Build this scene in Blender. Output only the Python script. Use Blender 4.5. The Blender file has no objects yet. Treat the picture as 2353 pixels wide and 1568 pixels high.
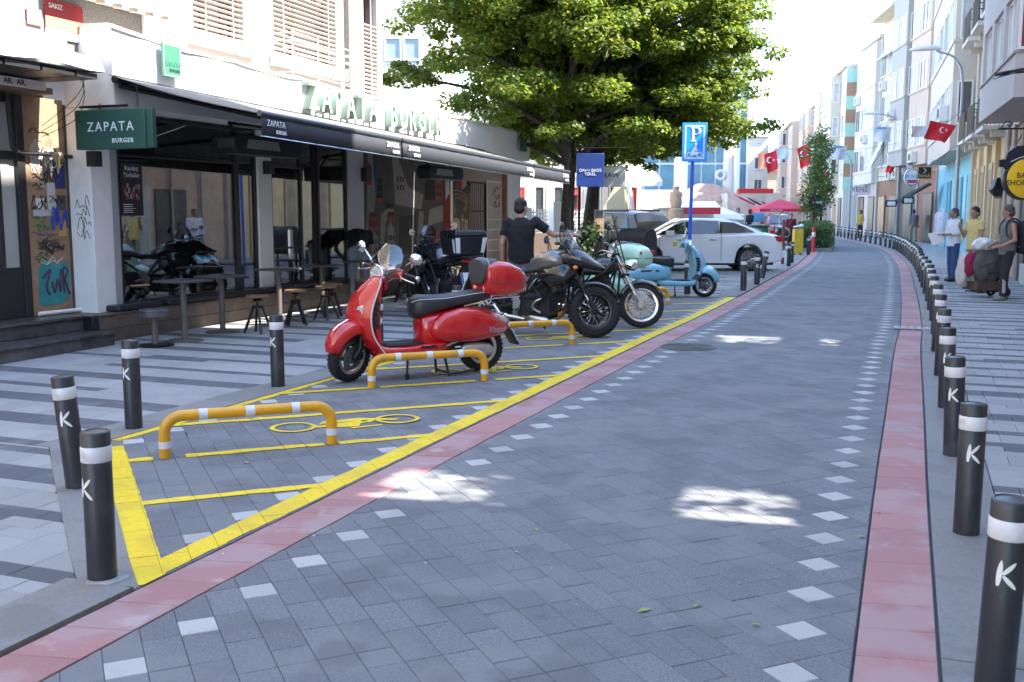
import bpy, bmesh, math, random
import numpy as np
from mathutils import Matrix, Vector, Euler
random.seed(7); rng = np.random.default_rng(7)
PI = math.pi; R = math.radians
C = bpy.context.scene.collection
SC = bpy.context.scene
# ------------------------------------------------------------------ camera, sky, sun, exposure
HC, FPX, HOR = 1.60, 2350.0, 487.0          # eye height; focal length and horizon in a 2353 px wide frame
PITCH = math.atan((784 - HOR) / FPX)
cam = bpy.data.cameras.new('camera'); cam.lens = 36 * FPX / 2353; cam.sensor_width = 36
cam.clip_start = 0.05; cam.clip_end = 1500
cam.dof.use_dof = True; cam.dof.focus_distance = 9.5; cam.dof.aperture_fstop = 7.0
co = bpy.data.objects.new('camera', cam); C.objects.link(co)
co.location = (0, 0, HC); co.rotation_euler = (PI / 2 - PITCH, 0, 0)
SC.camera = co
SUN_EL = R(46); SUN_H = Vector((0.972, -0.235, 0)).normalized()      # horizontal direction towards the sun
w = bpy.data.worlds.new('World'); SC.world = w; w.use_nodes = True
nt = w.node_tree; bg = nt.nodes['Background']
sky = nt.nodes.new('ShaderNodeTexSky'); sky.sky_type = 'NISHITA'; sky.sun_disc = False
sky.sun_elevation = SUN_EL; sky.sun_rotation = math.atan2(SUN_H.x, SUN_H.y)
sky.air_density = 1.0; sky.dust_density = 0.5; sky.ozone_density = 1.25
nt.links.new(sky.outputs[0], bg.inputs[0]); bg.inputs[1].default_value = 0.15
sl = bpy.data.lights.new('sun', 'SUN'); sl.energy = 3.4; sl.angle = R(0.55); sl.color = (1.0, 0.93, 0.82)
so = bpy.data.objects.new('sun', sl); C.objects.link(so)
sd = SUN_H * math.cos(SUN_EL) + Vector((0, 0, math.sin(SUN_EL)))
so.rotation_euler = sd.to_track_quat('Z', 'Y').to_euler(); so.location = (30, 10, 40)
SC.view_settings.view_transform = 'Standard'; SC.view_settings.look = 'None'
SC.view_settings.exposure = 2.78; SC.view_settings.gamma = 1.0; SC.view_settings.use_curve_mapping = False
SC.cycles.use_denoising = True; SC.cycles.max_bounces = 8; SC.cycles.transparent_max_bounces = 12
SC.cycles.sample_clamp_indirect = 6
# ------------------------------------------------------------------ helpers
def G(x, y, z=0.0):
    """ground point (world x, y) seen at a point of the 2353 px wide frame"""
    a = (x - 1176.5) / FPX; b = (784 - y) / FPX; c, s = math.cos(PITCH), math.sin(PITCH)
    r = (a, c + b * s, -s + b * c); t = (z - HC) / r[2]
    return Vector((r[0] * t, r[1] * t, z))
def AtY(x, y, Y):
    """world point seen there, Y metres ahead"""
    a = (x - 1176.5) / FPX; b = (784 - y) / FPX; c, s = math.cos(PITCH), math.sin(PITCH)
    r = (a, c + b * s, -s + b * c); t = Y / r[1]
    return Vector((r[0] * t, Y, HC + r[2] * t))

MATS = {}
def M(name, col, rough=0.6, metal=0.0, var=0.0, scale=20.0, bump=0.0, bscale=None, coat=0.0, rnd=0.0, col2=None,
      spots=None, spec=0.5, speck=0.0, sscale=240):
    """procedural principled material: noise-mottled colour, fine relief, per-piece variation, optional stains"""
    if name in MATS: return MATS[name]
    m = bpy.data.materials.new(name); m.use_nodes = True; n = m.node_tree; L = n.links
    b = n.nodes['Principled BSDF']
    b.inputs['Roughness'].default_value = rough; b.inputs['Metallic'].default_value = metal
    b.inputs['Specular IOR Level'].default_value = spec
    b.inputs['Coat Weight'].default_value = coat; b.inputs['Coat Roughness'].default_value = 0.06
    c1 = (*col, 1)
    b.inputs['Base Color'].default_value = c1
    tc = n.nodes.new('ShaderNodeTexCoord')
    pos = n.nodes.new('ShaderNodeNewGeometry')
    src = tc.outputs['Object']
    if rnd or spots: src = pos.outputs['Position']
    cur = None
    if var or col2:
        nz = n.nodes.new('ShaderNodeTexNoise'); nz.inputs['Scale'].default_value = scale
        nz.inputs['Detail'].default_value = 6; nz.inputs['Roughness'].default_value = 0.62
        L.new(src, nz.inputs['Vector'])
        rmp = n.nodes.new('ShaderNodeValToRGB'); L.new(nz.outputs[0], rmp.inputs[0])
        e = rmp.color_ramp.elements
        e[0].position = 0.3; e[1].position = 0.7
        if col2: e[0].color = c1; e[1].color = (*col2, 1)
        else:
            e[0].color = (*[max(0, x * (1 - var)) for x in col], 1); e[1].color = (*[min(1, x * (1 + var)) for x in col], 1)
        cur = rmp.outputs[0]
    if speck:                                            # salt-and-pepper grit
        nz = n.nodes.new('ShaderNodeTexNoise'); nz.inputs['Scale'].default_value = sscale; nz.inputs['Detail'].default_value = 3; nz.inputs['Roughness'].default_value = .7
        L.new(src, nz.inputs['Vector']); mr = n.nodes.new('ShaderNodeMapRange'); mr.inputs['From Min'].default_value = .36; mr.inputs['From Max'].default_value = .64; mr.inputs['To Min'].default_value = 1 - speck; mr.inputs['To Max'].default_value = 1 + speck
        L.new(nz.outputs[0], mr.inputs[0]); hs = n.nodes.new('ShaderNodeHueSaturation'); L.new(mr.outputs[0], hs.inputs['Value'])
        if cur is None: hs.inputs['Color'].default_value = c1
        else: L.new(cur, hs.inputs['Color'])
        cur = hs.outputs[0]
    if rnd:
        oi = n.nodes.new('ShaderNodeObjectInfo')
        ad = n.nodes.new('ShaderNodeMath'); ad.operation = 'ADD'
        L.new(oi.outputs['Random'], ad.inputs[0]); L.new(pos.outputs['Random Per Island'], ad.inputs[1])
        fr = n.nodes.new('ShaderNodeMath'); fr.operation = 'FRACT'; L.new(ad.outputs[0], fr.inputs[0])
        mr = n.nodes.new('ShaderNodeMapRange'); mr.inputs['To Min'].default_value = 1 - rnd; mr.inputs['To Max'].default_value = 1 + rnd
        L.new(fr.outputs[0], mr.inputs[0])
        hs = n.nodes.new('ShaderNodeHueSaturation'); L.new(mr.outputs[0], hs.inputs['Value'])
        if cur is None: hs.inputs['Color'].default_value = c1
        else: L.new(cur, hs.inputs['Color'])
        cur = hs.outputs[0]
    for (scol, sscale, thr, amt) in (spots or []):
        nz = n.nodes.new('ShaderNodeTexNoise'); nz.inputs['Scale'].default_value = sscale; nz.inputs['Detail'].default_value = 5
        L.new(src, nz.inputs['Vector'])
        mr = n.nodes.new('ShaderNodeMapRange'); mr.inputs['From Min'].default_value = thr; mr.inputs['From Max'].default_value = thr + 0.08
        mr.inputs['To Max'].default_value = amt
        L.new(nz.outputs[0], mr.inputs[0])
        mx = n.nodes.new('ShaderNodeMix'); mx.data_type = 'RGBA'; L.new(mr.outputs[0], mx.inputs[0])
        if cur is None: mx.inputs[6].default_value = c1
        else: L.new(cur, mx.inputs[6])
        mx.inputs[7].default_value = (*scol, 1); cur = mx.outputs[2]
    if cur is not None: L.new(cur, b.inputs['Base Color'])
    if bump:
        nb = n.nodes.new('ShaderNodeTexNoise'); nb.inputs['Scale'].default_value = bscale or scale * 4; nb.inputs['Detail'].default_value = 4
        L.new(src, nb.inputs['Vector'])
        bp = n.nodes.new('ShaderNodeBump'); bp.inputs['Strength'].default_value = bump; bp.inputs['Distance'].default_value = 0.01
        L.new(nb.outputs[0], bp.inputs['Height']); L.new(bp.outputs[0], b.inputs['Normal'])
    MATS[name] = m
    return m
def glass_mat(name, tint=(0.6, 0.65, 0.65), refl=1.0, base=0.04, rough=0.0):
    """thin pane: tinted see-through with a Fresnel mirror"""
    if name in MATS: return MATS[name]
    m = bpy.data.materials.new(name); m.use_nodes = True; n = m.node_tree; L = n.links
    n.nodes.remove(n.nodes['Principled BSDF']); out = n.nodes['Material Output']
    t = n.nodes.new('ShaderNodeBsdfTransparent'); t.inputs[0].default_value = (*tint, 1)
    g = n.nodes.new('ShaderNodeBsdfGlossy'); g.inputs['Roughness'].default_value = rough; g.inputs[0].default_value = (1, 1, 1, 1)
    f = n.nodes.new('ShaderNodeLayerWeight'); f.inputs[0].default_value = 0.35
    mr = n.nodes.new('ShaderNodeMapRange'); mr.inputs['To Min'].default_value = base; mr.inputs['To Max'].default_value = refl
    L.new(f.outputs['Fresnel'], mr.inputs[0])
    mx = n.nodes.new('ShaderNodeMixShader'); L.new(mr.outputs[0], mx.inputs[0]); L.new(t.outputs[0], mx.inputs[1]); L.new(g.outputs[0], mx.inputs[2])
    L.new(mx.outputs[0], out.inputs[0]); MATS[name] = m
    return m
def emit_mat(name, col, s):
    if name in MATS: return MATS[name]
    m = bpy.data.materials.new(name); m.use_nodes = True; b = m.node_tree.nodes['Principled BSDF']
    b.inputs['Base Color'].default_value = (*col, 1); b.inputs['Emission Color'].default_value = (*col, 1); b.inputs['Emission Strength'].default_value = s
    MATS[name] = m
    return m

class MB:
    """mesh builder: collects shapes, build() links them as one object"""
    def __init__(s): s.v = []; s.f = []; s.m = []; s.T = None
    def add(s, vs, fs, m=0):
        o = len(s.v)
        if s.T is not None: vs = [s.T @ Vector(p) for p in vs]
        s.v.extend([tuple(p) for p in vs]); s.f.extend([tuple(i + o for i in f) for f in fs]); s.m.extend([m] * len(fs)); return s
    def box(s, c, d, m=0, rot=None):
        x, y, z = d[0] / 2, d[1] / 2, d[2] / 2
        vs = [Vector(p) for p in ((-x, -y, -z), (x, -y, -z), (x, y, -z), (-x, y, -z), (-x, -y, z), (x, -y, z), (x, y, z), (-x, y, z))]
        if rot is not None: vs = [rot @ p for p in vs]
        c = Vector(c)
        return s.add([p + c for p in vs], [(0, 3, 2, 1), (4, 5, 6, 7), (0, 1, 5, 4), (1, 2, 6, 5), (2, 3, 7, 6), (3, 0, 4, 7)], m)
    def bb(s, a, b, m=0):
        """box from corner a to corner b"""
        return s.box([(a[i] + b[i]) / 2 for i in range(3)], [abs(b[i] - a[i]) for i in range(3)], m)
    def loft(s, rings, m=0, caps=True, closed=True):
        n = len(rings[0]); vs = [p for r in rings for p in r]; fs = []
        k = n if closed else n - 1
        for i in range(len(rings) - 1):
            for j in range(k):
                a = i * n + j; b = i * n + (j + 1) % n
                fs.append((a, b, b + n, a + n))
        if caps and closed:
            fs.append(tuple(range(n - 1, -1, -1))); fs.append(tuple((len(rings) - 1) * n + j for j in range(n)))
        return s.add(vs, fs, m)
    def tube(s, pts, r, n=8, m=0, closed=False, caps=True):
        pts = [Vector(p) for p in pts]; N = len(pts)
        rs = [r] * N if not isinstance(r, (list, tuple)) else list(r)
        tans = []
        for i in range(N):
            a = pts[i - 1] if (i > 0 or closed) else pts[i]; b = pts[(i + 1) % N] if (i < N - 1 or closed) else pts[i]
            t = (b - a); tans.append(t.normalized() if t.length > 1e-9 else Vector((0, 0, 1)))
        up = Vector((0, 0, 1)) if abs(tans[0].z) < 0.9 else Vector((1, 0, 0))
        x = tans[0].cross(up).normalized(); rings = []
        for i in range(N):
            t = tans[i]; x = (x - t * x.dot(t))
            if x.length < 1e-6: x = t.orthogonal()
            x.normalize(); y = t.cross(x)
            rings.append([pts[i] + (x * math.cos(2 * PI * j / n) + y * math.sin(2 * PI * j / n)) * rs[i] for j in range(n)])
        if closed: rings.append(rings[0]); caps = False
        return s.loft(rings, m, caps)
    def cyl(s, p0, p1, r0, r1=None, n=16, m=0, caps=True):
        return s.tube([p0, p1], [r0, r0 if r1 is None else r1], n, m, caps=caps)
    def lathe(s, prof, c=(0, 0, 0), axis='Z', n=24, m=0, caps=False):
        rings = []
        for r, h in prof:
            ring = []
            for j in range(n):
                a = 2 * PI * j / n; x, y = r * math.cos(a), r * math.sin(a)
                p = {'Z': (x, y, h), 'Y': (x, h, -y), 'X': (h, x, y)}[axis]
                ring.append((p[0] + c[0], p[1] + c[1], p[2] + c[2]))
            rings.append(ring)
        return s.loft(rings, m, caps)
    def prism(s, poly, h0, h1, m=0, fn=None):
        """extrude a 2-D outline; fn(u, v, h) gives the 3-D point (default x, z outline extruded along y)"""
        fn = fn or (lambda u, v, h: (u, h, v)); n = len(poly)
        vs = [fn(u, v, h0) for u, v in poly] + [fn(u, v, h1) for u, v in poly]
        fs = [tuple(range(n)), tuple(range(2 * n - 1, n - 1, -1))] + [((i + 1) % n, i, i + n, (i + 1) % n + n) for i in range(n)]
        return s.add(vs, fs, m)
    def sph(s, c, r, n=14, k=9, m=0):
        r = (r, r, r) if not isinstance(r, (tuple, list)) else r
        rings = []
        for i in range(k + 1):
            t = -PI / 2 + PI * i / k; cr = max(math.cos(t), 0.02)
            rings.append([(c[0] + r[0] * cr * math.cos(2 * PI * j / n), c[1] + r[1] * cr * math.sin(2 * PI * j / n), c[2] + r[2] * math.sin(t)) for j in range(n)])
        return s.loft(rings, m, True)
    def torus(s, R0, r, c=(0, 0, 0), axis='Y', n=32, k=10, m=0, sq=1.0):
        rings = []
        for j in range(k + 1):
            a = 2 * PI * j / k; rings.append((R0 + r * math.cos(a), r * sq * math.sin(a)))
        return s.lathe(rings, c, axis, n, m)
    def ell(s, st, n=20, m=0, e=2.4):
        """loft along x of super-ellipse sections (x, zc, half width, half height[, exponent[, yc]])"""
        rings = []
        for q in st:
            x, zc, hw, hh = q[:4]; ex = q[4] if len(q) > 4 else e; yc = q[5] if len(q) > 5 else 0
            ring = []
            for j in range(n):
                a = 2 * PI * j / n; ca, sa = math.cos(a), math.sin(a)
                ring.append((x, yc + hw * math.copysign(abs(ca) ** (2 / ex), ca), zc + hh * math.copysign(abs(sa) ** (2 / ex), sa)))
            rings.append(ring)
        return s.loft(rings, m, True)
    def build(s, name, mat, parent=None, smooth=True, ang=40, bevel=0, seg=2, sub=0, **k):
        me = bpy.data.meshes.new(name); me.from_pydata(s.v, [], s.f)
        for x in (mat if isinstance(mat, (list, tuple)) else [mat]): me.materials.append(x)
        if isinstance(mat, (list, tuple)): me.polygons.foreach_set('material_index', s.m)
        bm = bmesh.new(); bm.from_mesh(me); bmesh.ops.recalc_face_normals(bm, faces=bm.faces); bm.to_mesh(me); bm.free()
        if smooth:
            me.polygons.foreach_set('use_smooth', [True] * len(me.polygons)); me.set_sharp_from_angle(angle=R(ang))
        return link(name, me, parent, bevel=bevel, seg=seg, sub=sub, **k)
def link(name, me, parent=None, loc=None, rot=None, bevel=0, seg=2, sub=0, label=None, cat=None, group=None, kind=None):
    o = bpy.data.objects.new(name, me); C.objects.link(o)
    if parent is not None: o.parent = parent
    if loc is not None: o.location = loc
    if rot is not None: o.rotation_euler = rot
    if bevel:
        b = o.modifiers.new('bevel', 'BEVEL'); b.width = bevel; b.segments = seg; b.limit_method = 'ANGLE'; b.angle_limit = R(35)
    if sub:
        b = o.modifiers.new('subd', 'SUBSURF'); b.levels = sub; b.render_levels = sub
    tag(o, label, cat, group, kind); return o
def tag(o, label=None, cat=None, group=None, kind=None):
    if label: o['label'] = label
    if cat: o['category'] = cat
    if group: o['group'] = group
    if kind: o['kind'] = kind
    return o
def thing(name, label, cat, loc=(0, 0, 0), rz=0.0, group=None, scale=1.0, kind=None):
    o = bpy.data.objects.new(name, None); C.objects.link(o); o.empty_display_size = 0.1
    o.location = loc; o.rotation_euler = (0, 0, rz); o.scale = (scale,) * 3
    return tag(o, label, cat, group, kind)
def kids(o): return [c for c in C.objects if c.parent == o]
KC = {}
def dup(root, loc, rz=None, label=None, group=None, parent=None, _top=True):
    """copy of a thing with copies of its parts and sub-parts"""
    c = root.copy(); C.objects.link(c)
    if _top:
        c.location = loc
        if rz is not None: c.rotation_euler = (c.rotation_euler[0], c.rotation_euler[1], rz)
        if label: c['label'] = label
        if group: c['group'] = group
    else: c.parent = parent
    if root.name not in KC: KC[root.name] = kids(root)
    for ch in KC[root.name]: dup(ch, None, parent=c, _top=False)
    return c
def text_mesh(body, size=1.0, depth=0.01, align='CENTER', space=1.0, shear=0.0, bold=0.0):
    cu = bpy.data.curves.new('lettering', 'FONT'); cu.body = body; cu.size = size; cu.extrude = depth / 2; cu.align_x = align; cu.align_y = 'CENTER'
    cu.space_character = space; cu.shear = shear; cu.offset = bold; cu.resolution_u = 3
    o = bpy.data.objects.new('lettering', cu); C.objects.link(o)
    bpy.context.view_layer.update()
    me = bpy.data.meshes.new_from_object(o.evaluated_get(bpy.context.evaluated_depsgraph_get()))
    bpy.data.objects.remove(o); return me
def frame_rot(xdir, updir=Vector((0, 0, 1))):
    """rotation whose x runs along xdir, y along updir, z out of the face"""
    x = Vector(xdir).normalized(); z = x.cross(Vector(updir)).normalized(); y = z.cross(x)
    return Matrix((x, y, z)).transposed()
def text(name, body, at, xdir, size, mat, parent=None, depth=0.004, up=(0, 0, 1), **k):
    ka = {q: k.pop(q) for q in ('align', 'space', 'shear', 'bold') if q in k}
    me = text_mesh(body, size, depth, **ka); me.name = name
    T = frame_rot(xdir, up).to_4x4(); T.translation = Vector(at); me.transform(T); me.materials.clear(); me.materials.append(mat)
    return link(name, me, parent, **k)
def smoothpath(pts, k=6, closed=False):
    """Catmull-Rom through the points"""
    P = [Vector(p) for p in pts]; out = []; N = len(P); rngN = N if closed else N - 1
    for i in range(rngN):
        p0 = P[i - 1] if (i > 0 or closed) else P[0]; p1 = P[i]; p2 = P[(i + 1) % N]; p3 = P[(i + 2) % N] if (i + 2 < N or closed) else P[-1]
        for j in range(k):
            t = j / k
            out.append(0.5 * ((2 * p1) + (p2 - p0) * t + (2 * p0 - 5 * p1 + 4 * p2 - p3) * t * t + (3 * p1 - p0 - 3 * p2 + p3) * t ** 3))
    if not closed: out.append(P[-1])
    return out
# ------------------------------------------------------------------ shared materials
BLACKP = M('black_plastic', (0.012, 0.013, 0.015), 0.45, var=0.2, scale=8)
RUBBER = M('tyre_rubber', (0.012, 0.012, 0.013), 0.75, var=0.25, scale=25, bump=0.2)
CHROME = M('chrome', (0.75, 0.76, 0.78), 0.09, 1.0)
ALU = M('aluminium', (0.55, 0.56, 0.57), 0.3, 1.0, var=0.1, scale=12)
DARKM = M('dark_metal', (0.02, 0.021, 0.023), 0.35, 0.6, var=0.2)
WHITEP = M('white_paint', (0.8, 0.8, 0.79), 0.5, var=0.04, scale=6)
# ================================================================== GROUND
# right edge of the carriageway as a curve; s runs along it, t to the right of it
RIP = smoothpath([(x, y, 0) for x, y in ((-9.0, -23.2), (-4.72, -12), (1.16, 3.33), (2.16, 5.93), (3.06, 8.23), (4.53, 12), (5.71, 14.95), (8.32, 21.88), (12.35, 33.0), (16.4, 46.0), (19.3, 60), (22.3, 75), (29.5, 110))], 12)
RIP = np.array([(p.x, p.y) for p in RIP])
RIL = np.concatenate([[0], np.cumsum(np.hypot(*np.diff(RIP, axis=0).T))])
S0 = float(np.interp(3.33, RIP[:, 1], RIL)); RIL = RIL - S0          # s = 0 where the picture's bottom edge cuts it
RIT = np.gradient(RIP, axis=0); RIT /= np.linalg.norm(RIT, axis=1)[:, None]
def RP(s, t, z=0.0):
    x = np.interp(s, RIL, RIP[:, 0]); y = np.interp(s, RIL, RIP[:, 1])
    tx = np.interp(s, RIL, RIT[:, 0]); ty = np.interp(s, RIL, RIT[:, 1])
    return Vector((x + ty * t, y - tx * t, z))
def RD(s):
    return math.atan2(np.interp(s, RIL, RIT[:, 1]), np.interp(s, RIL, RIT[:, 0]))
def ST(p):
    i = int(np.argmin((RIP[:, 0] - p[0]) ** 2 + (RIP[:, 1] - p[1]) ** 2)); tx, ty = RIT[i]
    dx, dy = p[0] - RIP[i, 0], p[1] - RIP[i, 1]
    return (RIL[i] + dx * tx + dy * ty, dx * ty - dy * tx)
def clip(poly, region):
    """convex polygon clipped by a convex counter-clockwise region"""
    out = list(poly)
    for i in range(len(region)):
        a, b = region[i], region[(i + 1) % len(region)]; inp, out = out, []
        if not inp: return []
        sd = lambda p: (b[0] - a[0]) * (p[1] - a[1]) - (b[1] - a[1]) * (p[0] - a[0])
        for j in range(len(inp)):
            p, q = inp[j - 1], inp[j]; sp_, sq = sd(p), sd(q)
            if (sp_ >= 0) != (sq >= 0):
                k = sp_ / (sp_ - sq); out.append((p[0] + (q[0] - p[0]) * k, p[1] + (q[1] - p[1]) * k))
            if sq >= 0: out.append(q)
    return out
def area(p): return 0.5 * sum(p[i - 1][0] * p[i][1] - p[i][0] * p[i - 1][1] for i in range(len(p)))
def ccw(p): return p if area(p) > 0 else p[::-1]
def inset(p, d):
    n = len(p); c = (sum(q[0] for q in p) / n, sum(q[1] for q in p) / n); out = []
    for q in p:
        dx, dy = q[0] - c[0], q[1] - c[1]; l = math.hypot(dx, dy) or 1; k = max(0.0, 1 - 1.35 * d / l); out.append((c[0] + dx * k, c[1] + dy * k))
    return out
def slab(mb, poly, z=0.0, th=0.03, ch=0.004, tilt=(0, 0), c=(0, 0)):
    n = len(poly); zz = lambda p: z + tilt[0] * (p[0] - c[0]) + tilt[1] * (p[1] - c[1])
    ins = inset(poly, ch)
    vs = [(p[0], p[1], z - th) for p in poly] + [(p[0], p[1], zz(p) - ch * 0.8) for p in poly] + [(p[0], p[1], zz(p)) for p in ins]
    fs = [tuple(2 * n + i for i in range(n))]
    for i in range(n):
        j = (i + 1) % n; fs += [(i, j, n + j, n + i), (n + i, n + j, 2 * n + j, 2 * n + i)]
    mb.add(vs, fs)
def inview(x, y, z=0):
    dy = y * math.cos(PITCH) - (z - HC) * math.sin(PITCH)
    if dy < 0.5: return False
    u = 1176.5 + FPX * x / dy; v = 784 - FPX * (y * math.sin(PITCH) + (z - HC) * math.cos(PITCH)) / dy
    return -40 < u < 2393 and 0 < v < 1610
def lay(parent, name, polys, mat, gap=0.0024, zj=0.0008, limit=300, z=0.0, ch=0.003, th=0.03, keep=None):
    """paving: nearest pieces in view are objects of their own, the rest one mesh. polys: world outlines"""
    items = []
    for p in polys:
        p = ccw(p)
        if abs(area(p)) < 0.0012: continue
        p = inset(p, gap / 2); cx = sum(q[0] for q in p) / len(p); cy = sum(q[1] for q in p) / len(p)
        items.append((cx * cx + cy * cy if inview(cx, cy) else 1e9, cx, cy, p))
    items.sort(key=lambda q: q[0]); rest = MB(); nobj = 0
    for d, cx, cy, p in items:
        zz = z + random.uniform(-zj, zj); tl = (random.uniform(-.004, .004), random.uniform(-.004, .004))
        if keep is not None: keep.append((p, zz))
        if nobj < limit and d < 1e8:
            mb = MB(); slab(mb, [(q[0] - cx, q[1] - cy) for q in p], 0, th, ch, tl)
            me = bpy.data.meshes.new(name); me.from_pydata(mb.v, [], mb.f); me.materials.append(mat)
            link(name, me, parent, loc=(cx, cy, zz)); nobj += 1
        else: slab(rest, p, zz, th, ch, tl, (cx, cy))
    if rest.v: rest.build(name + '_field', mat, parent, smooth=False, kind='stuff')
    return items
# materials: concrete pavers with grit, stains and chewing-gum spots
PAVE = M('grey_paver', (0.158, 0.166, 0.180), 0.8, var=0.22, scale=70, speck=.55, bump=0.35, bscale=420, rnd=0.12, spots=[((0.20, 0.205, 0.21), 1.1, 0.50, 0.6), ((.11, .115, .125), 2.3, .54, .55), ((.08, .08, .085), .8, .62, .35), ((0.5, 0.5, 0.48), 21, 0.735, 0.7), ((0.04, 0.04, 0.042), 8, 0.70, 0.65), ((.055, .055, .06), 2.0, .66, .5)])
PALE = M('pale_paver', (0.42, 0.42, 0.41), 0.8, speck=.15, var=0.1, scale=260, bump=0.3, bscale=420, rnd=0.09, spots=[((0.3, 0.3, 0.295), 2.3, 0.55, 0.5), ((0.14, 0.13, 0.12), 14, 0.7, 0.5)])
DARKT = M('dark_tile', (0.105, 0.11, 0.125), 0.8, speck=.35, var=0.18, scale=260, bump=0.3, bscale=420, rnd=0.12, spots=[((0.2, 0.2, 0.2), 3, 0.57, 0.5)])
LIGHTT = M('light_tile', (0.31, 0.312, 0.31), 0.8, speck=.22, var=0.12, scale=260, bump=0.3, bscale=420, rnd=0.10, spots=[((0.28, 0.275, 0.265), 1.6, 0.53, 0.5), ((0.16, 0.15, 0.14), 16, 0.71, 0.5)])
REDS = M('red_slab', (0.36, 0.185, 0.18), 0.8, speck=.14, var=0.12, scale=160, bump=0.25, bscale=300, rnd=0.09, spots=[((0.38, 0.27, 0.275), 1.9, 0.48, 0.7), ((0.46, 0.38, 0.37), 4.5, 0.62, 0.6), ((0.5, 0.42, 0.4), 17, 0.70, 0.6), ((0.1, 0.06, 0.06), 11, 0.73, 0.6)])
KERB = M('kerb_grey', (0.205, 0.205, 0.2), 0.75, var=0.15, scale=60, bump=0.25, bscale=250, rnd=0.07, spots=[((0.14, 0.14, 0.14), 2.2, 0.55, 0.5), ((0.4, 0.4, 0.38), 19, 0.73, 0.5)])
JOINT = M('joint_sand', (0.11, 0.112, 0.118), 0.95, var=0.3, scale=60)
GROUND = M('plaza_ground', (0.30, 0.295, 0.28), 0.85, var=0.12, scale=1.5, bump=0.15, bscale=60)
YELL = M('yellow_road_paint', (0.80, 0.58, 0.012), 0.6, var=0.1, scale=30, bump=0.25, bscale=300, spots=[((0.40, 0.36, 0.22), 11, 0.63, 0.65), ((0.66, 0.46, 0.02), 2.5, 0.52, 0.7), ((.2, .19, .16), 26, .70, .6)])
g = MB(); g.add([(-400, -150, -0.05), (400, -150, -0.05), (400, 700, -0.05), (-400, 700, -0.05)], [(0, 1, 2, 3)]); g.build('ground', GROUND, kind='structure')
def strip(name, s0, s1, t0, t1, z, mat, n=60, kind='structure'):
    mb = MB(); vs = []
    for i in range(n + 1):
        s = s0 + (s1 - s0) * i / n; vs += [RP(s, t0, z), RP(s, t1, z)]
    mb.add(vs, [(2 * i, 2 * i + 1, 2 * i + 3, 2 * i + 2) for i in range(n)])
    return mb.build(name, mat, kind=kind)
TL, TR = -2.60, 0.0                        # carriageway
road = strip('road', -14, 105, TL, TR, -0.014, JOINT, 90)
def cell(i, j0, j1):
    """lattice piece at 45 degrees to the kerb: half diagonal 0.1 m"""
    q = lambda a, b: ((a + b) * .1, (a - b) * .1)
    return [q(i - .5, j0 - .5), q(i + .5, j0 - .5), q(i + .5, j1 + .5), q(i - .5, j1 + .5)]
def lattice(s0, s1, t0, t1, region, whites):
    dark, pale = [], []
    isw = lambda i, j: (i - j) in whites and (i + j) % 4 == whites[i - j]
    imin, imax = int(((s0 / .1) + (t0 / .1)) / 2) - 2, int(((s1 / .1) + (t1 / .1)) / 2) + 2
    for i in range(imin, imax + 1):
        jlo = max(int(s0 / .1) - i, i - int(t1 / .1)) - 2; jhi = min(int(s1 / .1) - i, i - int(t0 / .1)) + 2
        j = jlo + (i % 2)
        while j <= jhi:
            L = 1
            if not isw(i, j) and not isw(i, j + 1) and random.random() < 0.85: L = 2
            poly = clip(ccw(cell(i, j, j + L - 1)), region)
            if len(poly) > 2:
                (pale if isw(i, j) else dark).append([tuple(RP(a, b)[:2]) for a, b in poly])
            j += L
    return dark, pale
SFAR = 27.0
d_, p_ = lattice(-1.6, SFAR, TL, TR, [(-1.6, TL + .004), (SFAR, TL + .004), (SFAR, TR - .004), (-1.6, TR - .004)][::1], {-2: 0, -24: 0})
lay(road, 'paver', d_, PAVE); lay(road, 'pale_paver', p_, PALE, zj=0.0016)
# beyond, where the joints can no longer be told apart
far = strip('road_surface', SFAR + .02, 105, TL, TR, -0.001, PAVE, 60, None); far.parent = road; far['kind'] = 'stuff'
nb = strip('road_surface', -14, -1.62, TL, TR, -0.001, PAVE, 8, None); nb.parent = road; nb['kind'] = 'stuff'
fw = MB()
for k in range(int(SFAR / .4), 190):
    for t in (-.2, -2.4):
        s = k * .4 + .2; fw.add([RP(s - .1, t, .003), RP(s, t + .1, .003), RP(s + .1, t, .003), RP(s, t - .1, .003)], [(0, 1, 2, 3)])
fw.build('pale_paver_field', PALE, road, smooth=False, kind='stuff')
def row_of_slabs(name, s0, s1, t0, t1, step, mat, pname, z=0.0, limit=300, gap=.005, jag=0.0):
    base = strip(name, s0, s1, t0, t1, z - 0.016, JOINT, int((s1 - s0)))
    ps = []; s = s0
    while s < s1:
        e = min(s + step, s1); j = jag * .2
        ps.append([tuple(RP(s + j, t0)[:2]), tuple(RP(e + j, t0)[:2]), tuple(RP(e - j, t1)[:2]), tuple(RP(s - j, t1)[:2])]); s = e
    lay(base, pname, ps, mat, z=z, gap=gap, limit=limit); return base
row_of_slabs('red_channel', -6, 62, TR + .004, .285, .272, REDS, 'red_slab', z=0.0005, limit=220, jag=-.12)
row_of_slabs('red_channel', -6, 50, -2.885, TL - .003, .272, REDS, 'red_slab', z=0.0005, limit=200, jag=-.15)
row_of_slabs('kerb', -6, 62, .295, .64, .9, KERB, 'kerb_slab', z=0.010)
sA = ST((-1.57, 4.2))[0]; tBk = -5.06
KL = [(-1.86, 4.22), (-2.02, 4.53), (-2.42, 5.33), (-2.82, 6.13), (-3.17, 6.86)]; KR = [(-1.60, 4.22), (-1.78, 4.59), (-2.11, 5.31), (-2.44, 6.03), (-2.86, 7.03)]
kA, kB = ST(KL[0]), ST(KL[-1]); sB = kB[0] + .1
sE = ST((4.3, 19.2))[0]
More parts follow.
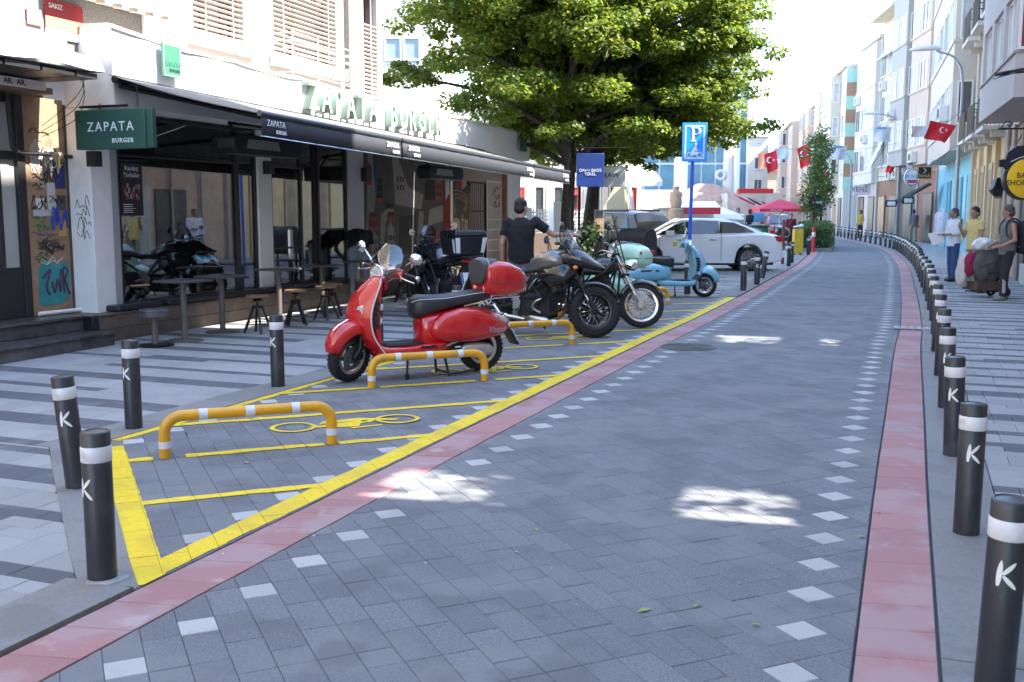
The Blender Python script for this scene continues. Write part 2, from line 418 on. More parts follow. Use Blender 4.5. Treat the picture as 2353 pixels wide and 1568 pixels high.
row_of_slabs('kerb', -6, sA - .02, -3.26, -2.91, 2.2, KERB, 'kerb_slab', z=0.010)
row_of_slabs('kerb', sE + .1, 48, -3.3, -2.91, .9, KERB, 'kerb_slab', z=0.010)
row_of_slabs('kerb', sB - .1, sE + .1, tBk - .38, tBk - .012, .9, KERB, 'kerb_slab', z=0.006)
# slanted kerb piece round the end of the motorcycle bay
kp = bpy.data.objects.new('kerb', None); C.objects.link(kp); kp['kind'] = 'structure'
lay(kp, 'kerb_slab', [[KL[i], KR[i], KR[i + 1], KL[i + 1]] for i in range(4)], KERB, z=.008, gap=.003)
# ---- striped pavements
def stripes(name, s0, s1, t0, t1, pattern, seed, limit, edge=None, wall=0):
    rr = random.Random(seed); base = strip(name, s0, s1, t0, t1 if not edge else -3.3, -0.016, JOINT, max(4, int(s1 - s0))); li, da = [], []
    s = s0; k = 0
    while s < s1 - .01:
        dark, dep = pattern[k % len(pattern)]; e = min(s + dep, s1); mid = (s + e) / 2
        ta, tb = t0, t1
        if edge: tb = max(edge(s), edge(e))
        lo, hi = (ta + rr.uniform(0, 1.6) * (rr.random() < .5), tb - rr.uniform(0, 1.4) * (rr.random() < .3)) if dark else (9, -9)
        t = ta - rr.choice((0, .14))
        while t < tb:
            a, b = max(t, ta), min(t + .28, tb)
            if b - a > .02:
                eb = [(s, a), (e, a), (e, b), (s, b)]
                if edge: eb = clip(ccw(eb), ccw([(s, ta), (e, ta), (e, edge(e)), (s, edge(s))]))
                if len(eb) < 3: t += .28; continue
                P = [tuple(RP(*q)[:2]) for q in eb]
                (da if lo <= (a + b) / 2 <= hi else li).append(P)
            t += .28
        s = e; k += 1
    lay(base, 'light_tile', li, LIGHTT, limit=limit, gap=.0035); lay(base, 'dark_tile', da, DARKT, limit=limit, gap=.0035)
    return base
PR = [(1, .14), (1, .14), (0, .28), (1, .14), (0, .28), (0, .14)]
PLF = [(1, .14), (0, .28), (0, .14), (1, .14), (1, .14), (0, .28), (0, .14), (1, .28), (0, .28), (1, .14), (0, .28), (0, .14), (1, .28), (0, .28), (0, .14)]
stripes('pavement', -5, 30, .645, 3.5, PR, 3, 280)
strip('pavement', 30.02, 64, .645, 3.9, 0.0, LIGHTT, 30)
TW = -9.15                                  # shop front on the left
stripes('pavement', -5, kA[0], TW, -3.27, PLF, 5, 120)
stripes('pavement', kA[0], kB[0], TW, -5.45, PLF, 8, 220, edge=lambda s: kA[1] - .004 + (s - kA[0]) / (kB[0] - kA[0]) * (kB[1] - kA[1]))
stripes('pavement', sB - .1, sE + .08, TW, -5.445, PLF, 9, 260)
stripes('pavement', sE + .12, sE + 15, TW, -3.31, PLF, 10, 120)
strip('pavement', sE + 15.02, 45, -30, -3.31, -0.003, LIGHTT, 20)
# ---- motorcycle bay: pavers and yellow paint
bay = MB(); regS = [(sA - .02, -2.895), (ST((-2.46, 6.0))[0], ST((-2.46, 6.0))[1]), (ST((-2.86, 7.02))[0], tBk), (sE, tBk), (sE, -2.895)]; bayA = [tuple(RP(*q)[:2]) for q in regS[:3]] + [tuple(RP(q, tBk)[:2]) for q in np.linspace(regS[2][0], sE, 9)[1:]] + [tuple(RP(q, -2.895)[:2]) for q in np.linspace(sE, sA, 9)[:-1]]
bay.add([(x, y, -0.016) for x, y in bayA], [tuple(range(len(bayA)))]); bay = bay.build('motorcycle_bay', JOINT, kind='structure')
reg = ccw(regS)
tB = -50.5
d_, p_ = lattice(sA - 1.5, sE + 3, -5.6, -2.88, reg, {-31: 1, -49: 1})
pieces = []
lay(bay, 'paver', d_, PAVE, keep=pieces); lay(bay, 'pale_paver', p_, PALE, keep=pieces, limit=120)
PZ = [0]
def paint(name, quads):
    mb = MB(); PZ[0] += 1; lift = .0026 + .00035 * (PZ[0] % 9)
    for iq, q in enumerate(quads):
        lf = lift + .00006 * (iq % 5) if name != 'painted_motorcycle' else lift + .00011 * (iq % 64 if iq < 56 else iq % 7)
        q = ccw(q); x0, x1 = min(p[0] for p in q), max(p[0] for p in q); y0, y1 = min(p[1] for p in q), max(p[1] for p in q)
        for p, z in pieces:
            if p[0][0] > x1 + .4 or p[0][0] < x0 - .4 or p[0][1] > y1 + .4 or p[0][1] < y0 - .4: continue
            r = clip(q, p)
            if len(r) > 2 and area(r) > 2e-5: mb.add([(a, b, z + lf) for a, b in r], [tuple(range(len(r)))])
    return mb.build(name, YELL, bay, smooth=False) if mb.v else None
def line(a, b, w, gaps=(), j=.006):
    a, b = Vector((a[0], a[1])), Vector((b[0], b[1])); L = (b - a).length; d = (b - a) / L; nn = Vector((-d.y, d.x)); out = []
    n = max(2, int(L / .10)); pj = [(random.uniform(-j, j), random.uniform(-j, j)) for _ in range(n + 1)]
    for i in range(n):
        u0, u1 = L * i / n, L * (i + 1) / n
        if any(g0 < (u0 + u1) / 2 < g1 for g0, g1 in gaps): continue
        e = random.uniform(-.004, .004)
        out.append([tuple(a + d * u0 - nn * (w / 2 + pj[i][0])), tuple(a + d * u1 - nn * (w / 2 + pj[i][0] + e)), tuple(a + d * u1 + nn * (w / 2 + pj[i][1] + e)), tuple(a + d * u0 + nn * (w / 2 + pj[i][1]))])
    return out
out_pts = [RP(s, -2.985)[:2] for s in np.linspace(sA - .1, sE + .3, 40)]
q = []
for i in range(39): q += line(out_pts[i], out_pts[i + 1], .15, j=.004)
paint('painted_line', q)
bk = [(-2.79, 7.05)] + [tuple(RP(s, tBk + .035)[:2]) for s in np.linspace(ST((-2.5, 7.8))[0], sE - .05, 24)]
q = []
for i in range(len(bk) - 1): q += line(bk[i], bk[i + 1], .085)
paint('painted_line', q)
paint('painted_line', line((-2.76, 6.86), (-1.585, 4.25), .19, j=.004))
HD = Vector((math.cos(R(22)), math.sin(R(22)))); RDv = Vector((math.cos(R(69.8)), math.sin(R(69.8))))
HOOP = []
for k in range(5):
    foot = Vector((-1.25, 6.96)) + RDv * (2.86 * k); HOOP.append((foot - HD * 1.1, foot))
tl = lambda p: ST(p)[1]
def cross_line(p):
    """where the slanted stall line through p meets the outer and the back line"""
    a = p.copy(); b = p.copy()
    while tl(a) < -3.0: a += HD * .02
    while tl(b) > tBk + .03 and (b - HD * .02)[1] > 7.07 - (b[0] + 2.8) * 2.2: b -= HD * .02
    return b, a
for k in range(-1, 10):
    p = Vector((-1.25, 6.96)) + RDv * (1.43 * k)
    if p.y > 18.9: break
    b, a = cross_line(p)
    gp = []
    if k % 2 == 0 and k >= 0:
        L0 = (p - b).length; gp = [(L0 - .10, L0 + .08), (L0 - 1.1 - .08, L0 - 1.1 + .11)]
    paint('painted_line', line(b, a, .088, gp, .008))
paint('painted_line', line(RP(sE - .06, tBk)[:2], RP(sE - .06, -3.0)[:2], .08))
def icon(c):
    q = []; N = Vector((-HD.y, HD.x)); P = lambda u, v: tuple(Vector(c) + HD * u + N * v)
    for u in (-.40, .40):
        for i in range(28):
            a0, a1 = 2 * PI * i / 28, 2 * PI * (i + 1) / 28
            q.append([P(u + .175 * math.cos(a0), .175 * math.sin(a0)), P(u + .175 * math.cos(a1), .175 * math.sin(a1)), P(u + .138 * math.cos(a1), .138 * math.sin(a1)), P(u + .138 * math.cos(a0), .138 * math.sin(a0))])
    for poly in ([(-.17, .12), (.12, .17), (.2, .06), (-.2, .03)], [(.12, .17), (.42, .02), (.38, -.03), (.14, .08)], [(-.3, -.03), (.12, .06), (.14, -.04), (-.24, -.09)], [(-.1, -.05), (.1, -.05), (.06, -.15), (-.12, -.13)], [(.13, .0), (.24, .1), (.28, .08), (.17, -.04)], [(-.02, -.17), (.24, -.14), (.23, -.18), (.0, -.21)]):
        q.append([P(*z) for z in poly])
    return q
for k in range(4):
    c = (HOOP[k][0] + HOOP[k][1]) / 2 + RDv * .86 + HD * .22
    paint('painted_motorcycle', icon(c))
# pale cement spilt round the first hoop feet
CEM = M('cement_smear', (0.30, 0.30, 0.29), 0.9, var=0.15, scale=20, bump=0.3)
# ---- manhole cover and drain grate
IRON = M('cast_iron', (0.10, 0.098, 0.095), 0.6, 0.5, var=0.3, scale=14, bump=0.3)
mh = thing('manhole_cover', 'round cast iron manhole cover with concentric rings beside the red strip of the road', 'manhole cover', G(1582, 797, .006))
m = MB(); m.lathe([(.335, -.02), (.335, .001), (.295, .001), (.295, -.012)], n=40); m.build('rim', IRON, mh)
m = MB(); m.lathe([(.29, -.012), (.29, -.003), (0.001, -.003)], n=40)
for r in (.06, .1, .14, .18, .22, .26): m.lathe([(r - .012, -.004), (r - .008, .002), (r + .008, .002), (r + .012, -.004)], n=40)
m.build('lid', IRON, mh)
gp_ = G(2100, 757); gs, gt = ST(gp_)
dg = thing('drain_grate', 'pale slotted drain grate across the right red strip and kerb', 'drain grate', RP(gs, .30, .013), RD(gs) - PI / 2)
m = MB(); m.box((0, 0, -.004), (.74, .28, .004)); m.build('sump', JOINT, dg)
GRT = M('grate_concrete', (0.40, 0.40, 0.39), 0.8, var=0.12, scale=30)
m = MB()
for i in range(8): m.box((-.35 + i * .1, 0, .004), (.045, .28, .014))
m.build('cross_bars', GRT, dg)
m = MB()
for y in (-.125, -.04, .04, .125): m.box((0, y, .0035), (.74, .03, .011))
m.build('long_bars', GRT, dg)
for q_, lb in (((236, 1334), 'pale cement collar under the nearest left bollard'), ):
    c = G(*q_); m = MB(); poly = [(c.x + (.088 + .012 * math.sin(3 * a + 1)) * math.cos(a) + .015, c.y + (.082 + .01 * math.sin(5 * a)) * math.sin(a)) for a in np.linspace(0, 2 * PI, 18)[:-1]]
    slab(m, poly, .0145, .02, .006); m.build('cement_collar', CEM, smooth=False, label=lb, cat='cement collar')
# ================================================================== LEFT SIDE: burger restaurant and its neighbour
LP0 = Vector((-5.02, 12.405, 0)); LA = R(69.5)
def LW(s, off, z=0.0):
    return LP0 + Vector((math.cos(LA), math.sin(LA), 0)) * s + Vector((math.sin(LA), -math.cos(LA), 0)) * off + Vector((0, 0, z))
def f(s, off, z): return (s, -off, z)                     # local: x along the street, -y out to the street
def lthing(name, label, cat, s=0, off=0, z=0, group=None, rz=0): return thing(name, label, cat, LW(s, off, z), LA + rz, group)
XS = Vector((1, 0, 0))
PLASTER = M('white_plaster', (0.80, 0.79, 0.77), 0.75, var=0.05, scale=3, bump=0.15, bscale=30, spots=[((0.55, 0.54, 0.52), 1.4, 0.6, 0.5)])
PINKW = M('pale_pink_render', (0.43, 0.37, 0.335), 0.85, var=0.06, scale=2.5, bump=0.2, bscale=90, spots=[((0.5, 0.45, 0.42), 0.9, 0.58, 0.5)])
PEBBLE = M('pebble_dash', (0.09, 0.08, 0.07), 0.9, col2=(0.36, 0.33, 0.30), scale=55, bump=1.0, bscale=55)
GREYP = M('grey_frame', (0.33, 0.34, 0.35), 0.5, var=0.06)
BLKF = M('black_frame', (0.02, 0.02, 0.021), 0.4, var=0.2)
WOODD = M('dark_plank', (0.115, 0.088, 0.07), 0.6, var=0.25, scale=9, bump=0.2, rnd=0.15)
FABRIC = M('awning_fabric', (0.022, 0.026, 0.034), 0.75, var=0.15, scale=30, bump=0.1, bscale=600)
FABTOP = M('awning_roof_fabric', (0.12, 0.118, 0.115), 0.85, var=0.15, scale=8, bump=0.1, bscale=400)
GREEN = M('sign_green', (0.025, 0.085, 0.062), 0.45, var=0.05)
MINTS = M('letter_green', (0.24, 0.36, 0.29), 0.5, var=0.05)
INK = M('white_print', (0.72, 0.74, 0.74), 0.6)
BLACKINK = M('black_print', (0.02, 0.018, 0.025), 0.6)
GLS = glass_mat('shop_glass', (0.66, 0.67, 0.67), 0.85, 0.24)
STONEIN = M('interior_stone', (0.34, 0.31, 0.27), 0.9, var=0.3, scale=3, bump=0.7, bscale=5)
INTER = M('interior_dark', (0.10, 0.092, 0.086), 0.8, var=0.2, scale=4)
# ---- restaurant shell
rs = lthing('burger_restaurant', 'single storey white burger restaurant with long fascia over dark glass shop front', 'restaurant')
S0_, S1_ = .2, 15.1
def topz(s): return np.interp(s, [0, 1.2, 4, 8, 15.1], [3.79, 3.72, 3.66, 3.60, 3.54]) + .012 * math.sin(3.1 * s) + .008 * math.sin(7.7 * s)
def botz(s): return np.interp(s, [0, 15.1], [2.86, 2.88])
m = MB(); rings = []
for s in np.linspace(S0_, S1_, 44):
    rings.append([f(s, -.57, botz(s)), f(s, .2, botz(s)), f(s, .2, topz(s)), f(s, -.57, topz(s) + .03)])
m.loft(rings); m.build('fascia', PLASTER, rs, bevel=.012)
m = MB(); rings = []
for s in np.linspace(S0_ - .03, S1_ + .02, 44):
    z = topz(s) + .004; o = .225 + .012 * math.sin(5 * s); rings.append([f(s, -.6, z + .03), f(s, o, z - .03), f(s, o, z + .012), f(s, o - .05, z + .03), f(s, -.6, z + .05)])
m.loft(rings); m.build('roof_flashing', M('roof_flashing', (0.52, 0.5, 0.48), 0.6, var=0.2, scale=6), rs)
m = MB(); m.bb(f(.2, -.57, .34), f(.55, -.22, 2.858)); m.build('pillar', PLASTER, rs, bevel=.012)
m = MB(); m.bb(f(.552, -.45, .346), f(.66, -.215, 2.85)); m.build('frame_post', GREYP, rs, bevel=.004)
for s0, s1, mt in ((3.7, 4.07, PLASTER), (6.5, 7.06, M('grey_plaster', (.5, .5, .5), .8, var=.06))):
    m = MB(); m.bb(f(s0, -.6, .346 if s0 < 5 else 0), f(s1, -.2, 2.85)); m.build('column', mt, rs, bevel=.01)
# plank bench wall
bench = []
for i in range(2):
    for j, (a, b) in enumerate(((.0, .22), (.225, 2.4), (2.405, 4.6), (4.605, 6.49))):
        m = MB(); m.bb(f(a, -.03, .003 + i * .165), f(b, 0 - .004 * ((i + j) % 2), .003 + i * .165 + .16)); m.build('plank', WOODD, rs, bevel=.004)
m = MB(); m.bb(f(.0, -.60, .333), f(6.49, .012, .348)); m.build('bench_top', WOODD, rs, bevel=.003)
m = MB(); m.bb(f(-.11, -.50, .172), f(-.004, -.02, .345)); m.build('black_tile_end', M('black_tile', (.015, .016, .018), .25, var=.2), rs, bevel=.004)
m = MB(); m.bb(f(-.0, -.6, .0), f(.02, -.035, .33)); m.build('bench_end', WOODD, rs)
# interior
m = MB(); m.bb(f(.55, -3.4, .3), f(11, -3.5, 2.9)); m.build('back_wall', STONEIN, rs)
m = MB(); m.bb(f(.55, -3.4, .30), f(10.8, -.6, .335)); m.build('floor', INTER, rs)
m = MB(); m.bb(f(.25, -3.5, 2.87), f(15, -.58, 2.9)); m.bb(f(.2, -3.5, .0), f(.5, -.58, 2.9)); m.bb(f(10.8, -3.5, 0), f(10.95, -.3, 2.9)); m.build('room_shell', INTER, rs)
for k in range(4):
    m = MB(); m.bb(f(3.0, -3.3, .8 + k * .42), f(3.62, -2.9, .83 + k * .42)); m.build('shelf', INTER, rs)
    c = ((.35, .03, .03), (.1, .12, .08), (.38, .05, .04), (.05, .1, .09))[k]
    m = MB(); 
    for i in range(5): m.bb(f(3.04 + i * .11, -3.2, .831 + k * .42), f(3.12 + i * .11, -3.0, .95 + k * .42 + .05 * (i % 3)))
    m.build('stacked_boxes', M('shelf_goods_%d' % k, c, .6), rs)
m = MB(); m.bb(f(4.4, -2.4, .34), f(6.3, -1.8, 1.35)); m.build('counter', M('counter', (.09, .085, .08), .5, var=.2), rs, bevel=.01)
for s in (1.4, 2.6):
    m = MB(); m.bb(f(s, -1.6, 1.0), f(s + .7, -1.0, 1.03)); m.cyl(f(s + .35, -1.3, .335), f(s + .35, -1.3, 1.0), .03); m.build('inner_table', INTER, rs)
# shop windows
def pane(s0, s1, z0, z1, off=-.26, fr=.05, parent=rs, name='shop_window', frm=BLKF, gl=GLS, mull=()):
    m = MB(); w = fr
    m.bb(f(s0, off - .05, z0), f(s0 + w, off + .03, z1)); m.bb(f(s1 - w, off - .05, z0), f(s1, off + .03, z1))
    m.bb(f(s0 + w, off - .05, z0), f(s1 - w, off + .03, z0 + w)); m.bb(f(s0 + w, off - .05, z1 - w), f(s1 - w, off + .03, z1))
    for q in mull: m.bb(f(s0 + w, off - .04, q), f(s1 - w, off + .02, q + .03))
    o = m.build(name, frm, parent, smooth=False, bevel=.003)
    g_ = MB(); g_.add([f(s0 + w, off, z0 + w), f(s1 - w, off, z0 + w), f(s1 - w, off, z1 - w), f(s0 + w, off, z1 - w)], [(0, 1, 2, 3)]); g_.build('pane', gl, o, smooth=False); return o
pane(.662, 3.2, .352, 2.84, mull=(2.3,)); pane(3.205, 3.695, .352, 2.84)
pane(4.075, 5.0, .352, 2.84, mull=(1.0, 2.3)); pane(5.005, 5.5, .352, 2.84, off=-.3); pane(5.505, 6.49, .352, 2.84, mull=(1.28, 2.1))
# mural wall right of the column: dark panel with painted town houses
MUR = M('mural_dark', (0.062, 0.057, 0.052), 0.8, var=0.2, scale=5)
m = MB(); m.bb(f(7.065, -.42, 0), f(10.79, -.25, 2.86)); m.build('mural_wall', MUR, rs)
MGR = M('mural_grey', (0.20, 0.19, 0.175), .8, var=.15, scale=8); MRED = M('mural_red', (0.22, 0.05, 0.04), .8, var=.15)
MBL = M('mural_blue', (.05, .08, .13), .8); MBK = M('mural_black', (.02, .02, .021), .8)
def flat(name, poly, off, mat, parent=rs, th=.004):
    m = MB(); m.prism(poly, 0, th, fn=lambda u, v, h: f(u, off + h, v)); return m.build(name, mat, parent, smooth=False)
rr = random.Random(4)
for poly in ([(7.1, .5), (7.5, .45), (7.45, 1.2), (7.6, 1.9), (7.5, 2.7), (7.3, 2.7), (7.25, 1.6)], [(7.7, .4), (8.6, .5), (8.5, .75), (7.9, .8), (8.0, 1.4), (8.35, 1.6), (8.3, 1.75), (7.8, 1.55)],
             [(8.4, 1.75), (9.6, 1.65), (9.7, 1.95), (9.0, 2.1), (8.5, 2.75), (8.3, 2.7)], [(9.3, .5), (9.6, .45), (9.7, 1.6), (9.5, 1.62)], [(9.75, .4), (10.7, .4), (10.7, .75), (9.8, .7)], [(9.9, 1.3), (10.7, 1.4), (10.7, 1.75), (10.0, 1.65)]):
    flat('painted_street', poly, -.2495, MGR)
flat('painted_blot', [(8.55, .75), (9.35, .75), (9.35, 1.55), (8.6, 1.5)], -.2493, MBK)
for (s, z, wd, h, mt) in ((7.25, .75, .42, .5, MGR), (7.3, 1.25, .36, .35, MRED), (8.05, .8, .3, .62, MGR), (8.05, 1.42, .26, .18, MRED), (7.62, 1.9, .22, .7, MBL), (7.62, 1.78, .24, .1, MRED), (8.45, 1.95, .4, .42, MGR), (7.15, 2.1, .3, .45, MRED), (9.85, .8, .26, .5, MGR), (10.2, .78, .4, .42, MRED), (9.8, 1.85, .5, .5, MBK), (10.3, 1.85, .36, .6, MRED)):
    flat('painted_house', [(s, z), (s + wd, z), (s + wd, z + h * .75), (s + wd / 2, z + h), (s, z + h * .75)], -.2455, mt)
    for i in range(3):
        for j in range(2): flat('painted_window', [(s + .05 + i * wd / 3.4, z + .08 + j * .16), (s + .05 + i * wd / 3.4 + .05, z + .08 + j * .16), (s + .05 + i * wd / 3.4 + .05, z + .18 + j * .16), (s + .05 + i * wd / 3.4, z + .18 + j * .16)], -.2413, MBK)
m = MB(); m.cyl(f(10.86, -.12, 0), f(10.86, -.12, 2.7), .03); m.build('awning_post', WHITEP, rs)
# poster in the window, wall lamp, sill
flat('poster', [(.72, 1.55), (1.12, 1.55), (1.12, 2.22), (.72, 2.22)], -.225, BLACKINK)
text('poster_title', 'Kardeş\nTürküler', f(.92, -.219, 2.11), XS, .085, INK, rs, .002)
for i in range(26):
    x, z = .76 + rr.random() * .3, 1.74 + rr.random() * .18
    flat('poster_figure', [(x, z), (x + .025, z), (x + .03, z + .05), (x, z + .06)], -.2205, M('poster_fig%d' % (i % 3), ((.3, .08, .06), (.45, .3, .25), (.2, .15, .14))[i % 3], .7), th=.002)
for i in range(5): flat('poster_line', [(.75, 1.59 + i * .025), (.9 + .1 * rr.random(), 1.59 + i * .025), (.9, 1.597 + i * .025), (.75, 1.597 + i * .025)], -.2205, INK, th=.002)
m = MB(); m.bb(f(3.83, -.2, 2.18), f(3.98, -.08, 2.38)); m.build('wall_lamp', BLKF, rs, bevel=.01)
m = MB(); m.bb(f(6.95, -.2, 2.15), f(7.1, -.08, 2.4)); m.build('wall_speaker', BLKF, rs, bevel=.01)
# scribbled tags on the white pillar (faces the camera)
def scrib(name, pts, r, mat, parent, n=5): m = MB(); m.tube(smoothpath(pts, 5), r, n); return m.build(name, mat, parent)
def tagline(rr, x0, y0, w_, h_, k, P, r, mat, parent, name='graffiti_tag'):
    """one continuous hand-drawn squiggle; P maps (u, v) to local space"""
    pts = []
    for i in range(k): pts.append(P(x0 + w_ * i / (k - 1) + rr.uniform(-.02, .02), y0 + h_ * (rr.random())))
    return scrib(name, pts, r, mat, parent)
for i in range(4): tagline(rr, -.46, 1.25 + i * .13, .2, .16, 8, lambda u, v: f(.1985, u, v), .0045, BLACKINK, rs)
# ---- raised letters on the fascia: one mesh per letter
LETF = M('letter_face', (.78, .78, .75), .5)
def letters3d(body, s0, s1, zc, size, off, depth, parent, name='letter'):
    n = len(body)
    for i, ch in enumerate(body):
        if ch == ' ': continue
        me = text_mesh(ch, size, depth); me.name = name
        s = s0 + (s1 - s0) * (i + .5) / n; xs = [v.co.x for v in me.vertices]; cx = (max(xs) + min(xs)) / 2
        me.transform(Matrix.Translation((-cx, 0, 0))); me.transform(Matrix.Diagonal((.74, 1, 1, 1)))
        T = frame_rot(XS).to_4x4(); T.translation = Vector(f(s, off, zc(s))); 
        mi = [0 if abs(p.normal.z) > .8 else 1 for p in me.polygons]
        me.transform(T); me.materials.clear(); me.materials.append(LETF); me.materials.append(MINTS)
        me.polygons.foreach_set('material_index', mi); link(name, me, parent)
fl = lthing('fascia_lettering', 'raised pale green and white capital letters spelling ZAPATA BURGER on the fascia', 'sign letters')
letters3d('ZAPATA BURGER', 4.3, 9.45, lambda s: topz(s) - .27, .62, .275, .14, fl)
# green fascia signs standing off the wall
def fascia_sign(lbl, s0, s1, z0, z1, words):
    t = lthing('fascia_sign', lbl, 'sign', (s0 + s1) / 2, .2, (z0 + z1) / 2, 'green signs on the fascia'); w_, h_ = (s1 - s0) / 2, (z1 - z0) / 2
    m = MB(); m.bb(f(-w_, .075, -h_), f(w_, .1, h_)); m.build('panel', M('mint_sign', (.05, .17, .11), .4), t, bevel=.004)
    m = MB()
    for x in (-w_ * .7, w_ * .7):
        for z in (-h_ * .7, h_ * .7): m.cyl(f(x, .001, z), f(x, .076, z), .012, n=8)
    m.build('standoff', ALU, t)
    if words:
        m = MB(); e = .018
        m.bb(f(-w_ + e, .1005, -h_ + e), f(-w_ + e + .006, .103, h_ - e)); m.bb(f(w_ - e - .006, .1005, -h_ + e), f(w_ - e, .103, h_ - e)); m.bb(f(-w_ + e + .006, .1005, -h_ + e), f(w_ - e - .006, .103, -h_ + e + .006)); m.bb(f(-w_ + e + .006, .1005, h_ - e - .006), f(w_ - e - .006, .103, h_ - e))
        m.build('border', INK, t, smooth=False)
        text('lettering', 'ZAPATA', f(0, .103, -.05), XS, .085, M('sign_dk', (.03, .16, .11), .5), t); text('lettering', 'BURGER', f(.04, .103, -.125), XS, .055, BLACKINK, t)
fascia_sign('mint green hanging sign on the near end of the white fascia', .98, 1.34, 3.30, 3.72, True)
fascia_sign('small mint green sign at the far end of the white fascia', 14.1, 14.6, 3.08, 3.42, False)
# projecting box sign
t = lthing('projecting_sign', 'dark green box sign reading ZAPATA BURGER hanging out from the white pillar', 'sign', -.1, 0, 0)
m = MB(); m.bb(f(0, -.14, 2.33), f(.11, .88, 2.79)); m.build('box', GREEN, t, bevel=.008)
m = MB(); m.bb(f(.02, .882, 2.335), f(.09, .97, 2.785)); m.build('end_cap', GREEN, t, bevel=.006)
YB = Vector((0, -1, 0))                                     # reads along the outward direction, facing the camera
text('lettering', 'ZAPATA', f(-.002, .38, 2.585), YB, .155, INK, t, .006, space=1.25)
text('lettering', 'BURGER', f(-.002, .555, 2.425), YB, .072, INK, t, .006, space=1.25, bold=.0015)
m = MB(); m.cyl(f(.05, -.1, 2.83), f(.05, .6, 2.83), .015); m.cyl(f(.05, .2, 2.79), f(.05, .2, 2.86), .008); m.cyl(f(.05, .75, 2.79), f(.05, .75, 3.05), .007); m.build('hanger', DARKM, t)
m = MB(); m.bb(f(.15, -.14, 2.14), f(.27, .0, 2.325)); m.build('transformer', BLACKP, t, bevel=.006)
# ---- awnings
def awning(lbl, s0, s1, texts):
    t = lthing('awning', lbl, 'awning', 0, 0, 0, 'black folding arm awnings')
    zw = lambda s: np.interp(s, [0, 15], [3.22, 2.93]); zf = lambda s: np.interp(s, [0, 11.6], [2.70, 2.46]); OF = 2.3
    m = MB(); n = 12; k = 7; vs = []; 
    for i in range(n + 1):
        s = s0 + (s1 - s0) * i / n
        for j in range(k + 1):
            u = j / k; vs.append(f(s, .21 + (OF - .21) * u, zw(s) + (zf(s) - zw(s)) * u - .03 * math.sin(PI * u) * (1 + .3 * math.sin(9 * s))))
    fs = [(i * (k + 1) + j, i * (k + 1) + j + 1, (i + 1) * (k + 1) + j + 1, (i + 1) * (k + 1) + j) for i in range(n) for j in range(k)]
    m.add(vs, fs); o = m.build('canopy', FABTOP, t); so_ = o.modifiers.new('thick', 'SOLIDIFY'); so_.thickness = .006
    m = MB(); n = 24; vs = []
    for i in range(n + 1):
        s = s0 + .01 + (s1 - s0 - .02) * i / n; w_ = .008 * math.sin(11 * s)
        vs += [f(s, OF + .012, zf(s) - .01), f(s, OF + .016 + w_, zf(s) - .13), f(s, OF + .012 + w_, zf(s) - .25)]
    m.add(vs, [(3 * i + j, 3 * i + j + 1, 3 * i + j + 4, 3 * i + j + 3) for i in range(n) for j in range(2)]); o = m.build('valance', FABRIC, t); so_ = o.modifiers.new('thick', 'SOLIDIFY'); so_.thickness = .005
    m = MB(); m.tube([f(s, OF, zf(s)) for s in np.linspace(s0, s1, 6)], .035, 10); m.build('front_bar', M('anodised_bar', (.09, .1, .12), .35, .6), t)
    m = MB(); m.tube([f(s, OF + .014, zf(s) - .253) for s in np.linspace(s0, s1, 12)], .007, 6); m.build('hem', ALU, t)
    for s in (s0 + .12, s1 - .25):
        d = .9 if s < (s0 + s1) / 2 else -.9
        m = MB(); m.tube([f(s, .25, zw(s) - .12), f(s + d, 1.2, (zw(s) + zf(s)) / 2 - .1), f(s, OF - .05, zf(s) - .03)], .03, 8); m.build('folding_arm', DARKM, t)
    m = MB(); m.tube([f(s, .3, zw(s) - .06) for s in np.linspace(s0, s1, 6)], .05, 10); m.build('roller', DARKM, t)
    for s in texts:
        d = Vector((1, 0, (zf(11) - zf(0)) / 11))
        text('lettering', 'ZAPATA', f(s, OF + .034, zf(s) - .10), d, .10, INK, t, .003); text('lettering', 'BURGER', f(s + .1, OF + .034, zf(s) - .19), d, .058, INK, t, .003, bold=.001)
awning('nearest black awning with two printed names on its valance', .1, 3.58, (.38, 3.3))
awning('middle black awning, the longest, over the dark doors', 3.62, 9.35, (3.98, 9.1))
awning('short pale lit awning at the far end next to the tree', 9.39, 11.75, (11.4,))
# patio heaters
HPAN = M('heater_panel', (.42, .4, .38), .35, .7)
for lb, s, o_, z in (('black patio heater hanging under the near end of the nearest awning', 1.25, 1.0, 2.34), ('black patio heater hanging over the mural wall', 7.3, .9, 2.2)):
    t = lthing('patio_heater', lb, 'heater', s, o_, z, 'patio heaters'); t.scale = (1.3, 1.3, 1.5)
    m = MB(); m.prism([(0, .05), (.05, 0), (1.15, 0), (1.2, .05), (1.2, .13), (1.12, .17), (.08, .17), (0, .13)], -.1, .1, fn=lambda u, v, h: f(u, h, v)); m.build('housing', BLACKP, t, bevel=.008)
    m = MB(); m.prism([(.2, .05), (.8, .05), (.76, .13), (.24, .13)], .101, .107, fn=lambda u, v, h: f(u, h, v)); m.build('panel', HPAN, t, smooth=False)
    m = MB(); m.tube([f(.2, 0, .16), f(.2, -.1, .27), f(1, -.1, .27), f(1, 0, .16)], .015, 6); m.build('bracket', DARKM, t)
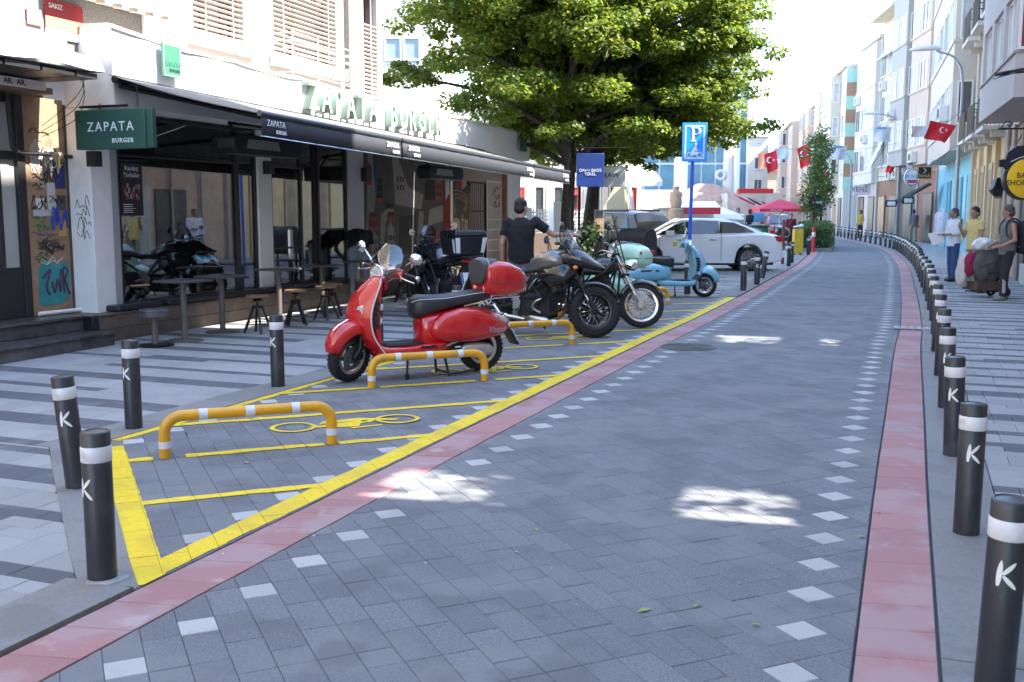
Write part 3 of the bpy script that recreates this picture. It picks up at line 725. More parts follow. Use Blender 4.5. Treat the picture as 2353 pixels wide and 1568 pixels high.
# ---- iron gates, poster wall and red post at the far end
t = lthing('graffiti_board', 'dark board painted with tan BİR BAR lettering beside the iron gate', 'board', 10.95, -.2, 0)
TAN = M('tan_paint', (.36, .25, .15), .7)
m = MB(); m.bb(f(0, 0, 0), f(1.0, .04, 1.75)); m.prism([(0, 1.75), (1.0, 1.75), (1.12, 2.25), (.66, 2.08), (0, 2.4)], 0, .04, fn=lambda u, v, h: f(u, h, v)); m.build('board', M('brown_board', (.05, .042, .036), .7, var=.3, scale=6), t)
text('lettering', 'B', f(.28, .05, 1.12), XS, .85, TAN, t, bold=.02); text('lettering', 'İR', f(.72, .05, 1.26), XS, .42, TAN, t, bold=.012); text('lettering', 'AR', f(.72, .05, .93), XS, .36, TAN, t, bold=.012)
for i in range(3):
    q_ = .07 * i; scrib('painted_frame', [f(.08 + q_, .045, 1.5 + q_ * .4), f(.06 + q_, .045, 2.05 - q_), f(.85 - q_ * .4, .045, 1.95 - q_), f(.8 - q_, .045, 1.6 + q_ * .2)], .008, TAN, t)
t = lthing('painted_yard_wall', 'yard wall behind the gate painted in big red and white curves', 'wall', 11.7, -1.4, 0)
m = MB(); m.bb(f(0, -.2, 0), f(3.6, 0, 3.0)); m.build('wall', PLASTER, t)
REDP = M('wall_red', (.62, .05, .03), .7, var=.1, scale=3)
m = MB(); m.prism([(1.2, .3), (2.9, .3), (3.2, 1.2), (2.9, 2.9), (2.1, 2.9), (2.0, 2.1), (1.2, 1.5), (.6, 1.35), (.6, .9)], .001, .006, fn=lambda u, v, h: f(u, h, v)); m.build('red_shape', REDP, t, smooth=False)
m = MB(); m.prism([(0, .2), (3.2, .2), (3.2, .72), (0, .78)], .0075, .011, fn=lambda u, v, h: f(u, h, v)); m.build('dark_shape', MUR, t, smooth=False)
m = MB(); m.prism([(.1, 2.3), (1.5, 2.2), (1.9, 2.95), (.1, 2.95)], .0075, .011, fn=lambda u, v, h: f(u, h, v)); m.build('purple_shape', M('wall_mauve', (.4, .3, .38), .7), t, smooth=False)
def bars(lbl, s0, s1, h, n, mat, cat='gate', rails=(.15, .75, 1.6), off=-.2, name='iron_gate', mesh=False):
    t = lthing(name, lbl, cat, s0, off, 0); w_ = s1 - s0
    m = MB()
    for x in (0, w_): m.bb(f(x - .025, -.025, 0), f(x + .025, .025, h))
    m.bb(f(.026, -.02, h - .05), f(w_ - .026, .02, h)); m.build('frame', mat, t)
    for z in rails:
        m = MB(); m.bb(f(.026, -.012, z), f(w_ - .026, .012, z + .03)); m.build('rail', mat, t)
    for i in range(1, n):
        m = MB(); m.cyl(f(w_ * i / n, .016, .05), f(w_ * i / n, .016, h - .055), .009, n=6); m.build('bar', mat, t)
bars('black iron bar gate in front of the red and white wall', 12.0, 13.05, 2.3, 9, DARKM); bars('cream lattice gate standing half open beside the red post', 13.1, 14.05, 2.35, 8, M('cream_iron', (.55, .5, .42), .6), rails=(.15, .4, .65, .9, 1.15, 1.4, 1.7))
t = lthing('gate_post', 'rusty red steel post with a knotted rope beside the cream gate', 'post', 14.2, -.15, 0)
m = MB(); m.bb(f(-.05, -.05, 0), f(.05, .05, 2.75)); m.build('post', M('rust_red', (.22, .07, .05), .7, var=.3, scale=10), t)
for i in range(3): tagline(rr, 13.45, 1.7 + .16 * i, .5, .18, 8, lambda u, v: (u - 14.2, .02, v), .008, BLACKINK, t)
t = lthing('end_wall', 'white end wall of the restaurant past the red post', 'wall', 14.4, 0, 0)
m = MB(); m.bb(f(0, -1.6, 0), f(.7, -.05, 2.86)); m.build('wall', PLASTER, t, bevel=.01)
# ---- upper storeys above the restaurant
hs = lthing('apartment_house', 'pale pink apartment house above the restaurant with slatted shutters and balcony rail', 'building', 0, 0, 0)
m = MB(); m.bb(f(1.6, -.8, 3.75), f(8.05, -9, 13)); 
m.build('core_wall', PINKW, hs)
WN = [(2.35, 3.7, 4.08), (4.35, 6.45, 4.05), (7.3, 7.98, 3.7)]
m = MB(); ed = 1.6
for z0, z1 in ((3.62, 6.0), (6.6, 9.0), (9.6, 12.2)):
    ed = 1.6
    for a, b, sz in WN:
        sz = sz + (z0 - 3.62); m.bb(f(ed, -.8, z0), f(a, -.3, z1)); m.bb(f(a, -.8, z0), f(b, -.3, sz)); m.bb(f(a, -.8, z1 - .3), f(b, -.3, z1)); ed = b
    m.bb(f(ed, -.8, z0), f(8.05, -.3, z1)); m.bb(f(1.6, -.8, z1), f(8.05, -.25, z1 + .6))
m.build('front_wall', PINKW, hs, smooth=False)
m = MB(); m.bb(f(6.62, -.3, 3.6), f(6.8, -.2, 13)); m.build('pebble_pier', PEBBLE, hs); m = MB(); m.cyl(f(6.9, -.24, 3.55), f(6.9, -.24, 13), .05); m.build('drainpipe', PINKW, hs)
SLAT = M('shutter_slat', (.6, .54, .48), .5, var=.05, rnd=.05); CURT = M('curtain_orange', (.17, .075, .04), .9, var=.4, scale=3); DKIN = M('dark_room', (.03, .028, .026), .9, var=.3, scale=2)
PWF = M('white_window_frame', (.66, .65, .63), .45, var=.03)
for wi, (a, b, sz) in enumerate(WN):
    m = MB(); e = .09
    m.bb(f(a - e, -.295, sz - .16), f(b + e, -.17, sz - .001)); m.build('sill', PWF, hs, bevel=.006)
    m = MB(); m.bb(f(a, -.42, sz), f(a + .07, -.32, 5.69)); m.bb(f(b - .07, -.42, sz), f(b, -.32, 5.69)); m.bb(f(a, -.42, 5.62), f(b, -.32, 5.70)); wf = m.build('window', PWF, hs, smooth=False)
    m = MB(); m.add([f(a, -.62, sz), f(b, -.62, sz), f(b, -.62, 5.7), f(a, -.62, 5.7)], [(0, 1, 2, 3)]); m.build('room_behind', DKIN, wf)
    m = MB()
    for k in range(3): x = a + .12 + (b - a - .4) * k / 2; m.add([f(x, -.6, sz), f(x + .14, -.58, sz), f(x + .14, -.58, 5.7), f(x, -.6, 5.7)], [(0, 1, 2, 3)])
    m.build('curtain', CURT, wf)
    for k in range(18):
        z = sz + .06 + k * .075
        if z > 5.45: break
        m = MB(); m.box(((a + b) / 2, .345, z), (b - a - .145, .05, .012), rot=Matrix.Rotation(R(-28), 3, 'X')); m.build('slat', SLAT, wf, smooth=False)
    for x in (a + .35, b - .35):
        m = MB(); m.bb(f(x, -.318, sz + .02), f(x + .012, -.31, 5.6)); m.build('slat_tape', SLAT, wf, smooth=False)
    for z0 in (6.6, 9.6):
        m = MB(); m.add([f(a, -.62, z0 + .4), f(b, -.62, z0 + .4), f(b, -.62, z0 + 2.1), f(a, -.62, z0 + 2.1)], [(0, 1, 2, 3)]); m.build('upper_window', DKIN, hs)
m = MB(); RAILM = M('cream_rail', (.6, .55, .5), .5)
for k in range(6): m.tube([f(4.3, -.28, 3.78 + k * .12), f(4.3, .1, 3.78 + k * .12), f(6.55, .1, 3.74 + k * .12), f(6.55, -.28, 3.74 + k * .12)], .011, 6)
m.build('balcony_rails', RAILM, hs)
for s in (4.3, 5.05, 5.8, 6.55):
    m = MB(); m.cyl(f(s, .1, 3.66), f(s, .1, 4.42), .014, n=6); m.build('baluster', RAILM, hs)
# ---- neighbour: brown graffiti pilaster, dark door, steps, canopy, pebble-dash storey
nb_ = lthing('corner_house', 'weathered corner house with pebble dash wall, dark door and graffiti pilaster', 'building')
m = MB(); m.bb(f(-9, -1.2, 3.45), f(1.59, -.31, 13)); m.build('pebble_wall', PEBBLE, nb_)
m = MB(); m.bb(f(-9, -.308, 3.5), f(.0, -.29, 3.66)); m.bb(f(1.35, -.308, 3.85), f(2.2, -.26, 6)); m.build('white_band', PLASTER, nb_)
BROWNP = M('brown_pilaster', (.30, .185, .11), .7, var=.25, scale=4, bump=.15, spots=[((.42, .3, .2), 2.2, .55, .6), ((.12, .08, .06), 3.4, .6, .5)])
m = MB(); m.bb(f(-.44, -.95, .36), f(.195, -.6, 2.95)); m.build('pilaster', BROWNP, nb_)
TEAL = M('teal_spray', (.03, .24, .25), .6, var=.2, scale=6)
flat('teal_patch', [(-.34, .5), (-.28, .46), (0, .47), (.14, .52), (.17, .8), (.12, 1.0), (-.05, .95), (-.2, 1.02), (-.33, .93)], -.599, TEAL, nb_)
GW = M('grey_spray', (.5, .5, .5), .6); GB = M('blue_spray', (.03, .06, .35), .6); GG = M('green_spray', (.04, .2, .08), .6); PU = M('maroon_spray', (.07, .015, .05), .6)
PP = lambda u, v: f(u, -.594, v)
for (nm, pts, r_, mt) in (('graffiti_tag', [(-.28, .8), (-.15, .9), (-.22, .7), (-.18, .6)], .016, PU), ('graffiti_tag', [(-.13, .75), (-.09, .62), (-.04, .78), (.0, .62), (.02, .9)], .013, PU), ('graffiti_tag', [(.06, .6), (.06, .9), (.13, .88), (.08, .76), (.15, .58)], .013, PU)):
    scrib(nm, [PP(*q) for q in pts], r_, mt, nb_)
for (x, z, w_, h_, k, r_, mt, cnt) in ((-.36, 2.05, .46, .34, 14, .008, GW, 3), (-.34, 1.95, .4, .16, 10, .007, BLACKINK, 2), (-.36, 1.35, .3, .14, 9, .01, GG, 1), (-.08, 1.36, .24, .3, 8, .012, GB, 2), (-.3, 1.12, .3, .16, 12, .005, BLACKINK, 3), (-.2, 1.06, .3, .14, 9, .009, BLACKINK, 2), (-.38, .98, .2, .12, 9, .005, GG, 2), (-.36, 1.62, .2, .18, 8, .006, BLACKINK, 3), (-.1, 1.7, .22, .1, 8, .007, BLACKINK, 2), (-.35, 2.5, .3, .12, 8, .006, BLACKINK, 1), (-.25, .95, .3, .1, 8, .006, GW, 2)):
    for i in range(cnt): tagline(rr, x, z, w_, h_, k, PP, r_, mt, nb_)
for i in range(46):
    x, z = rr.uniform(-.41, .0), rr.uniform(.95, 2.35); mt = rr.choice((BLACKINK, BLACKINK, BLACKINK, GW, GG, GB, PU)); tagline(rr, x, z, rr.uniform(.06, .18), rr.uniform(.03, .10), rr.randint(5, 9), PP, rr.uniform(.0018, .004), mt, nb_)
for i in range(9):
    x, z = rr.uniform(-.38, .0), rr.uniform(.6, 2.5); flat('smudge', [(x + .07 * math.cos(a) * rr.uniform(.6, 1.3), z + .06 * math.sin(a) * rr.uniform(.6, 1.3)) for a in np.linspace(0, 2 * PI, 11)[:-1]], -.5995 + .0001 * i, M('smudge_%d' % (i % 3), ((.36, .25, .17), (.2, .13, .09), (.42, .36, .31))[i % 3], .8, var=.2), nb_, th=.0006)
def sticker(x0, z0, x1, z1, col, words=None, wc=None, sz=.03):
    st_ = flat('sticker', [(x0, z0), (x1, z0), (x1, z1), (x0, z1)], -.597, M('sticker_%d%d%d' % tuple(int(c * 99) for c in col), col, .5), nb_)
    if words: text('lettering', words, f((x0 + x1) / 2, -.59, z1 - sz * .9), XS, sz, wc or INK, st_, .001)
sticker(.0, 1.88, .17, 2.2, (.02, .03, .12), 'SYSTEM', sz=.036); sticker(-.13, 1.6, .0, 1.95, (.5, .5, .48)); sticker(.03, 1.62, .16, 1.8, (.06, .06, .06)); sticker(.03, 1.3, .15, 1.48, (.5, .3, .06))
sticker(-.33, 1.62, -.18, 1.76, (.6, .6, .58)); sticker(-.36, 1.55, -.05, 1.63, (.45, .45, .45)); sticker(-.28, 2.23, -.22, 2.25, (.3, .2, .12))
for i in range(3):
    flat('sticker_dot', [(.03 + .05 * i, 1.98 + .04 * i), (.07 + .05 * i, 1.97 + .04 * i), (.06 + .05 * i, 2.02 + .04 * i)], -.592, GB, nb_)
m = MB(); m.tube([f(-.45, -.5, .39), f(.2, -.48, .385)], .025, 8); m.build('white_pipe', WHITEP, nb_)
# door
m = MB(); o_ = -.62
m.bb(f(-.56, o_ - .06, .36), f(-.445, o_ + .04, 2.95)); m.bb(f(-4, o_ - .06, 2.2), f(-.565, o_ + .03, 2.3)); m.bb(f(-4, o_ - .06, .36), f(-.565, o_ + .03, .95)); m.bb(f(-.86, o_ - .05, .955), f(-.80, o_ + .03, 2.195)); m.bb(f(-4, o_ - .05, 1.5), f(-.87, o_ + .02, 1.56)); m.bb(f(-4, o_ - .06, 2.85), f(-.57, o_ + .03, 2.95))
dr = m.build('door', BLKF, nb_, smooth=False, bevel=.006)
m = MB(); m.add([f(-4, o_ - .02, .95), f(-.56, o_ - .02, .95), f(-.56, o_ - .02, 2.86), f(-4, o_ - .02, 2.86)], [(0, 1, 2, 3)]); m.build('frosted_pane', M('frosted_pane', (.36, .37, .36), .35, var=.12, scale=1.5), dr)
m = MB(); m.add([f(-9, -.9, 0), f(.2, -.9, 0), f(.2, -.9, 3.6), f(-9, -.9, 3.6)], [(0, 1, 2, 3)]); m.build('inner_wall', INTER, nb_)
MARB = M('black_marble', (.025, .026, .028), .3, col2=(.1, .1, .105), scale=6, bump=.05)
for z0, z1, off in ((.0, .17, .28), (.172, .355, -.12)):
    m = MB(); m.bb(f(-7, -1.0 if z0 else -1.0, z0), f(-.05 if z0 == 0 else -.115, off - .03, z1 - .03)); m.bb(f(-7, -1.0, z1 - .03), f(-.045 if z0 == 0 else -.113, off, z1)); m.build('step', MARB, nb_, bevel=.005)
cn = lthing('canopy', 'dark ribbed canopy with a ragged whitewashed edge over the neighbouring door', 'canopy', 0, 0, 0)
m = MB(); 
for i in range(14): m.bb(f(-7 + i * .5, -.59, 3.12), f(-6.53 + i * .5 if i < 13 else -.18, .3, 3.16 + .02 * (i % 2)))
m.build('soffit', BLKF, cn)
m = MB(); m.loft([[f(s, -.59, 3.2), f(s, .34, 3.2), f(s, .36, 3.22 + .02 * math.sin(5 * s)), f(s, .30, 3.36 + .015 * math.sin(8 * s)), f(s, -.29, 3.52)] for s in np.linspace(-7, -.12, 30)]); m.build('roof', M('whitewashed_edge', (.6, .59, .57), .8, var=.3, scale=5), cn)
m = MB(); m.bb(f(-7, -.6, 2.97), f(-.2, -.35, 3.04)); m.build('shutter_box', M('brown_box', (.2, .13, .09), .7, var=.2), cn)
m = MB(); m.bb(f(-7, -.34, 3.0), f(-.34, -.31, 3.1)); m.build('worn_board', PLASTER, cn)
text('lettering', 'AR.  AR.', f(-.8, -.3, 3.05), XS, .09, BLACKINK, cn, .004)
for k in range(3):
    m = MB(); m.tube(smoothpath([f(-3.5, .15, 3.5 - .03 * k), f(-1.8, .17, 3.42 - .04 * k), f(-.7, .16, 3.36 - .04 * k), f(-.2, .1, 3.18 - .05 * k), f(-.1, -.1, 2.95 - .12 * k), f(-.3, -.45, 2.6 - .06 * k)], 8), .0045, 5); m.build('cable', BLACKP, cn)
gp = lthing('gas_pipe', 'black gas pipe with brass valve and yellow handle across the pilaster', 'gas pipe')
m = MB(); m.tube(smoothpath([f(-.68, -.56, 2.95), f(-.68, -.53, 2.4), f(-.66, -.52, 2.32), f(-.55, -.52, 2.28), f(-.1, -.5, 2.28), f(.2, -.5, 2.27)], 5), .024, 10); m.build('pipe', BLACKP, gp)
m = MB(); m.cyl(f(-.15, -.5, 2.28), f(.04, -.5, 2.28), .032, n=10); m.cyl(f(-.13, -.5, 2.28), f(-.1, -.5, 2.28), .045, n=6); m.cyl(f(.0, -.5, 2.28), f(.03, -.5, 2.28), .045, n=6); m.build('valve', M('brass', (.5, .46, .36), .4, .8, var=.2), gp)
m = MB(); m.bb(f(-.06, -.46, 2.12), f(-.04, -.45, 2.26)); m.build('valve_handle', M('valve_yellow', (.75, .6, .02), .4), gp)
t = lthing('street_sign', 'red and orange street name plate on the pebble dash wall', 'sign', 0, -.29, 0)
m = MB(); m.bb(f(-.32, .0, 3.86), f(.27, .012, 4.05)); m.build('upper_plate', M('plate_red', (.30, .02, .02), .4), t); m = MB(); m.bb(f(-.32, .0, 3.73), f(.27, .012, 3.858)); m.build('lower_plate', M('sign_orange', (.62, .26, .14), .4), t)
text('lettering', 'SAKIZ', f(-.16, .015, 3.98), XS, .08, INK, t, .003)
m = MB(); m.bb(f(-.32, 0, 3.62), f(.25, .012, 3.72)); m.build('white_plate', WHITEP, t)
t = lthing('number_plate', 'small pink house number plate showing 1 left of the street sign', 'sign', -.48, -.29, 0)
m = MB(); m.bb(f(-.11, 0, 3.72), f(.11, .012, 3.9)); m.build('plate', M('sign_pink', (.55, .22, .2), .4), t); text('lettering', '1', f(0, .015, 3.81), XS, .13, INK, t, .003)
t = lthing('shop_board', 'long white signboard with a row of spotlights above the pebble dash wall', 'sign', 0, -.3, 0)
m = MB(); m.bb(f(-.35, .02, 4.14), f(1.72, .3, 4.75)); m.build('board', M('board_white', (.55, .57, .6), .4), t, bevel=.01); text('lettering', '05', f(.75, .304, 4.33), XS, .26, INK, t, .006)
for i in range(7):
    m = MB(); m.cyl(f(-.2 + i * .29, .2, 4.139), f(-.2 + i * .29, .2, 4.1), .045, .055, n=12); m.build('spotlight', M('lamp_cream', (.6, .5, .4), .4), t)
# ================================================================== RIGHT SIDE: row of apartment houses
class Fr:
    """street-front frame: s along the wall, off out to the street, z up"""
    def __init__(s, o, ang): s.o = Vector((o[0], o[1], 0)); s.a = R(ang); s.x = Vector((math.cos(s.a), math.sin(s.a), 0)); s.y = Vector((-math.sin(s.a), math.cos(s.a), 0))
    def w(s, u, off, z=0): return s.o + s.x * u + s.y * off + Vector((0, 0, z))
F1 = Fr((11.88, 23.98), 71.3); e1 = F1.w(29.7, 0); F2 = Fr((e1.x, e1.y), 82.5); e2 = F2.w(20.2, .9); F3 = Fr((e2.x, e2.y), 79.5); e3 = F3.w(30, 0); F4 = Fr((e3.x - 1.2, e3.y), 79)
XD = Vector((-1, 0, 0)); YD = Vector((0, -1, 0))
GLD = M('window_glass', (0.055, 0.06, 0.068), 0.06, var=0.3, scale=1.2, spec=0.9)
GLP = M('window_curtain', (0.42, 0.43, 0.44), 0.35, var=0.25, scale=2.5)
def bx(a, b): m = MB(); m.bb(a, b); return m
WMESH = {}
def window(par, c, w_, h_, face, pane=GLD, frame=PWF, sill=True, split=2, depth=.05, name='window'):
    """white casement window at c (centre on the wall face); face: direction its outside looks, in the parent's frame"""
    key = (round(w_, 2), round(h_, 2), pane.name, frame.name, sill, split, depth)
    if key not in WMESH:
        m = MB(); t = .055; d = depth
        m.bb((-w_ / 2, 0, -h_ / 2), (-w_ / 2 + t, d, h_ / 2)); m.bb((w_ / 2 - t, 0, -h_ / 2), (w_ / 2, d, h_ / 2)); m.bb((-w_ / 2 + t, 0, h_ / 2 - t), (w_ / 2 - t, d, h_ / 2)); m.bb((-w_ / 2 + t, 0, -h_ / 2), (w_ / 2 - t, d, -h_ / 2 + t))
        for i in range(1, split): x = -w_ / 2 + w_ * i / split; m.bb((x - t / 2, .004, -h_ / 2 + t), (x + t / 2, d - .006, h_ / 2 - t))
        if sill: m.bb((-w_ / 2 - .06, 0, -h_ / 2 - .06), (w_ / 2 + .06, d + .07, -h_ / 2 - .002))
        a = bpy.data.meshes.new('window'); a.from_pydata(m.v, [], m.f); a.materials.append(frame)
        b = bpy.data.meshes.new('pane'); b.from_pydata([(-w_ / 2 + t, .012, -h_ / 2 + t), (w_ / 2 - t, .012, -h_ / 2 + t), (w_ / 2 - t, .012, h_ / 2 - t), (-w_ / 2 + t, .012, h_ / 2 - t)], [], [(3, 2, 1, 0)]); b.materials.append(pane)
        WMESH[key] = (a, b)
    a, b = WMESH[key]; rz = math.atan2(face[1], face[0]) - PI / 2
    o = link(name, a, par, loc=c, rot=(0, 0, rz)); link('pane', b, o); return o
def house(name, label, F, s0, s1, H, col, bay=None, floors=(), nwin=3, bwin=2, winw=1.0, winh=1.4, depth=9, base=None, baseh=3.4, roof=None, eave=.25, mat=None, sidewin=True, pale=.5, cat='building', group=None, basewin=True):
    col = (min(.8, col[0] * .84), col[1] * .78, col[2] * .71)
    mt = mat or M('render_%02d_%02d_%02d' % tuple(int(c * 99) for c in col), col, 0.85, var=0.06, scale=1.6, bump=0.12, bscale=60, spots=[(tuple(c * .8 for c in col), .7, .58, .4)])
    t = thing(name, label, cat, F.w(s0, 0), F.a, group); L = s1 - s0; rr = random.Random(int(s0 * 10) + int(H))
    z0 = baseh if base else 0
    m = MB(); m.bb((0, -depth, z0), (L - .015, 0, H)); m.build('wall', mt, t, smooth=False)
    if base: bx((.0, -depth, 0), (L - .015, -.005, z0 - .003)).build('ground_floor_wall', base, t, smooth=False)
    rm = roof or mt
    bx((-.04, -depth - .2, H + .001), (L + .02, eave, H + .22)).build('roof_eave', rm, t, smooth=False)
    bay = bay or ()
    for b0, b1, off, bz0, bz1 in bay:
        bx((b0, .002, bz0), (b1, off, bz1)).build('bay', mt, t, smooth=False)
    for sill_z in floors:
        spans = [(b0, b1, off) for b0, b1, off, bz0, bz1 in bay if bz0 < sill_z < bz1]
        for b0, b1, off in spans:
            W_ = (b1 - b0); bx((b0 - .03, off * .0 + .003, sill_z - .1), (b1 + .03, off + .05, sill_z - .001)).build('sill_band', mt, t, smooth=False)
            for i in range(bwin):
                window(t, (b0 + W_ * (i + .5) / bwin, off + .001, sill_z + winh / 2), W_ / bwin * .72, winh, (0, 1), GLP if rr.random() < pale else GLD, sill=False)
            if sidewin and off > .5: window(t, (b0 - .001, off * .5, sill_z + winh / 2), off * .62, winh, (-1, 0), GLP if rr.random() < .5 else GLD, sill=False, split=1)
        for i in range(nwin):
            x = L * (i + .5) / nwin
            if any(b0 - winw * .6 < x < b1 + winw * .6 for b0, b1, off in spans): continue
            window(t, (x, .001, sill_z + winh / 2), winw, winh, (0, 1), GLP if rr.random() < pale else GLD)
    if base and basewin:
        k = max(1, int(L / 2.6))
        for i in range(k):
            x = L * (i + .5) / k; q = rr.random()
            dm = M('shopfront_%d' % (i % 4), ((.05, .05, .055), (.22, .13, .09), (.1, .14, .16), (.3, .28, .25))[i % 4], .3, var=.3, scale=2)
            m = MB(); m.bb((x - .9, -.004, .02), (x + .9, .05, 2.6)); o = m.build('shopfront', BLKF if q < .5 else GREYP, t, smooth=False)
            for j in range(2): bx((x - .82 + j * .84, .051, .12), (x - .02 + j * .82, .056, 2.5)).build('pane', dm, o, smooth=False)
    return t
FL = [4.6, 7.4, 10.2, 13.0]
PEACH = M('peach_render', (.48, .35, .27), .85, var=.08, scale=2, bump=.12, bscale=60); YEL = M('yellow_render', (.55, .43, .26), .85, var=.08, scale=2, bump=.12, bscale=60); BLUEW = M('blue_render', (.20, .45, .55), .85, var=.15, scale=1.2, bump=.1, bscale=60)
GREYB = M('bay_grey', (.46, .42, .41), .85, var=.04, scale=2, bump=.1, bscale=80)
# --- nearest house: deep grey bay overhanging the pavement, wide white windows
hA = house('apartment_house', 'grey apartment house with a deep overhanging bay window above the yellow round sign', F1, -12, 3.1, 9.5, (.46, .42, .41), None, (), base=PEACH, baseh=3.7, mat=GREYB, basewin=False)
o_ = .9
bx((0, -9, 9.73), (5.2, -.01, 12.4)).build('added_shade_block', GREYB, hA, smooth=False)  # unseen upper block, added to keep the bikes opposite in shade
for k in range(2):
    z = 3.77 + 2.8 * k
    m = MB(); m.prism([(7.43, .002), (13.55, .002), (13.55, o_), (7.43, o_)], z, z + .82, fn=lambda u, v, h: (u, v, h)); m.build('bay', GREYB, hA, smooth=False)
    bx((7.40, .002, z + .821), (13.58, o_ + .04, z + .87)).build('sill_band', M('sill_stone', (.3, .28, .27), .7, var=.1), hA, smooth=False)
    bx((7.43, .002, z + 2.05), (13.55, o_, z + 2.798)).build('bay_head', GREYB, hA, smooth=False)
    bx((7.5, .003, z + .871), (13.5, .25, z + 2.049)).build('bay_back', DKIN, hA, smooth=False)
    for x0, x1 in ((7.43, 7.75), (9.35, 9.75), (11.3, 11.7), (13.2, 13.55)):
        bx((x0, .26, z + .871), (x1, o_ - .001, z + 2.049)).build('pier', GREYB, hA, smooth=False)
    for x0, x1 in ((7.75, 9.35), (9.75, 11.3), (11.7, 13.2)):
        window(hA, ((x0 + x1) / 2, o_ - .16, z + 1.46), x1 - x0 - .005, 1.175, (0, 1), GLP, sill=False, split=3, depth=.09)
    window(hA, (7.44, .58, z + 1.46), .6, 1.17, (-1, 0), GLD if k else M('red_curtain', (.3, .04, .03), .6), sill=False, split=1, depth=.08)
# shuttered shop under it, pipes, iron lamp bracket
CORR = M('corrugated_shutter', (.42, .45, .42), .5, var=.12, scale=1.5)
m = MB(); pts = []
for i in range(97): pts.append((6.2 + i * .05, .02 + .018 * math.sin(i * PI / 2)))
m.loft([[(u, v, z) for u, v in pts] for z in (.45, 2.35)], caps=False, closed=False); m.build('roller_shutter', CORR, hA)
bx((6.1, .0, .0), (11.1, .12, .44)).build('shop_plinth', M('shop_plinth', (.42, .43, .42), .7, var=.1), hA, bevel=.01)
for x, h in ((11.9, 3.7), (13.3, 3.7), (14.6, 9.4)):
    m = MB(); m.cyl((x, .08, .0), (x, .08, h), .045, n=10); m.build('drainpipe', M('pipe_grey', (.3, .28, .27), .5), hA)
bx((11.2, .001, .0), (12.6, .05, 2.3)).build('door', M('door_dark', (.06, .05, .045), .5, var=.2), hA, smooth=False)
m = MB(); m.tube(smoothpath([(8.2, .1, 3.55), (10, .06, 3.4), (11.5, .08, 3.5), (12.9, .1, 3.2)], 6), .012, 6); m.tube(smoothpath([(8.2, .12, 3.62), (10.5, .1, 3.3), (12.9, .1, 3.3)], 6), .01, 6); m.build('cable', BLACKP, hA)
# --- yellow house with iron balconies
hB = house('apartment_house', 'narrow pale yellow house with black iron balconies between grey and blue houses', F1, 3.12, 11.38, 12.8, (.62, .54, .42), [], (4.6, 7.6, 10.6), 3, winw=1.1, winh=1.7, base=YEL, baseh=3.6, basewin=False)
for i in range(4):
    x = .8 + i * 2.1
    m = MB(); m.bb((x, -.002, .05), (x + .75, .06, 3.0)); o = m.build('tall_door', M('door_ochre', (.38, .3, .18), .6, var=.15), hB, smooth=False); bx((x + .1, .061, .3), (x + .65, .066, 2.8)).build('pane', M('door_glass', (.25, .21, .15), .25, var=.3, scale=2), o, smooth=False)
    m = MB(); m.bb((x + .9, -.002, .0), (x + 1.15, .12, 3.55)); m.build('pilaster', YEL, hB, smooth=False)
for z in (3.75, 6.9, 9.9):
    for x in (.3, 3.2, 6.0):
        m = MB(); m.bb((x, 0.002, z), (x + 1.9, .62, z + .1)); m.bb((x + .1, .002, z - .18), (x + .3, .4, z - .002)); m.bb((x + 1.6, .002, z - .18), (x + 1.8, .4, z - .002)); bl = m.build('balcony', M('balcony_stone', (.55, .52, .47), .8, var=.08), hB, smooth=False)
        for a, b in (((x + .03, .59), (x + 1.87, .59)), ((x + .03, .02), (x + .03, .57)), ((x + 1.87, .02), (x + 1.87, .57))):
            m = MB(); m.tube([(*a, z + .95), (*b, z + .95)], .018, 6); m.tube([(*a, z + .16), (*b, z + .16)], .012, 6); n = 14 if b[0] - a[0] > 1 else 5
            for i in range(n + 1): u = i / n; p = (a[0] + (b[0] - a[0]) * u, a[1] + (b[1] - a[1]) * u); m.cyl((*p, z + .16), (*p, z + .95), .009, n=5)
            m.build('railing', BLKF, bl)
# --- blue painted ground floor with a cream bay above
hC = house('apartment_house', 'cream house with projecting bay above a turquoise painted ground floor', F1, 11.4, 29.0, 13.2, (.62, .585, .55), [(.35, 12.5, .8, 3.67, 13.1)], (4.55, 7.35, 10.1), 6, 5, 1.2, 1.45, base=BLUEW, baseh=3.6, basewin=False)
rr = random.Random(11)
for i in range(7):
    x = .6 + i * 1.7
    m = MB(); m.bb((x, -.003, .9 if i % 3 else .05), (x + .8, .04, 2.9)); o = m.build('painted_door', M('turq_%d' % (i % 3), ((.1, .33, .42), (.25, .5, .56), (.06, .22, .3))[i % 3], .6, var=.2, scale=3), hC, smooth=False)
    c = ((.6, .3, .5), (.65, .55, .15), (.1, .2, .5), (.7, .7, .65), (.5, .1, .15), (.2, .5, .3), (.7, .4, .2))[i]
    m = MB(); m.prism([(x + .85, .6), (x + 1.2, .5), (x + 1.45, .9), (x + 1.3, 1.9), (x + .95, 1.6)], .0, .008, fn=lambda u, v, h: (u, h, v)); m.build('wall_painting', M('wallart_%d' % i, c, .7), hC, smooth=False)
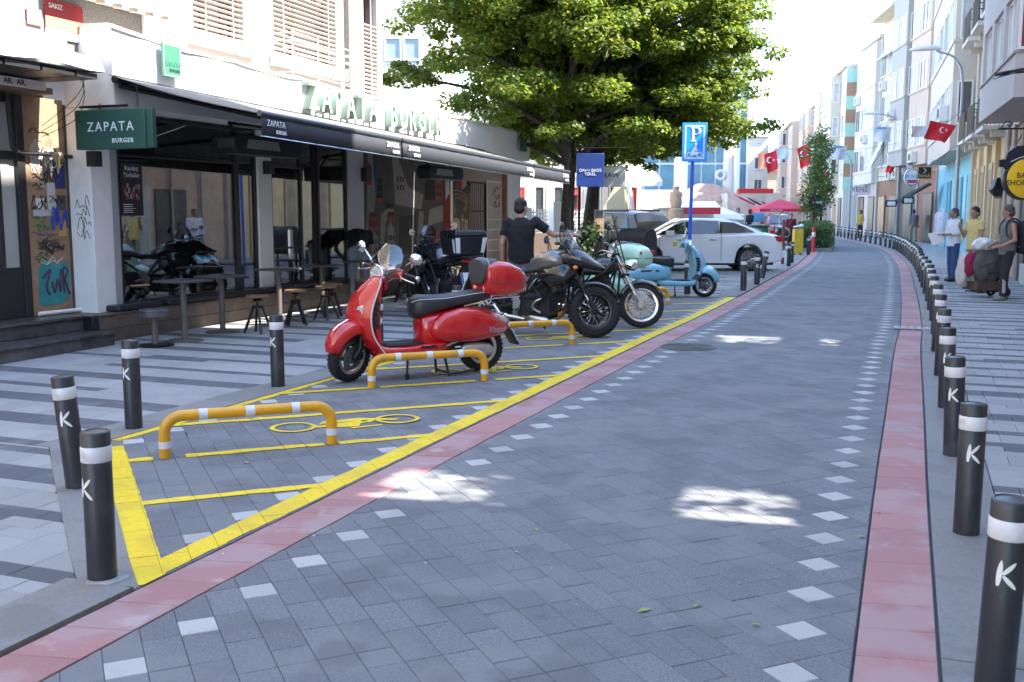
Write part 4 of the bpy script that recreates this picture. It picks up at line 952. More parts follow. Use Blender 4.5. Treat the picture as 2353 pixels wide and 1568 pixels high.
# --- farther houses, round the bend
house('apartment_house', 'pinkish house with a plain projecting bay beyond the cream one', F2, -.7, 3.6, 14.2, (.60, .50, .46), [(.2, 3.9, .75, 4.0, 14)], (5.0, 7.8, 10.6), 2, 2, 1.0, 1.4, base=M('orange_shop', (.28, .13, .085), .7, var=.15, scale=2), baseh=3.7, sidewin=False)
house('apartment_house', 'light grey house with stacked grey bays above the white letter board', F2, 3.62, 7.6, 14.0, (.44, .44, .45), [(.3, 3.6, .85, 4.1, 14)], (5.0, 7.8, 10.6), 2, 2, 1.0, 1.5, base=M('dark_shop', (.09, .085, .08), .6, var=.2), baseh=3.7)
house('apartment_house', 'long white house with rows of open awnings and a cream eave', F2, 7.62, 13.6, 13.2, (.68, .66, .62), [], (4.4, 7.1, 9.9), 4, 2, .95, 1.6, base=M('brown_shop', (.2, .09, .05), .6, var=.2, scale=3), baseh=3.5, roof=M('eave_cream', (.62, .55, .38), .7), eave=.9)
house('apartment_house', 'white house with blue trimmed window strips at the bend', F2, 13.62, 20.0, 12.4, (.68, .69, .70), [(.2, 6.1, .35, 3.4, 12.2)], (4.2, 6.9, 9.6), 3, 3, .9, 1.5, base=M('pale_shop', (.5, .45, .45), .6, var=.1), baseh=3.2, sidewin=False)
hG = house('apartment_house', 'corner house striped in mint green and brown bands', F3, 0, 9.0, 11.5, (.60, .62, .58), [(3, 8.5, .7, 3.4, 11.3)], (4.3, 7.0, 9.4), 3, 2, 1.0, 1.4, depth=4, base=M('pale_shop2', (.5, .5, .47), .6, var=.1), baseh=3.2)
MINTW = M('mint_band', (.34, .56, .47), .8); BRNW = M('brown_band', (.33, .2, .13), .8)
for i in range(9):
    bx((-.05, -3.9, 3.1 + i * .92), (-.005, .05, 3.1 + (i + 1) * .92 - .005)).build('colour_band', BRNW if i % 2 else MINTW, hG, smooth=False)
house('apartment_house', 'pale house with tall narrow windows beyond the striped corner', F3, 9.02, 17.0, 11.3, (.62, .58, .53), [(1, 4, .8, 3.6, 11)], (4.3, 7.0, 9.4), 4, 2, .9, 1.5, base=M('pale_shop3', (.45, .42, .38), .6, var=.1), baseh=3.2)
house('apartment_house', 'salmon tinted house behind the slim street trees', F3, 17.02, 29.9, 10.8, (.62, .51, .43), [(2, 5, .7, 3.4, 10.5), (7, 11, .7, 3.4, 10.5)], (4.2, 6.8, 9.0), 5, 2, .9, 1.4, base=M('pale_shop4', (.4, .33, .28), .6, var=.1), baseh=3.2)
house('apartment_house', 'farthest house of the right hand row, dull pink and blurred', F4, 0, 22, 10.2, (.60, .52, .48), [(6, 10, .7, 3.3, 10)], (4.0, 6.6, 8.4), 8, 2, .9, 1.3, base=M('pale_shop5', (.38, .33, .3), .6, var=.1), baseh=3.0)
# houses of the same row beside and behind the viewer: they shade the street
house('apartment_house', 'grey house beside the viewer, mostly out of the frame', F1, -19.48, -13.35, 15.0, (.5, .48, .46), [(1, 5, .8, 3.7, 14.5)], FL, 3, 2, base=PEACH)
house('apartment_house', 'cream house behind the viewer past a made-up alley', F1, -36, -20.87, 13.4, (.55, .5, .45), [(2, 7, .8, 3.7, 13)], FL[:3], 5, 2, base=YEL)
house('apartment_house', 'tall white house far behind the viewer', F1, -58, -36.02, 13, (.6, .58, .56), [(2, 9, .8, 3.7, 12.5)], FL[:3], 6, 3, base=PEACH)
for s0, s1, scr in ((-20.845, -19.495, ((0, 4.2), (5.15, 5.95), (6.95, 12.3))), (-13.335, -12.015, ((0, 4.1), (4.65, 4.85), (6.0, 12.3)))):     # added alleys: unseen gate and bridge screens leave openings for sun patches on road
    t = thing('alley_sun_screen', 'unseen screens added to shape the sunlight in the made-up alley ' + ('nearest the viewer' if s0 < -15 else 'beside the grey bay house'), 'gate', F1.w(s0, 0), F1.a)
    for i, (z0, z1) in enumerate(scr): bx((.0, -.5, z0), (s1 - s0, -.2, z1)).build('gate' if i == 0 else 'upper_screen', PEACH if i == 0 else GREYB, t, smooth=False)
# left row behind the viewer (seen only in reflections, bounces daylight)
FLh = Fr(LW(-9.1, -.3)[:2], 69.5 + 180)
house('apartment_house', 'pale house on the left behind the viewer', FLh, 0, 18, 14, (.6, .56, .52), [], FL, 6, 2, base=PEACH)
house('apartment_house', 'second pale house on the left behind the viewer', FLh, 18.02, 40, 14, (.62, .6, .55), [], FL, 7, 2, base=YEL)
# ---- signs on the right-hand row
def at_right(x, y, d): return AtY(x, y, d)
p = at_right(2353, 411, 20)
BK = BLKF
t = thing('shop_sign', 'round yellow sign with black lettering on a black iron bracket', 'sign', p, 0)
m = MB(); m.lathe([(.0, -.09), (.40, -.09), (.415, -.05), (.415, .05), (.40, .09), (.0, .09)], axis='Y', n=40); m.build('rim', BLKF, t)
m = MB(); m.lathe([(.0, -.10), (.36, -.10), (.375, -.092)], axis='Y', n=40); m.build('disc', M('sign_yellow', (.78, .48, .015), .4), t)
text('lettering', 'BAD', (-.20, -.108, .055), XS, .15, BLACKINK, t, .004, align='LEFT'); text('lettering', 'SHOP M', (-.385, -.108, -.085), XS, .15, BLACKINK, t, .004, align='LEFT')
m = MB(); m.prism([(-.52, .36), (-.40, .36), (-.36, .5), (-.2, .62), (.1, .64), (.5, .6), (.5, .1), (-.36, .15), (-.42, .22), (-.52, .22)], -.05, .0, fn=lambda u, v, h: (u, h, v)); m.build('back_board', M('board_navy', (.012, .016, .03), .4), t, smooth=False)
for pts in ([(-.3, .32), (-.12, .4), (.1, .46)], [(-.1, .3), (.05, .47), (.16, .44), (.08, .36), (.2, .3)]): scrib('script_stroke', [(u, -.054, v) for u, v in pts], .008, INK, t)
m = MB(); m.tube([(-.55, 0, .95), (1.2, 0, .95)], .02, 6)
for i in range(5): m.tube(smoothpath([(-.5 + i * .32, 0, .97), (-.42 + i * .32, 0, 1.08), (-.3 + i * .32, 0, 1.06), (-.32 + i * .32, 0, .99), (-.38 + i * .32, 0, 1.02)], 4), .012, 5)
m.cyl((-.3, 0, .62), (-.3, 0, .95), .012); m.cyl((.4, 0, .58), (.4, 0, .95), .012)
m.build('scroll_bracket', BLKF, t)
t = thing('wall_lantern', 'dark iron lantern hanging on the wall left of the yellow round sign', 'lantern', at_right(2294, 430, 21), 0, None, .6)
m = MB(); m.prism([(-.28, -.1), (-.1, -.32), (.1, -.32), (.16, .1), (-.02, .32), (-.12, .3), (-.2, .02)], -.14, .14, fn=lambda u, v, h: (u, h, v)); m.build('shade', DARKM, t, bevel=.03); m = MB()
for i in range(6): m.tube(smoothpath([(-.25 + i * .07, -.15, -.1), (-.2 + i * .05, -.16, -.3), (-.1 + i * .04, -.12, -.38)], 4), .012, 5)
m.build('wire_cage', DARKM, t)
t = thing('cable_bundle', 'ragged bundle of black palm-like wires sticking out under the grey bay', 'cables', at_right(2330, 165, 19.2), 0)
for i in range(14):
    m = MB(); z = random.uniform(-.05, .05); m.tube(smoothpath([(-.33 + random.uniform(-.08, .1), random.uniform(-.1, .1), z - .08), (0, z, z * .8), (.5, z, .06 + z * .5)], 4), [.006] * 5 + [.02] * 4, 5); m.build('wire', BLACKP, t)
def board(lbl, x0, y0, x1, y1, d, mat, words=(), tilt=0.0, name='shop_sign', edge=None):
    """flat signboard facing the viewer, hung out from the wall; words: (text, u, v, height, material)"""
    a, b = at_right(x0, y1, d), at_right(x1, y0, d); c = (a + b) / 2; w_, h_ = (b.x - a.x), (b.z - a.z)
    t = thing(name, lbl, 'sign', c, tilt)
    bx((-w_ / 2, -.05, -h_ / 2), (w_ / 2, .05, h_ / 2)).build('board', mat, t, bevel=.01)
    if edge:
        m = MB(); e = .03
        for q in ([(-w_ / 2, -h_ / 2), (w_ / 2, -h_ / 2 + e)], [(-w_ / 2, h_ / 2 - e), (w_ / 2, h_ / 2)], [(-w_ / 2, -h_ / 2 + e), (-w_ / 2 + e, h_ / 2 - e)], [(w_ / 2 - e, -h_ / 2 + e), (w_ / 2, h_ / 2 - e)]): m.bb((q[0][0], -.056, q[0][1]), (q[1][0], -.051, q[1][1]))
        m.build('border', edge, t, smooth=False)
    for wd, u, v, hh, mt in words: text('lettering', wd, (u * w_ / 2, -.058, v * h_ / 2), XS, hh * h_, mt, t, .006)
    return t
KO = M('kiosk_orange', (.7, .35, .12), .5)
t = board('black square kiosk sign with an orange edge and a big arrow', 2107, 383, 2141, 412, 48, M('board_black', (.012, .01, .01), .4), (('kiosk', 0, -.45, .42, KO),), edge=KO)
m = MB(); m.tube([(-.06, -.06, .22), (.06, -.06, .1), (-.06, -.06, -.02)], .014, 5); m.build('arrow', INK, t)
p = at_right(2096, 408, 51); t = thing('shop_sign', 'round white and blue burrito sign behind the kiosk sign', 'sign', p)
m = MB(); m.lathe([(0, -.06), (.40, -.06), (.42, 0), (.40, .06), (0, .06)], axis='Y', n=28); m.build('disc', M('sign_white', (.62, .64, .68), .4), t)
m = MB(); m.lathe([(.36, -.062), (.36, -.068), (.40, -.068), (.40, -.062)], axis='Y', n=28); m.build('ring', M('sign_blue', (.06, .2, .42), .4), t); text('lettering', 'BURRI', (0, -.068, .04), XS, .27, M('sign_blue', (.06, .2, .42), .4), t, .006); m = MB(); m.lathe([(0, -.064), (.32, -.064)], axis='Y', n=28); 
m = MB(); m.prism([(-.3, -.12), (.3, -.12), (.2, -.28), (-.2, -.28)], -.066, -.062, fn=lambda u, v, h: (u, h, v)); m.build('red_band', M('sign_red2', (.45, .04, .05), .5), t, smooth=False)
t = board('tall white letter strip on the grey bay wall', 2083, 363, 2097, 408, 54, M('board_grey', (.3, .3, .31), .5), ()); 
for i in range(3): bx((-.12, -.058, .32 - i * .36), (.12, -.053, .46 - i * .36)).build('letter_block', INK, t, smooth=False)
t = board('white shop board with dark lettering on the bent white house', 1961, 425, 2004, 448, 68, M('board_pinkwhite', (.66, .58, .58), .5), (('YENİ', -.4, .05, .7, M('ink_navy', (.03, .04, .14), .5)),))
t = board('tall grey board with a pizza slice picture', 1915, 488, 1936, 535, 78, M('board_midgrey', (.3, .31, .33), .5), ())
m = MB(); m.prism([(-.24, .6), (.24, .6), (.0, -.05)], -.06, -.052, fn=lambda u, v, h: (u, h, v)); m.build('pizza_slice', M('pizza_orange', (.75, .2, .05), .5), t, smooth=False); m = MB(); m.lathe([(0, -.055), (.27, -.055), (.27, -.05)], c=(0, 0, -.45), axis='Y', n=20); m.build('round_badge', M('badge_green', (.03, .1, .04), .5), t); m = MB(); m.torus(.25, .03, (0, -.06, -.45), 'Y', 20, 6); m.build('badge_ring', M('sign_red', (.5, .03, .03), .4), t)
board('white shop fascia below the pizza board', 1905, 536, 1936, 556, 80, WHITEP); board('red shop fascia with white print far down the street', 1937, 545, 1958, 557, 74, M('fascia_red', (.45, .03, .05), .5))
# black awning with lamp boxes over the shop door
t = thing('awning', 'steep black awning over the shop doors below the kiosk sign', 'awning', (0, 0, 0))
a = at_right(2133, 420, 47); b = at_right(2052, 462, 52); up = F1.x
m = MB(); m.loft([[a, a + Vector((0, 0, -.05)), b + Vector((0, 0, -.3)), b], [a + up * 2.2 + Vector((.3, 0, .0)), a + up * 2.2 + Vector((.3, 0, -.05)), b + up * 2.5 + Vector((0, 0, -.3)), b + up * 2.5]]); m.build('canopy', FABRIC, t, smooth=False)
for x, y, d in ((2046, 468, 51), (2085, 461, 50)):
    q = at_right(x, y, d); tt = thing('lamp_box', 'dark lamp box hanging ' + ('at the front edge of' if x < 2060 else 'in the middle under') + ' the steep black awning', 'lamp', q); bx((-.28, -.12, -.16), (.28, .12, .16)).build('housing', DARKM, tt, bevel=.02); bx((-.2, -.126, -.1), (.2, -.121, .1)).build('lens', INK, tt, smooth=False)
# air conditioners on the far walls
ACW = M('ac_white', (.6, .6, .58), .5)
def acunit(F, s, off, z, lbl):
    t = thing('air_conditioner', lbl, 'air conditioner', F.w(s, off, z), F.a, 'air conditioners on the right hand houses'); bx((-.4, .0, -.28), (.4, .3, .28)).build('casing', ACW, t, bevel=.02)
    m = MB(); m.torus(.19, .015, (-.1, .305, 0), 'Y', 20, 6); m.lathe([(0, .302), (.17, .302)], c=(-.1, 0, 0), axis='Y', n=20); m.build('fan_grille', DARKM, t)
for i, (F, s, z, w_) in enumerate(((F2, 8.5, 6.3, 'below the upper awnings of the long white house'), (F2, 9.8, 3.75, 'over the brown shop front, left one'), (F2, 8.1, 3.8, 'over the brown shop front, right one'), (F3, 4.0, 6.3, 'on the striped corner house'), (F1, 13.0, 5.0, 'inside the near bay window of the cream house'))):
    acunit(F, s, .83 if F is F1 else (.72 if F is F3 else .01), z, 'white air conditioner box ' + w_)
# slanted window awnings on the long white house
AWW = M('awning_white', (.62, .63, .66), .8)
for i, (s, z) in enumerate(((8.6, 11.6), (9.8, 11.6), (11.0, 11.6), (12.4, 6.2))):
    t = thing('window_awning', ('small pale awning over the top floor window nearest the roof end', 'small pale awning over the second top floor window', 'small pale awning over the third top floor window', 'long pale drop awning hanging over the middle floor')[i], 'awning', F2.w(s, 0, z), F2.a, 'window awnings on the long white house')
    m = MB(); m.loft([[(-.55, .02, .0), (-.55, .8, -.9 - (.9 if i == 3 else 0)), (-.55, .8, -.93 - (.9 if i == 3 else 0)), (-.55, .02, -.03)], [(.55, .02, .0), (.55, .8, -.9 - (.9 if i == 3 else 0)), (.55, .8, -.93 - (.9 if i == 3 else 0)), (.55, .02, -.03)]]); m.build('cloth', AWW, t, smooth=False)
    m = MB(); 
    for x in (-.5, .5): m.tube([(x, .01, -.7), (x, .8, -.95 - (.9 if i == 3 else 0))], .015, 5)
    m.build('arm', DARKM, t)
# shop goods and boards on the right pavement
def clothes(p, lbl, cols, n=5):
    t = thing('clothes_rail', lbl, 'clothes rail', p, F1.a); m = MB(); m.tube([(-.8, 0, 0), (-.8, 0, 1.7), (.8, 0, 1.7), (.8, 0, 0)], .015, 6); m.build('rail', ALU, t)
    for i in range(n):
        x = -.7 + 1.4 * i / (n - 1); m = MB(); m.loft([[(x + .05 * math.cos(a) * k, .2 * k * math.sin(a), z) for a in np.linspace(0, 2 * PI, 11)[:-1]] for z, k in ((.75, 1.05), (1.2, .95), (1.5, 1.0), (1.62, .4))]); m.build('garment', M('garment_%d' % (i % len(cols)), cols[i % len(cols)], .9, var=.2, scale=6), t)
clothes(F1.w(14.5, .75), 'rail of pale shirts and colourful clothes in front of the turquoise wall', ((.5, .55, .65), (.55, .5, .6), (.2, .35, .6), (.6, .3, .35)), 8)

# pipes, cables and extra boxes that clutter the far walls
rr = random.Random(31)
PIPEG = M('pipe_grey', (.3, .28, .27), .5); PIPEW = M('pipe_white', (.5, .49, .47), .5)
for i, (F, s, h, o_) in enumerate(((F1, 3.0, 9.4, .06), (F1, 11.3, 12.6, .06), (F1, 28.9, 13, .06), (F2, 3.55, 13.8, .06), (F2, 7.55, 13, .07), (F2, 13.55, 12.3, .07), (F3, 8.95, 11.2, .06), (F3, 16.95, 10.6, .06))):
    m = MB(); m.tube([(0, 0, 0), (0, 0, h)], .05, 8); m.build('drainpipe', PIPEW if i % 2 else PIPEG, None, loc=F.w(s, o_), label='vertical %s drainpipe %s' % ('pale' if i % 2 else 'grey', ('between the grey bay house and the yellow house', 'between the yellow and the cream house', 'at the far edge of the cream house', 'between the pinkish and light grey houses', 'beside the stacked grey bays', 'between the long white and the blue trimmed houses', 'past the striped corner house', 'behind the slim trees')[i]), cat='drainpipe')
for i, (F, s, z, o_) in enumerate(((F1, 24.0, 4.0, .01), (F2, 1.5, 4.4, .76), (F2, 6.3, 7.0, .86), (F2, 11.2, 6.6, .01), (F2, 12.6, 9.3, .01), (F2, 16.0, 6.3, .36), (F2, 18.5, 9.0, .36), (F3, 6.0, 8.9, .71), (F3, 12.0, 6.4, .81), (F3, 22.0, 6.2, .01), (F3, 26.0, 8.4, .01))):
    acunit(F, s, o_, z, 'white air conditioner box ' + ('low on the far end of the cream house', 'on the pinkish house bay', 'on the stacked grey bay, upper floor', 'midway up the long white house', 'high on the long white house', 'on the blue trimmed house, lower', 'on the blue trimmed house, upper', 'high on the striped corner house bay', 'on the bay past the striped house', 'lower on the salmon house', 'upper on the salmon house')[i])
for i, (F, s0, s1, z) in enumerate(((F1, 3.2, 29, 3.62), (F2, 0, 20, 3.85), (F1, 11.5, 28, 6.9), (F2, 7.6, 19, 6.7))):
    m = MB(); pts = []
    for k in range(13): q = k / 12; pts.append(F.w(s0 + (s1 - s0) * q, .9 if F is F1 and z < 4 else .06, z + rr.uniform(-.12, .06)))
    m.tube(smoothpath(pts, 3), .014, 5); m.build('wall_cable', BLACKP, None, label='sagging black cable along the walls ' + ('under the cream bay', 'above the far shop fronts', 'between floors of the cream house', 'between floors of the long white house')[i], cat='cable')
# ================================================================== STREET FURNITURE
BOLM = M('bollard_paint', (0.022, 0.026, 0.034), 0.38, var=0.25, scale=5, spots=[((.09, .09, .09), 34, .69, .7), ((.06, .058, .055), 5, .56, .5)])
BAND = M('bollard_band', (.64, .66, .68), .45, var=.06, spots=[((.4, .4, .39), 9, .58, .6), ((.2, .2, .2), 45, .69, .6)])
def make_bollard(h=.655, r=.0625):
    t = thing('bollard', 'x', 'bollard')
    m = MB(); m.lathe([(r, 0), (r, h - .008), (r - .004, h - .002), (r - .009, h), (r - .012, h - .004), (0.001, h + .004)], n=28); m.build('post', BOLM, t)
    z = h * .80; m = MB(); m.lathe([(r + .0005, z), (r + .002, z + .002), (r + .002, z + .066), (r + .0005, z + .068)], n=28); m.build('band', BAND, t)
    m = MB()                                            # three leaf-shaped strokes making a K
    def stroke(u0, v0, u1, v1, wd):
        n = 8; d = Vector((u1 - u0, v1 - v0)); L = d.length; d /= L; nn = Vector((-d.y, d.x)); vs = []
        for i in range(n + 1):
            k = i / n; hw = wd * (math.sin(PI * min(1, k * .93 + .07)) ** .6) / 2 + .0008
            for sg in (-1, 1):
                p = Vector((u0, v0)) + d * (L * k) + nn * hw * sg; a = p.x / r; vs.append(((r + .0016) * math.sin(a), -(r + .0016) * math.cos(a), p.y))
        m.add(vs, [(2 * i, 2 * i + 1, 2 * i + 3, 2 * i + 2) for i in range(n)])
    zc = h * .635
    stroke(-.021, zc - .045, -.014, zc + .045, .016); stroke(-.008, zc - .004, .030, zc + .040, .013); stroke(-.006, zc - .008, .036, zc - .052, .013)
    m.build('letter_k', INK, t, smooth=False)
    return t
BOL = make_bollard(); nbol = 0
def bollard(p, rz, label, group, z=.01, tilt=None, first=[True]):
    p = Vector((p[0], p[1], z))
    if first[0]: o = BOL; first[0] = False; o.location = p; o.rotation_euler = (0, 0, rz)
    else: o = dup(BOL, p, rz)
    o['label'] = label; o['group'] = group
    if tilt: o.rotation_euler = (tilt[0], tilt[1], rz)
    return o
GL = 'bollards round the motorcycle bay'; GR = 'bollards along the right pavement'
bollard(G(236, 1332), R(-32), 'dark K bollard on the corner kerb, nearest to the tip of the yellow bay', GL)
bollard(G(178, 1122), R(8), 'dark K bollard leaning left behind the corner one', GL, tilt=(0, R(-4.5)))
bollard(G(308, 985), R(-22), 'dark K bollard between the first yellow hoop and the striped pavement', GL)
bollard(G(639, 889), R(-28), 'dark K bollard left of the red scooter front wheel', GL)
bollard(G(869, 824), R(60), 'dark bollard half hidden behind the red scooter leg shield', GL)
for i, wd in enumerate(('behind the black adventure motorcycle', 'behind the mint cruiser motorcycle')):
    bollard(RP(ST((-1.48, 11.17))[0] + 2.05 * (i + 1), -5.27), R(70), 'dark bollard ' + wd, GL)
bollard(G(1579, 677), R(20), 'dark bollard under the floor board of the light blue scooter', GL)
bollard(G(1708, 669), R(70), 'dark bollard in front of the white saloon rear wheel, left of a pair', GL)
bollard(G(1739, 655), R(-10), 'dark K bollard in front of the white saloon rear wheel, right of a pair', GL)
bollard(G(1751, 640), R(50), 'dark bollard knocked over to the right beside the white saloon bumper', GL, tilt=(R(3), R(13)))
for i, (x, y) in enumerate(((1812, 613), (1819, 605), (1857, 586), (1861, 579))):
    bollard(G(x, y), R(70), ('dark bollard left of a close pair past the white saloon', 'dark bollard right of a close pair past the white saloon', 'dark bollard beside the yellow post and the hedge, nearer one', 'dark bollard beside the yellow post and the hedge, farther one')[i], GL)
ordn = ['nearest', 'second', 'third', 'fourth', 'fifth', 'sixth', 'seventh', 'eighth', 'ninth', 'tenth', 'eleventh', 'twelfth', 'thirteenth', 'fourteenth', 'fifteenth', 'sixteenth', 'seventeenth', 'eighteenth', 'nineteenth', 'twentieth']
u_ = ordn[:9]; ordn += ['twenty-' + (q if q != 'nearest' else 'first') for q in u_] + ['thirtieth'] + ['thirty-' + (q if q != 'nearest' else 'first') for q in u_] + ['fortieth'] + ['forty-' + (q if q != 'nearest' else 'first') for q in u_]
for i in range(44):
    s = ST((1.60, 3.31))[0] + 1.79 * i - .02 * i * (i < 5)
    lb = '%s dark bollard of the long right hand row, counted from the viewer' % ordn[i]
    bollard(RP(s, .455), RD(s) - PI / 2 + R(-4 + 9 * math.sin(i * 2.1)), lb, GR, tilt=(R(1.9 * math.sin(i * 3 + 1)), R(1.7 * math.cos(i * 5))))
# red and white bollards by the hedge
RW = M('red_post', (.5, .03, .03), .45)
for i, x in enumerate((1868, 1874, 1881)):
    t = thing('red_bollard', ('left', 'middle', 'right')[i] + ' one of three red and white posts in front of the hedge', 'bollard', G(x, 580 - 5 * i), 0, 'red and white posts by the hedge')
    m = MB(); m.lathe([(.07, 0), (.07, .98), (.05, 1.0), (.0, 1.0)], n=14); m.build('post', RW, t); m = MB(); m.lathe([(.072, .62), (.073, .63), (.073, .78), (.072, .79)], n=14); m.build('band', BAND, t)
# yellow hoops
HOOPY = M('hoop_yellow', (.68, .33, .008), .33, var=.06, scale=8, coat=.3, spots=[((.28, .18, .06), 30, .67, .6), ((.5, .27, .03), 5, .55, .6)])
def make_hoop(W=1.1, H=.272, r=.037):
    t = thing('hoop_barrier', 'x', 'hoop barrier'); c = .115
    def arc(): return [(0, 0, 0), (0, 0, H - c)] + [(c - c * math.cos(a), 0, H - c + c * math.sin(a)) for a in np.linspace(0, PI / 2, 8)[1:]] + [(W - c + c * math.sin(a), 0, H - c + c * math.cos(a)) for a in np.linspace(0, PI / 2, 8)] + [(W, 0, 0)]
    m = MB(); m.tube(arc(), r, 16); m.build('tube', HOOPY, t, ang=60)
    for a, b in (((0, 0, .065), (0, 0, .112)), ((W, 0, .065), (W, 0, .112)), ((.22, 0, H), (.275, 0, H)), ((W / 2 - .03, 0, H), (W / 2 + .03, 0, H)), ((W - .275, 0, H), (W - .22, 0, H))):
        m = MB(); m.cyl(a, b, r + .0015, n=16, caps=False); m.build('reflective_band', BAND, t)
    return t
hp = make_hoop()
for k, (a, b) in enumerate(HOOP):
    an = math.atan2((b - a).y, (b - a).x); p = Vector((a.x, a.y, .002)); o = hp if k == 0 else dup(hp, p, an)
    o.location = p; o.rotation_euler = (0, 0, an); o['group'] = 'yellow hoop barriers in the motorcycle bay'
    o['label'] = ('yellow hoop barrier standing alone nearest the viewer', 'yellow hoop barrier in front of the red scooter', 'yellow hoop barrier between the red scooter and the black motorcycle wheel', 'yellow hoop barrier hidden behind the spoked cruiser wheel', 'yellow hoop barrier in front of the light blue scooter')[k]
# parking sign
SBLUE = M('sign_blue2', (.015, .29, .88), .35); PB = M('post_blue', (.01, .10, .55), .4)
base = G(1581, 668); D_ = base.y; top = AtY(1594, 283, D_); bot = AtY(1592, 372, D_)
t = thing('parking_sign', 'blue P sign with a white motorcycle rider on a blue post', 'road sign', base, 0)
tz = top.z; dx = (AtY(1594, 300, D_).x - base.x)
m = MB(); m.tube([(0, 0, 0), (dx * .96, .0, tz - .02)], .035, 12); m.build('post', PB, t)
cz = (top.z + bot.z) / 2; hh = (top.z - bot.z) / 2; hw = (AtY(1623, 320, D_).x - AtY(1566, 320, D_).x) / 2; cx = AtY(1595, 320, D_).x - base.x
m = MB(); m.bb((cx - hw, -.075, cz - hh), (cx + hw, -.055, cz + hh)); m.build('plate', SBLUE, t, bevel=.006)
m = MB(); e = .05
for q in ((-hw + e, -hh + e, -hw + e + .025, hh - e), (hw - e - .025, -hh + e, hw - e, hh - e), (-hw + e + .025, -hh + e, hw - e - .025, -hh + e + .025), (-hw + e + .025, hh - e - .025, hw - e - .025, hh - e)): m.bb((cx + q[0], -.079, cz + q[1]), (cx + q[2], -.0755, cz + q[3]))
m.build('border', INK, t, smooth=False)
u = hw / .42
m = MB(); Q = lambda x, z: (cx + x * u, z * u + cz)
m.prism([Q(-.13, .02), (Q(.05, .02)), Q(.05, .05), Q(.0, .07), Q(.0, .46), Q(.0, .5), Q(-.14, .5), Q(-.14, .47), Q(-.09, .45), Q(-.09, .07), Q(-.14, .05)], -.081, -.0755)
m.tube([(cx + x * u, -.078, cz + z * u) for x, z in ((-.0, .475), (.1, .47), (.155, .43), (.165, .37), (.15, .31), (.1, .265), (.0, .26))], [.02 * u, .027 * u, .042 * u, .046 * u, .042 * u, .027 * u, .018 * u], 8); m.build('letter_p', INK, t)
m = MB()
for x in (-.16, .17): m.torus(.088 * u, .016 * u, (cx + x * u, -.078, cz - .43 * u), 'Y', 22, 6)
m.prism([Q(-.17, -.42), Q(-.1, -.33), Q(.08, -.31), (Q(.16, -.42)), Q(.1, -.40), Q(.02, -.43), Q(-.1, -.43)], -.081, -.0755)
m.prism([Q(-.12, -.34), Q(-.05, -.2), Q(.02, -.12), Q(.07, -.14), Q(.06, -.24), Q(.13, -.26), Q(.12, -.29), Q(.02, -.27), Q(.0, -.33)], -.0815, -.0758); m.sph((cx + .045 * u, -.078, cz - .08 * u), (.042 * u, .006, .045 * u)); m.build('rider_pictogram', INK, t)
# lamp posts on the right
LAMPM = M('lamp_grey', (.26, .28, .31), .45, .4); LHEAD = M('lamp_head', (.6, .62, .63), .4)
def lamp_post(lbl, p, h, reach, F):
    t = thing('street_lamp', lbl, 'street lamp', p, F.a + PI / 2 - R(4)); m = MB(); m.tube(smoothpath([(0, 0, 0), (0, 0, h * .55), (0, 0, h - 1.1), (.25, 0, h - .35), (.8, 0, h - .08), (reach, 0, h)], 6), [.062] * 8 + [.052] * 8 + [.035] * 15, 10); m.build('pole', LAMPM, t)
    m = MB(); m.ell([(reach - .1, h, .05, .04), (reach + .1, h + .03, .12, .08), (reach + .5, h + .04, .16, .09), (reach + .8, h + .02, .12, .06), (reach + .9, h, .03, .02)], 14); m.build('lamp_head', LHEAD, t)
    m = MB(); m.cyl((0, 0, 0), (0, 0, .8), .085, n=12); m.cyl((0, 0, h * .45), (0, 0, h * .45 + .12), .08, n=10); m.build('collar', LAMPM, t); return t
lamp_post('tall grey street lamp with a curved arm in front of the turquoise wall', F1.w(11.2, .55), 7.0, .8, F1)
lamp_post('second grey street lamp with curved arm, farther down by the brown shop', F2.w(5.5, .6), 7.0, 1.2, F2)
lamp_post('pale distant street lamp near the striped corner house', Vector((21.6, 66, 0)), 5.6, .9, F3)
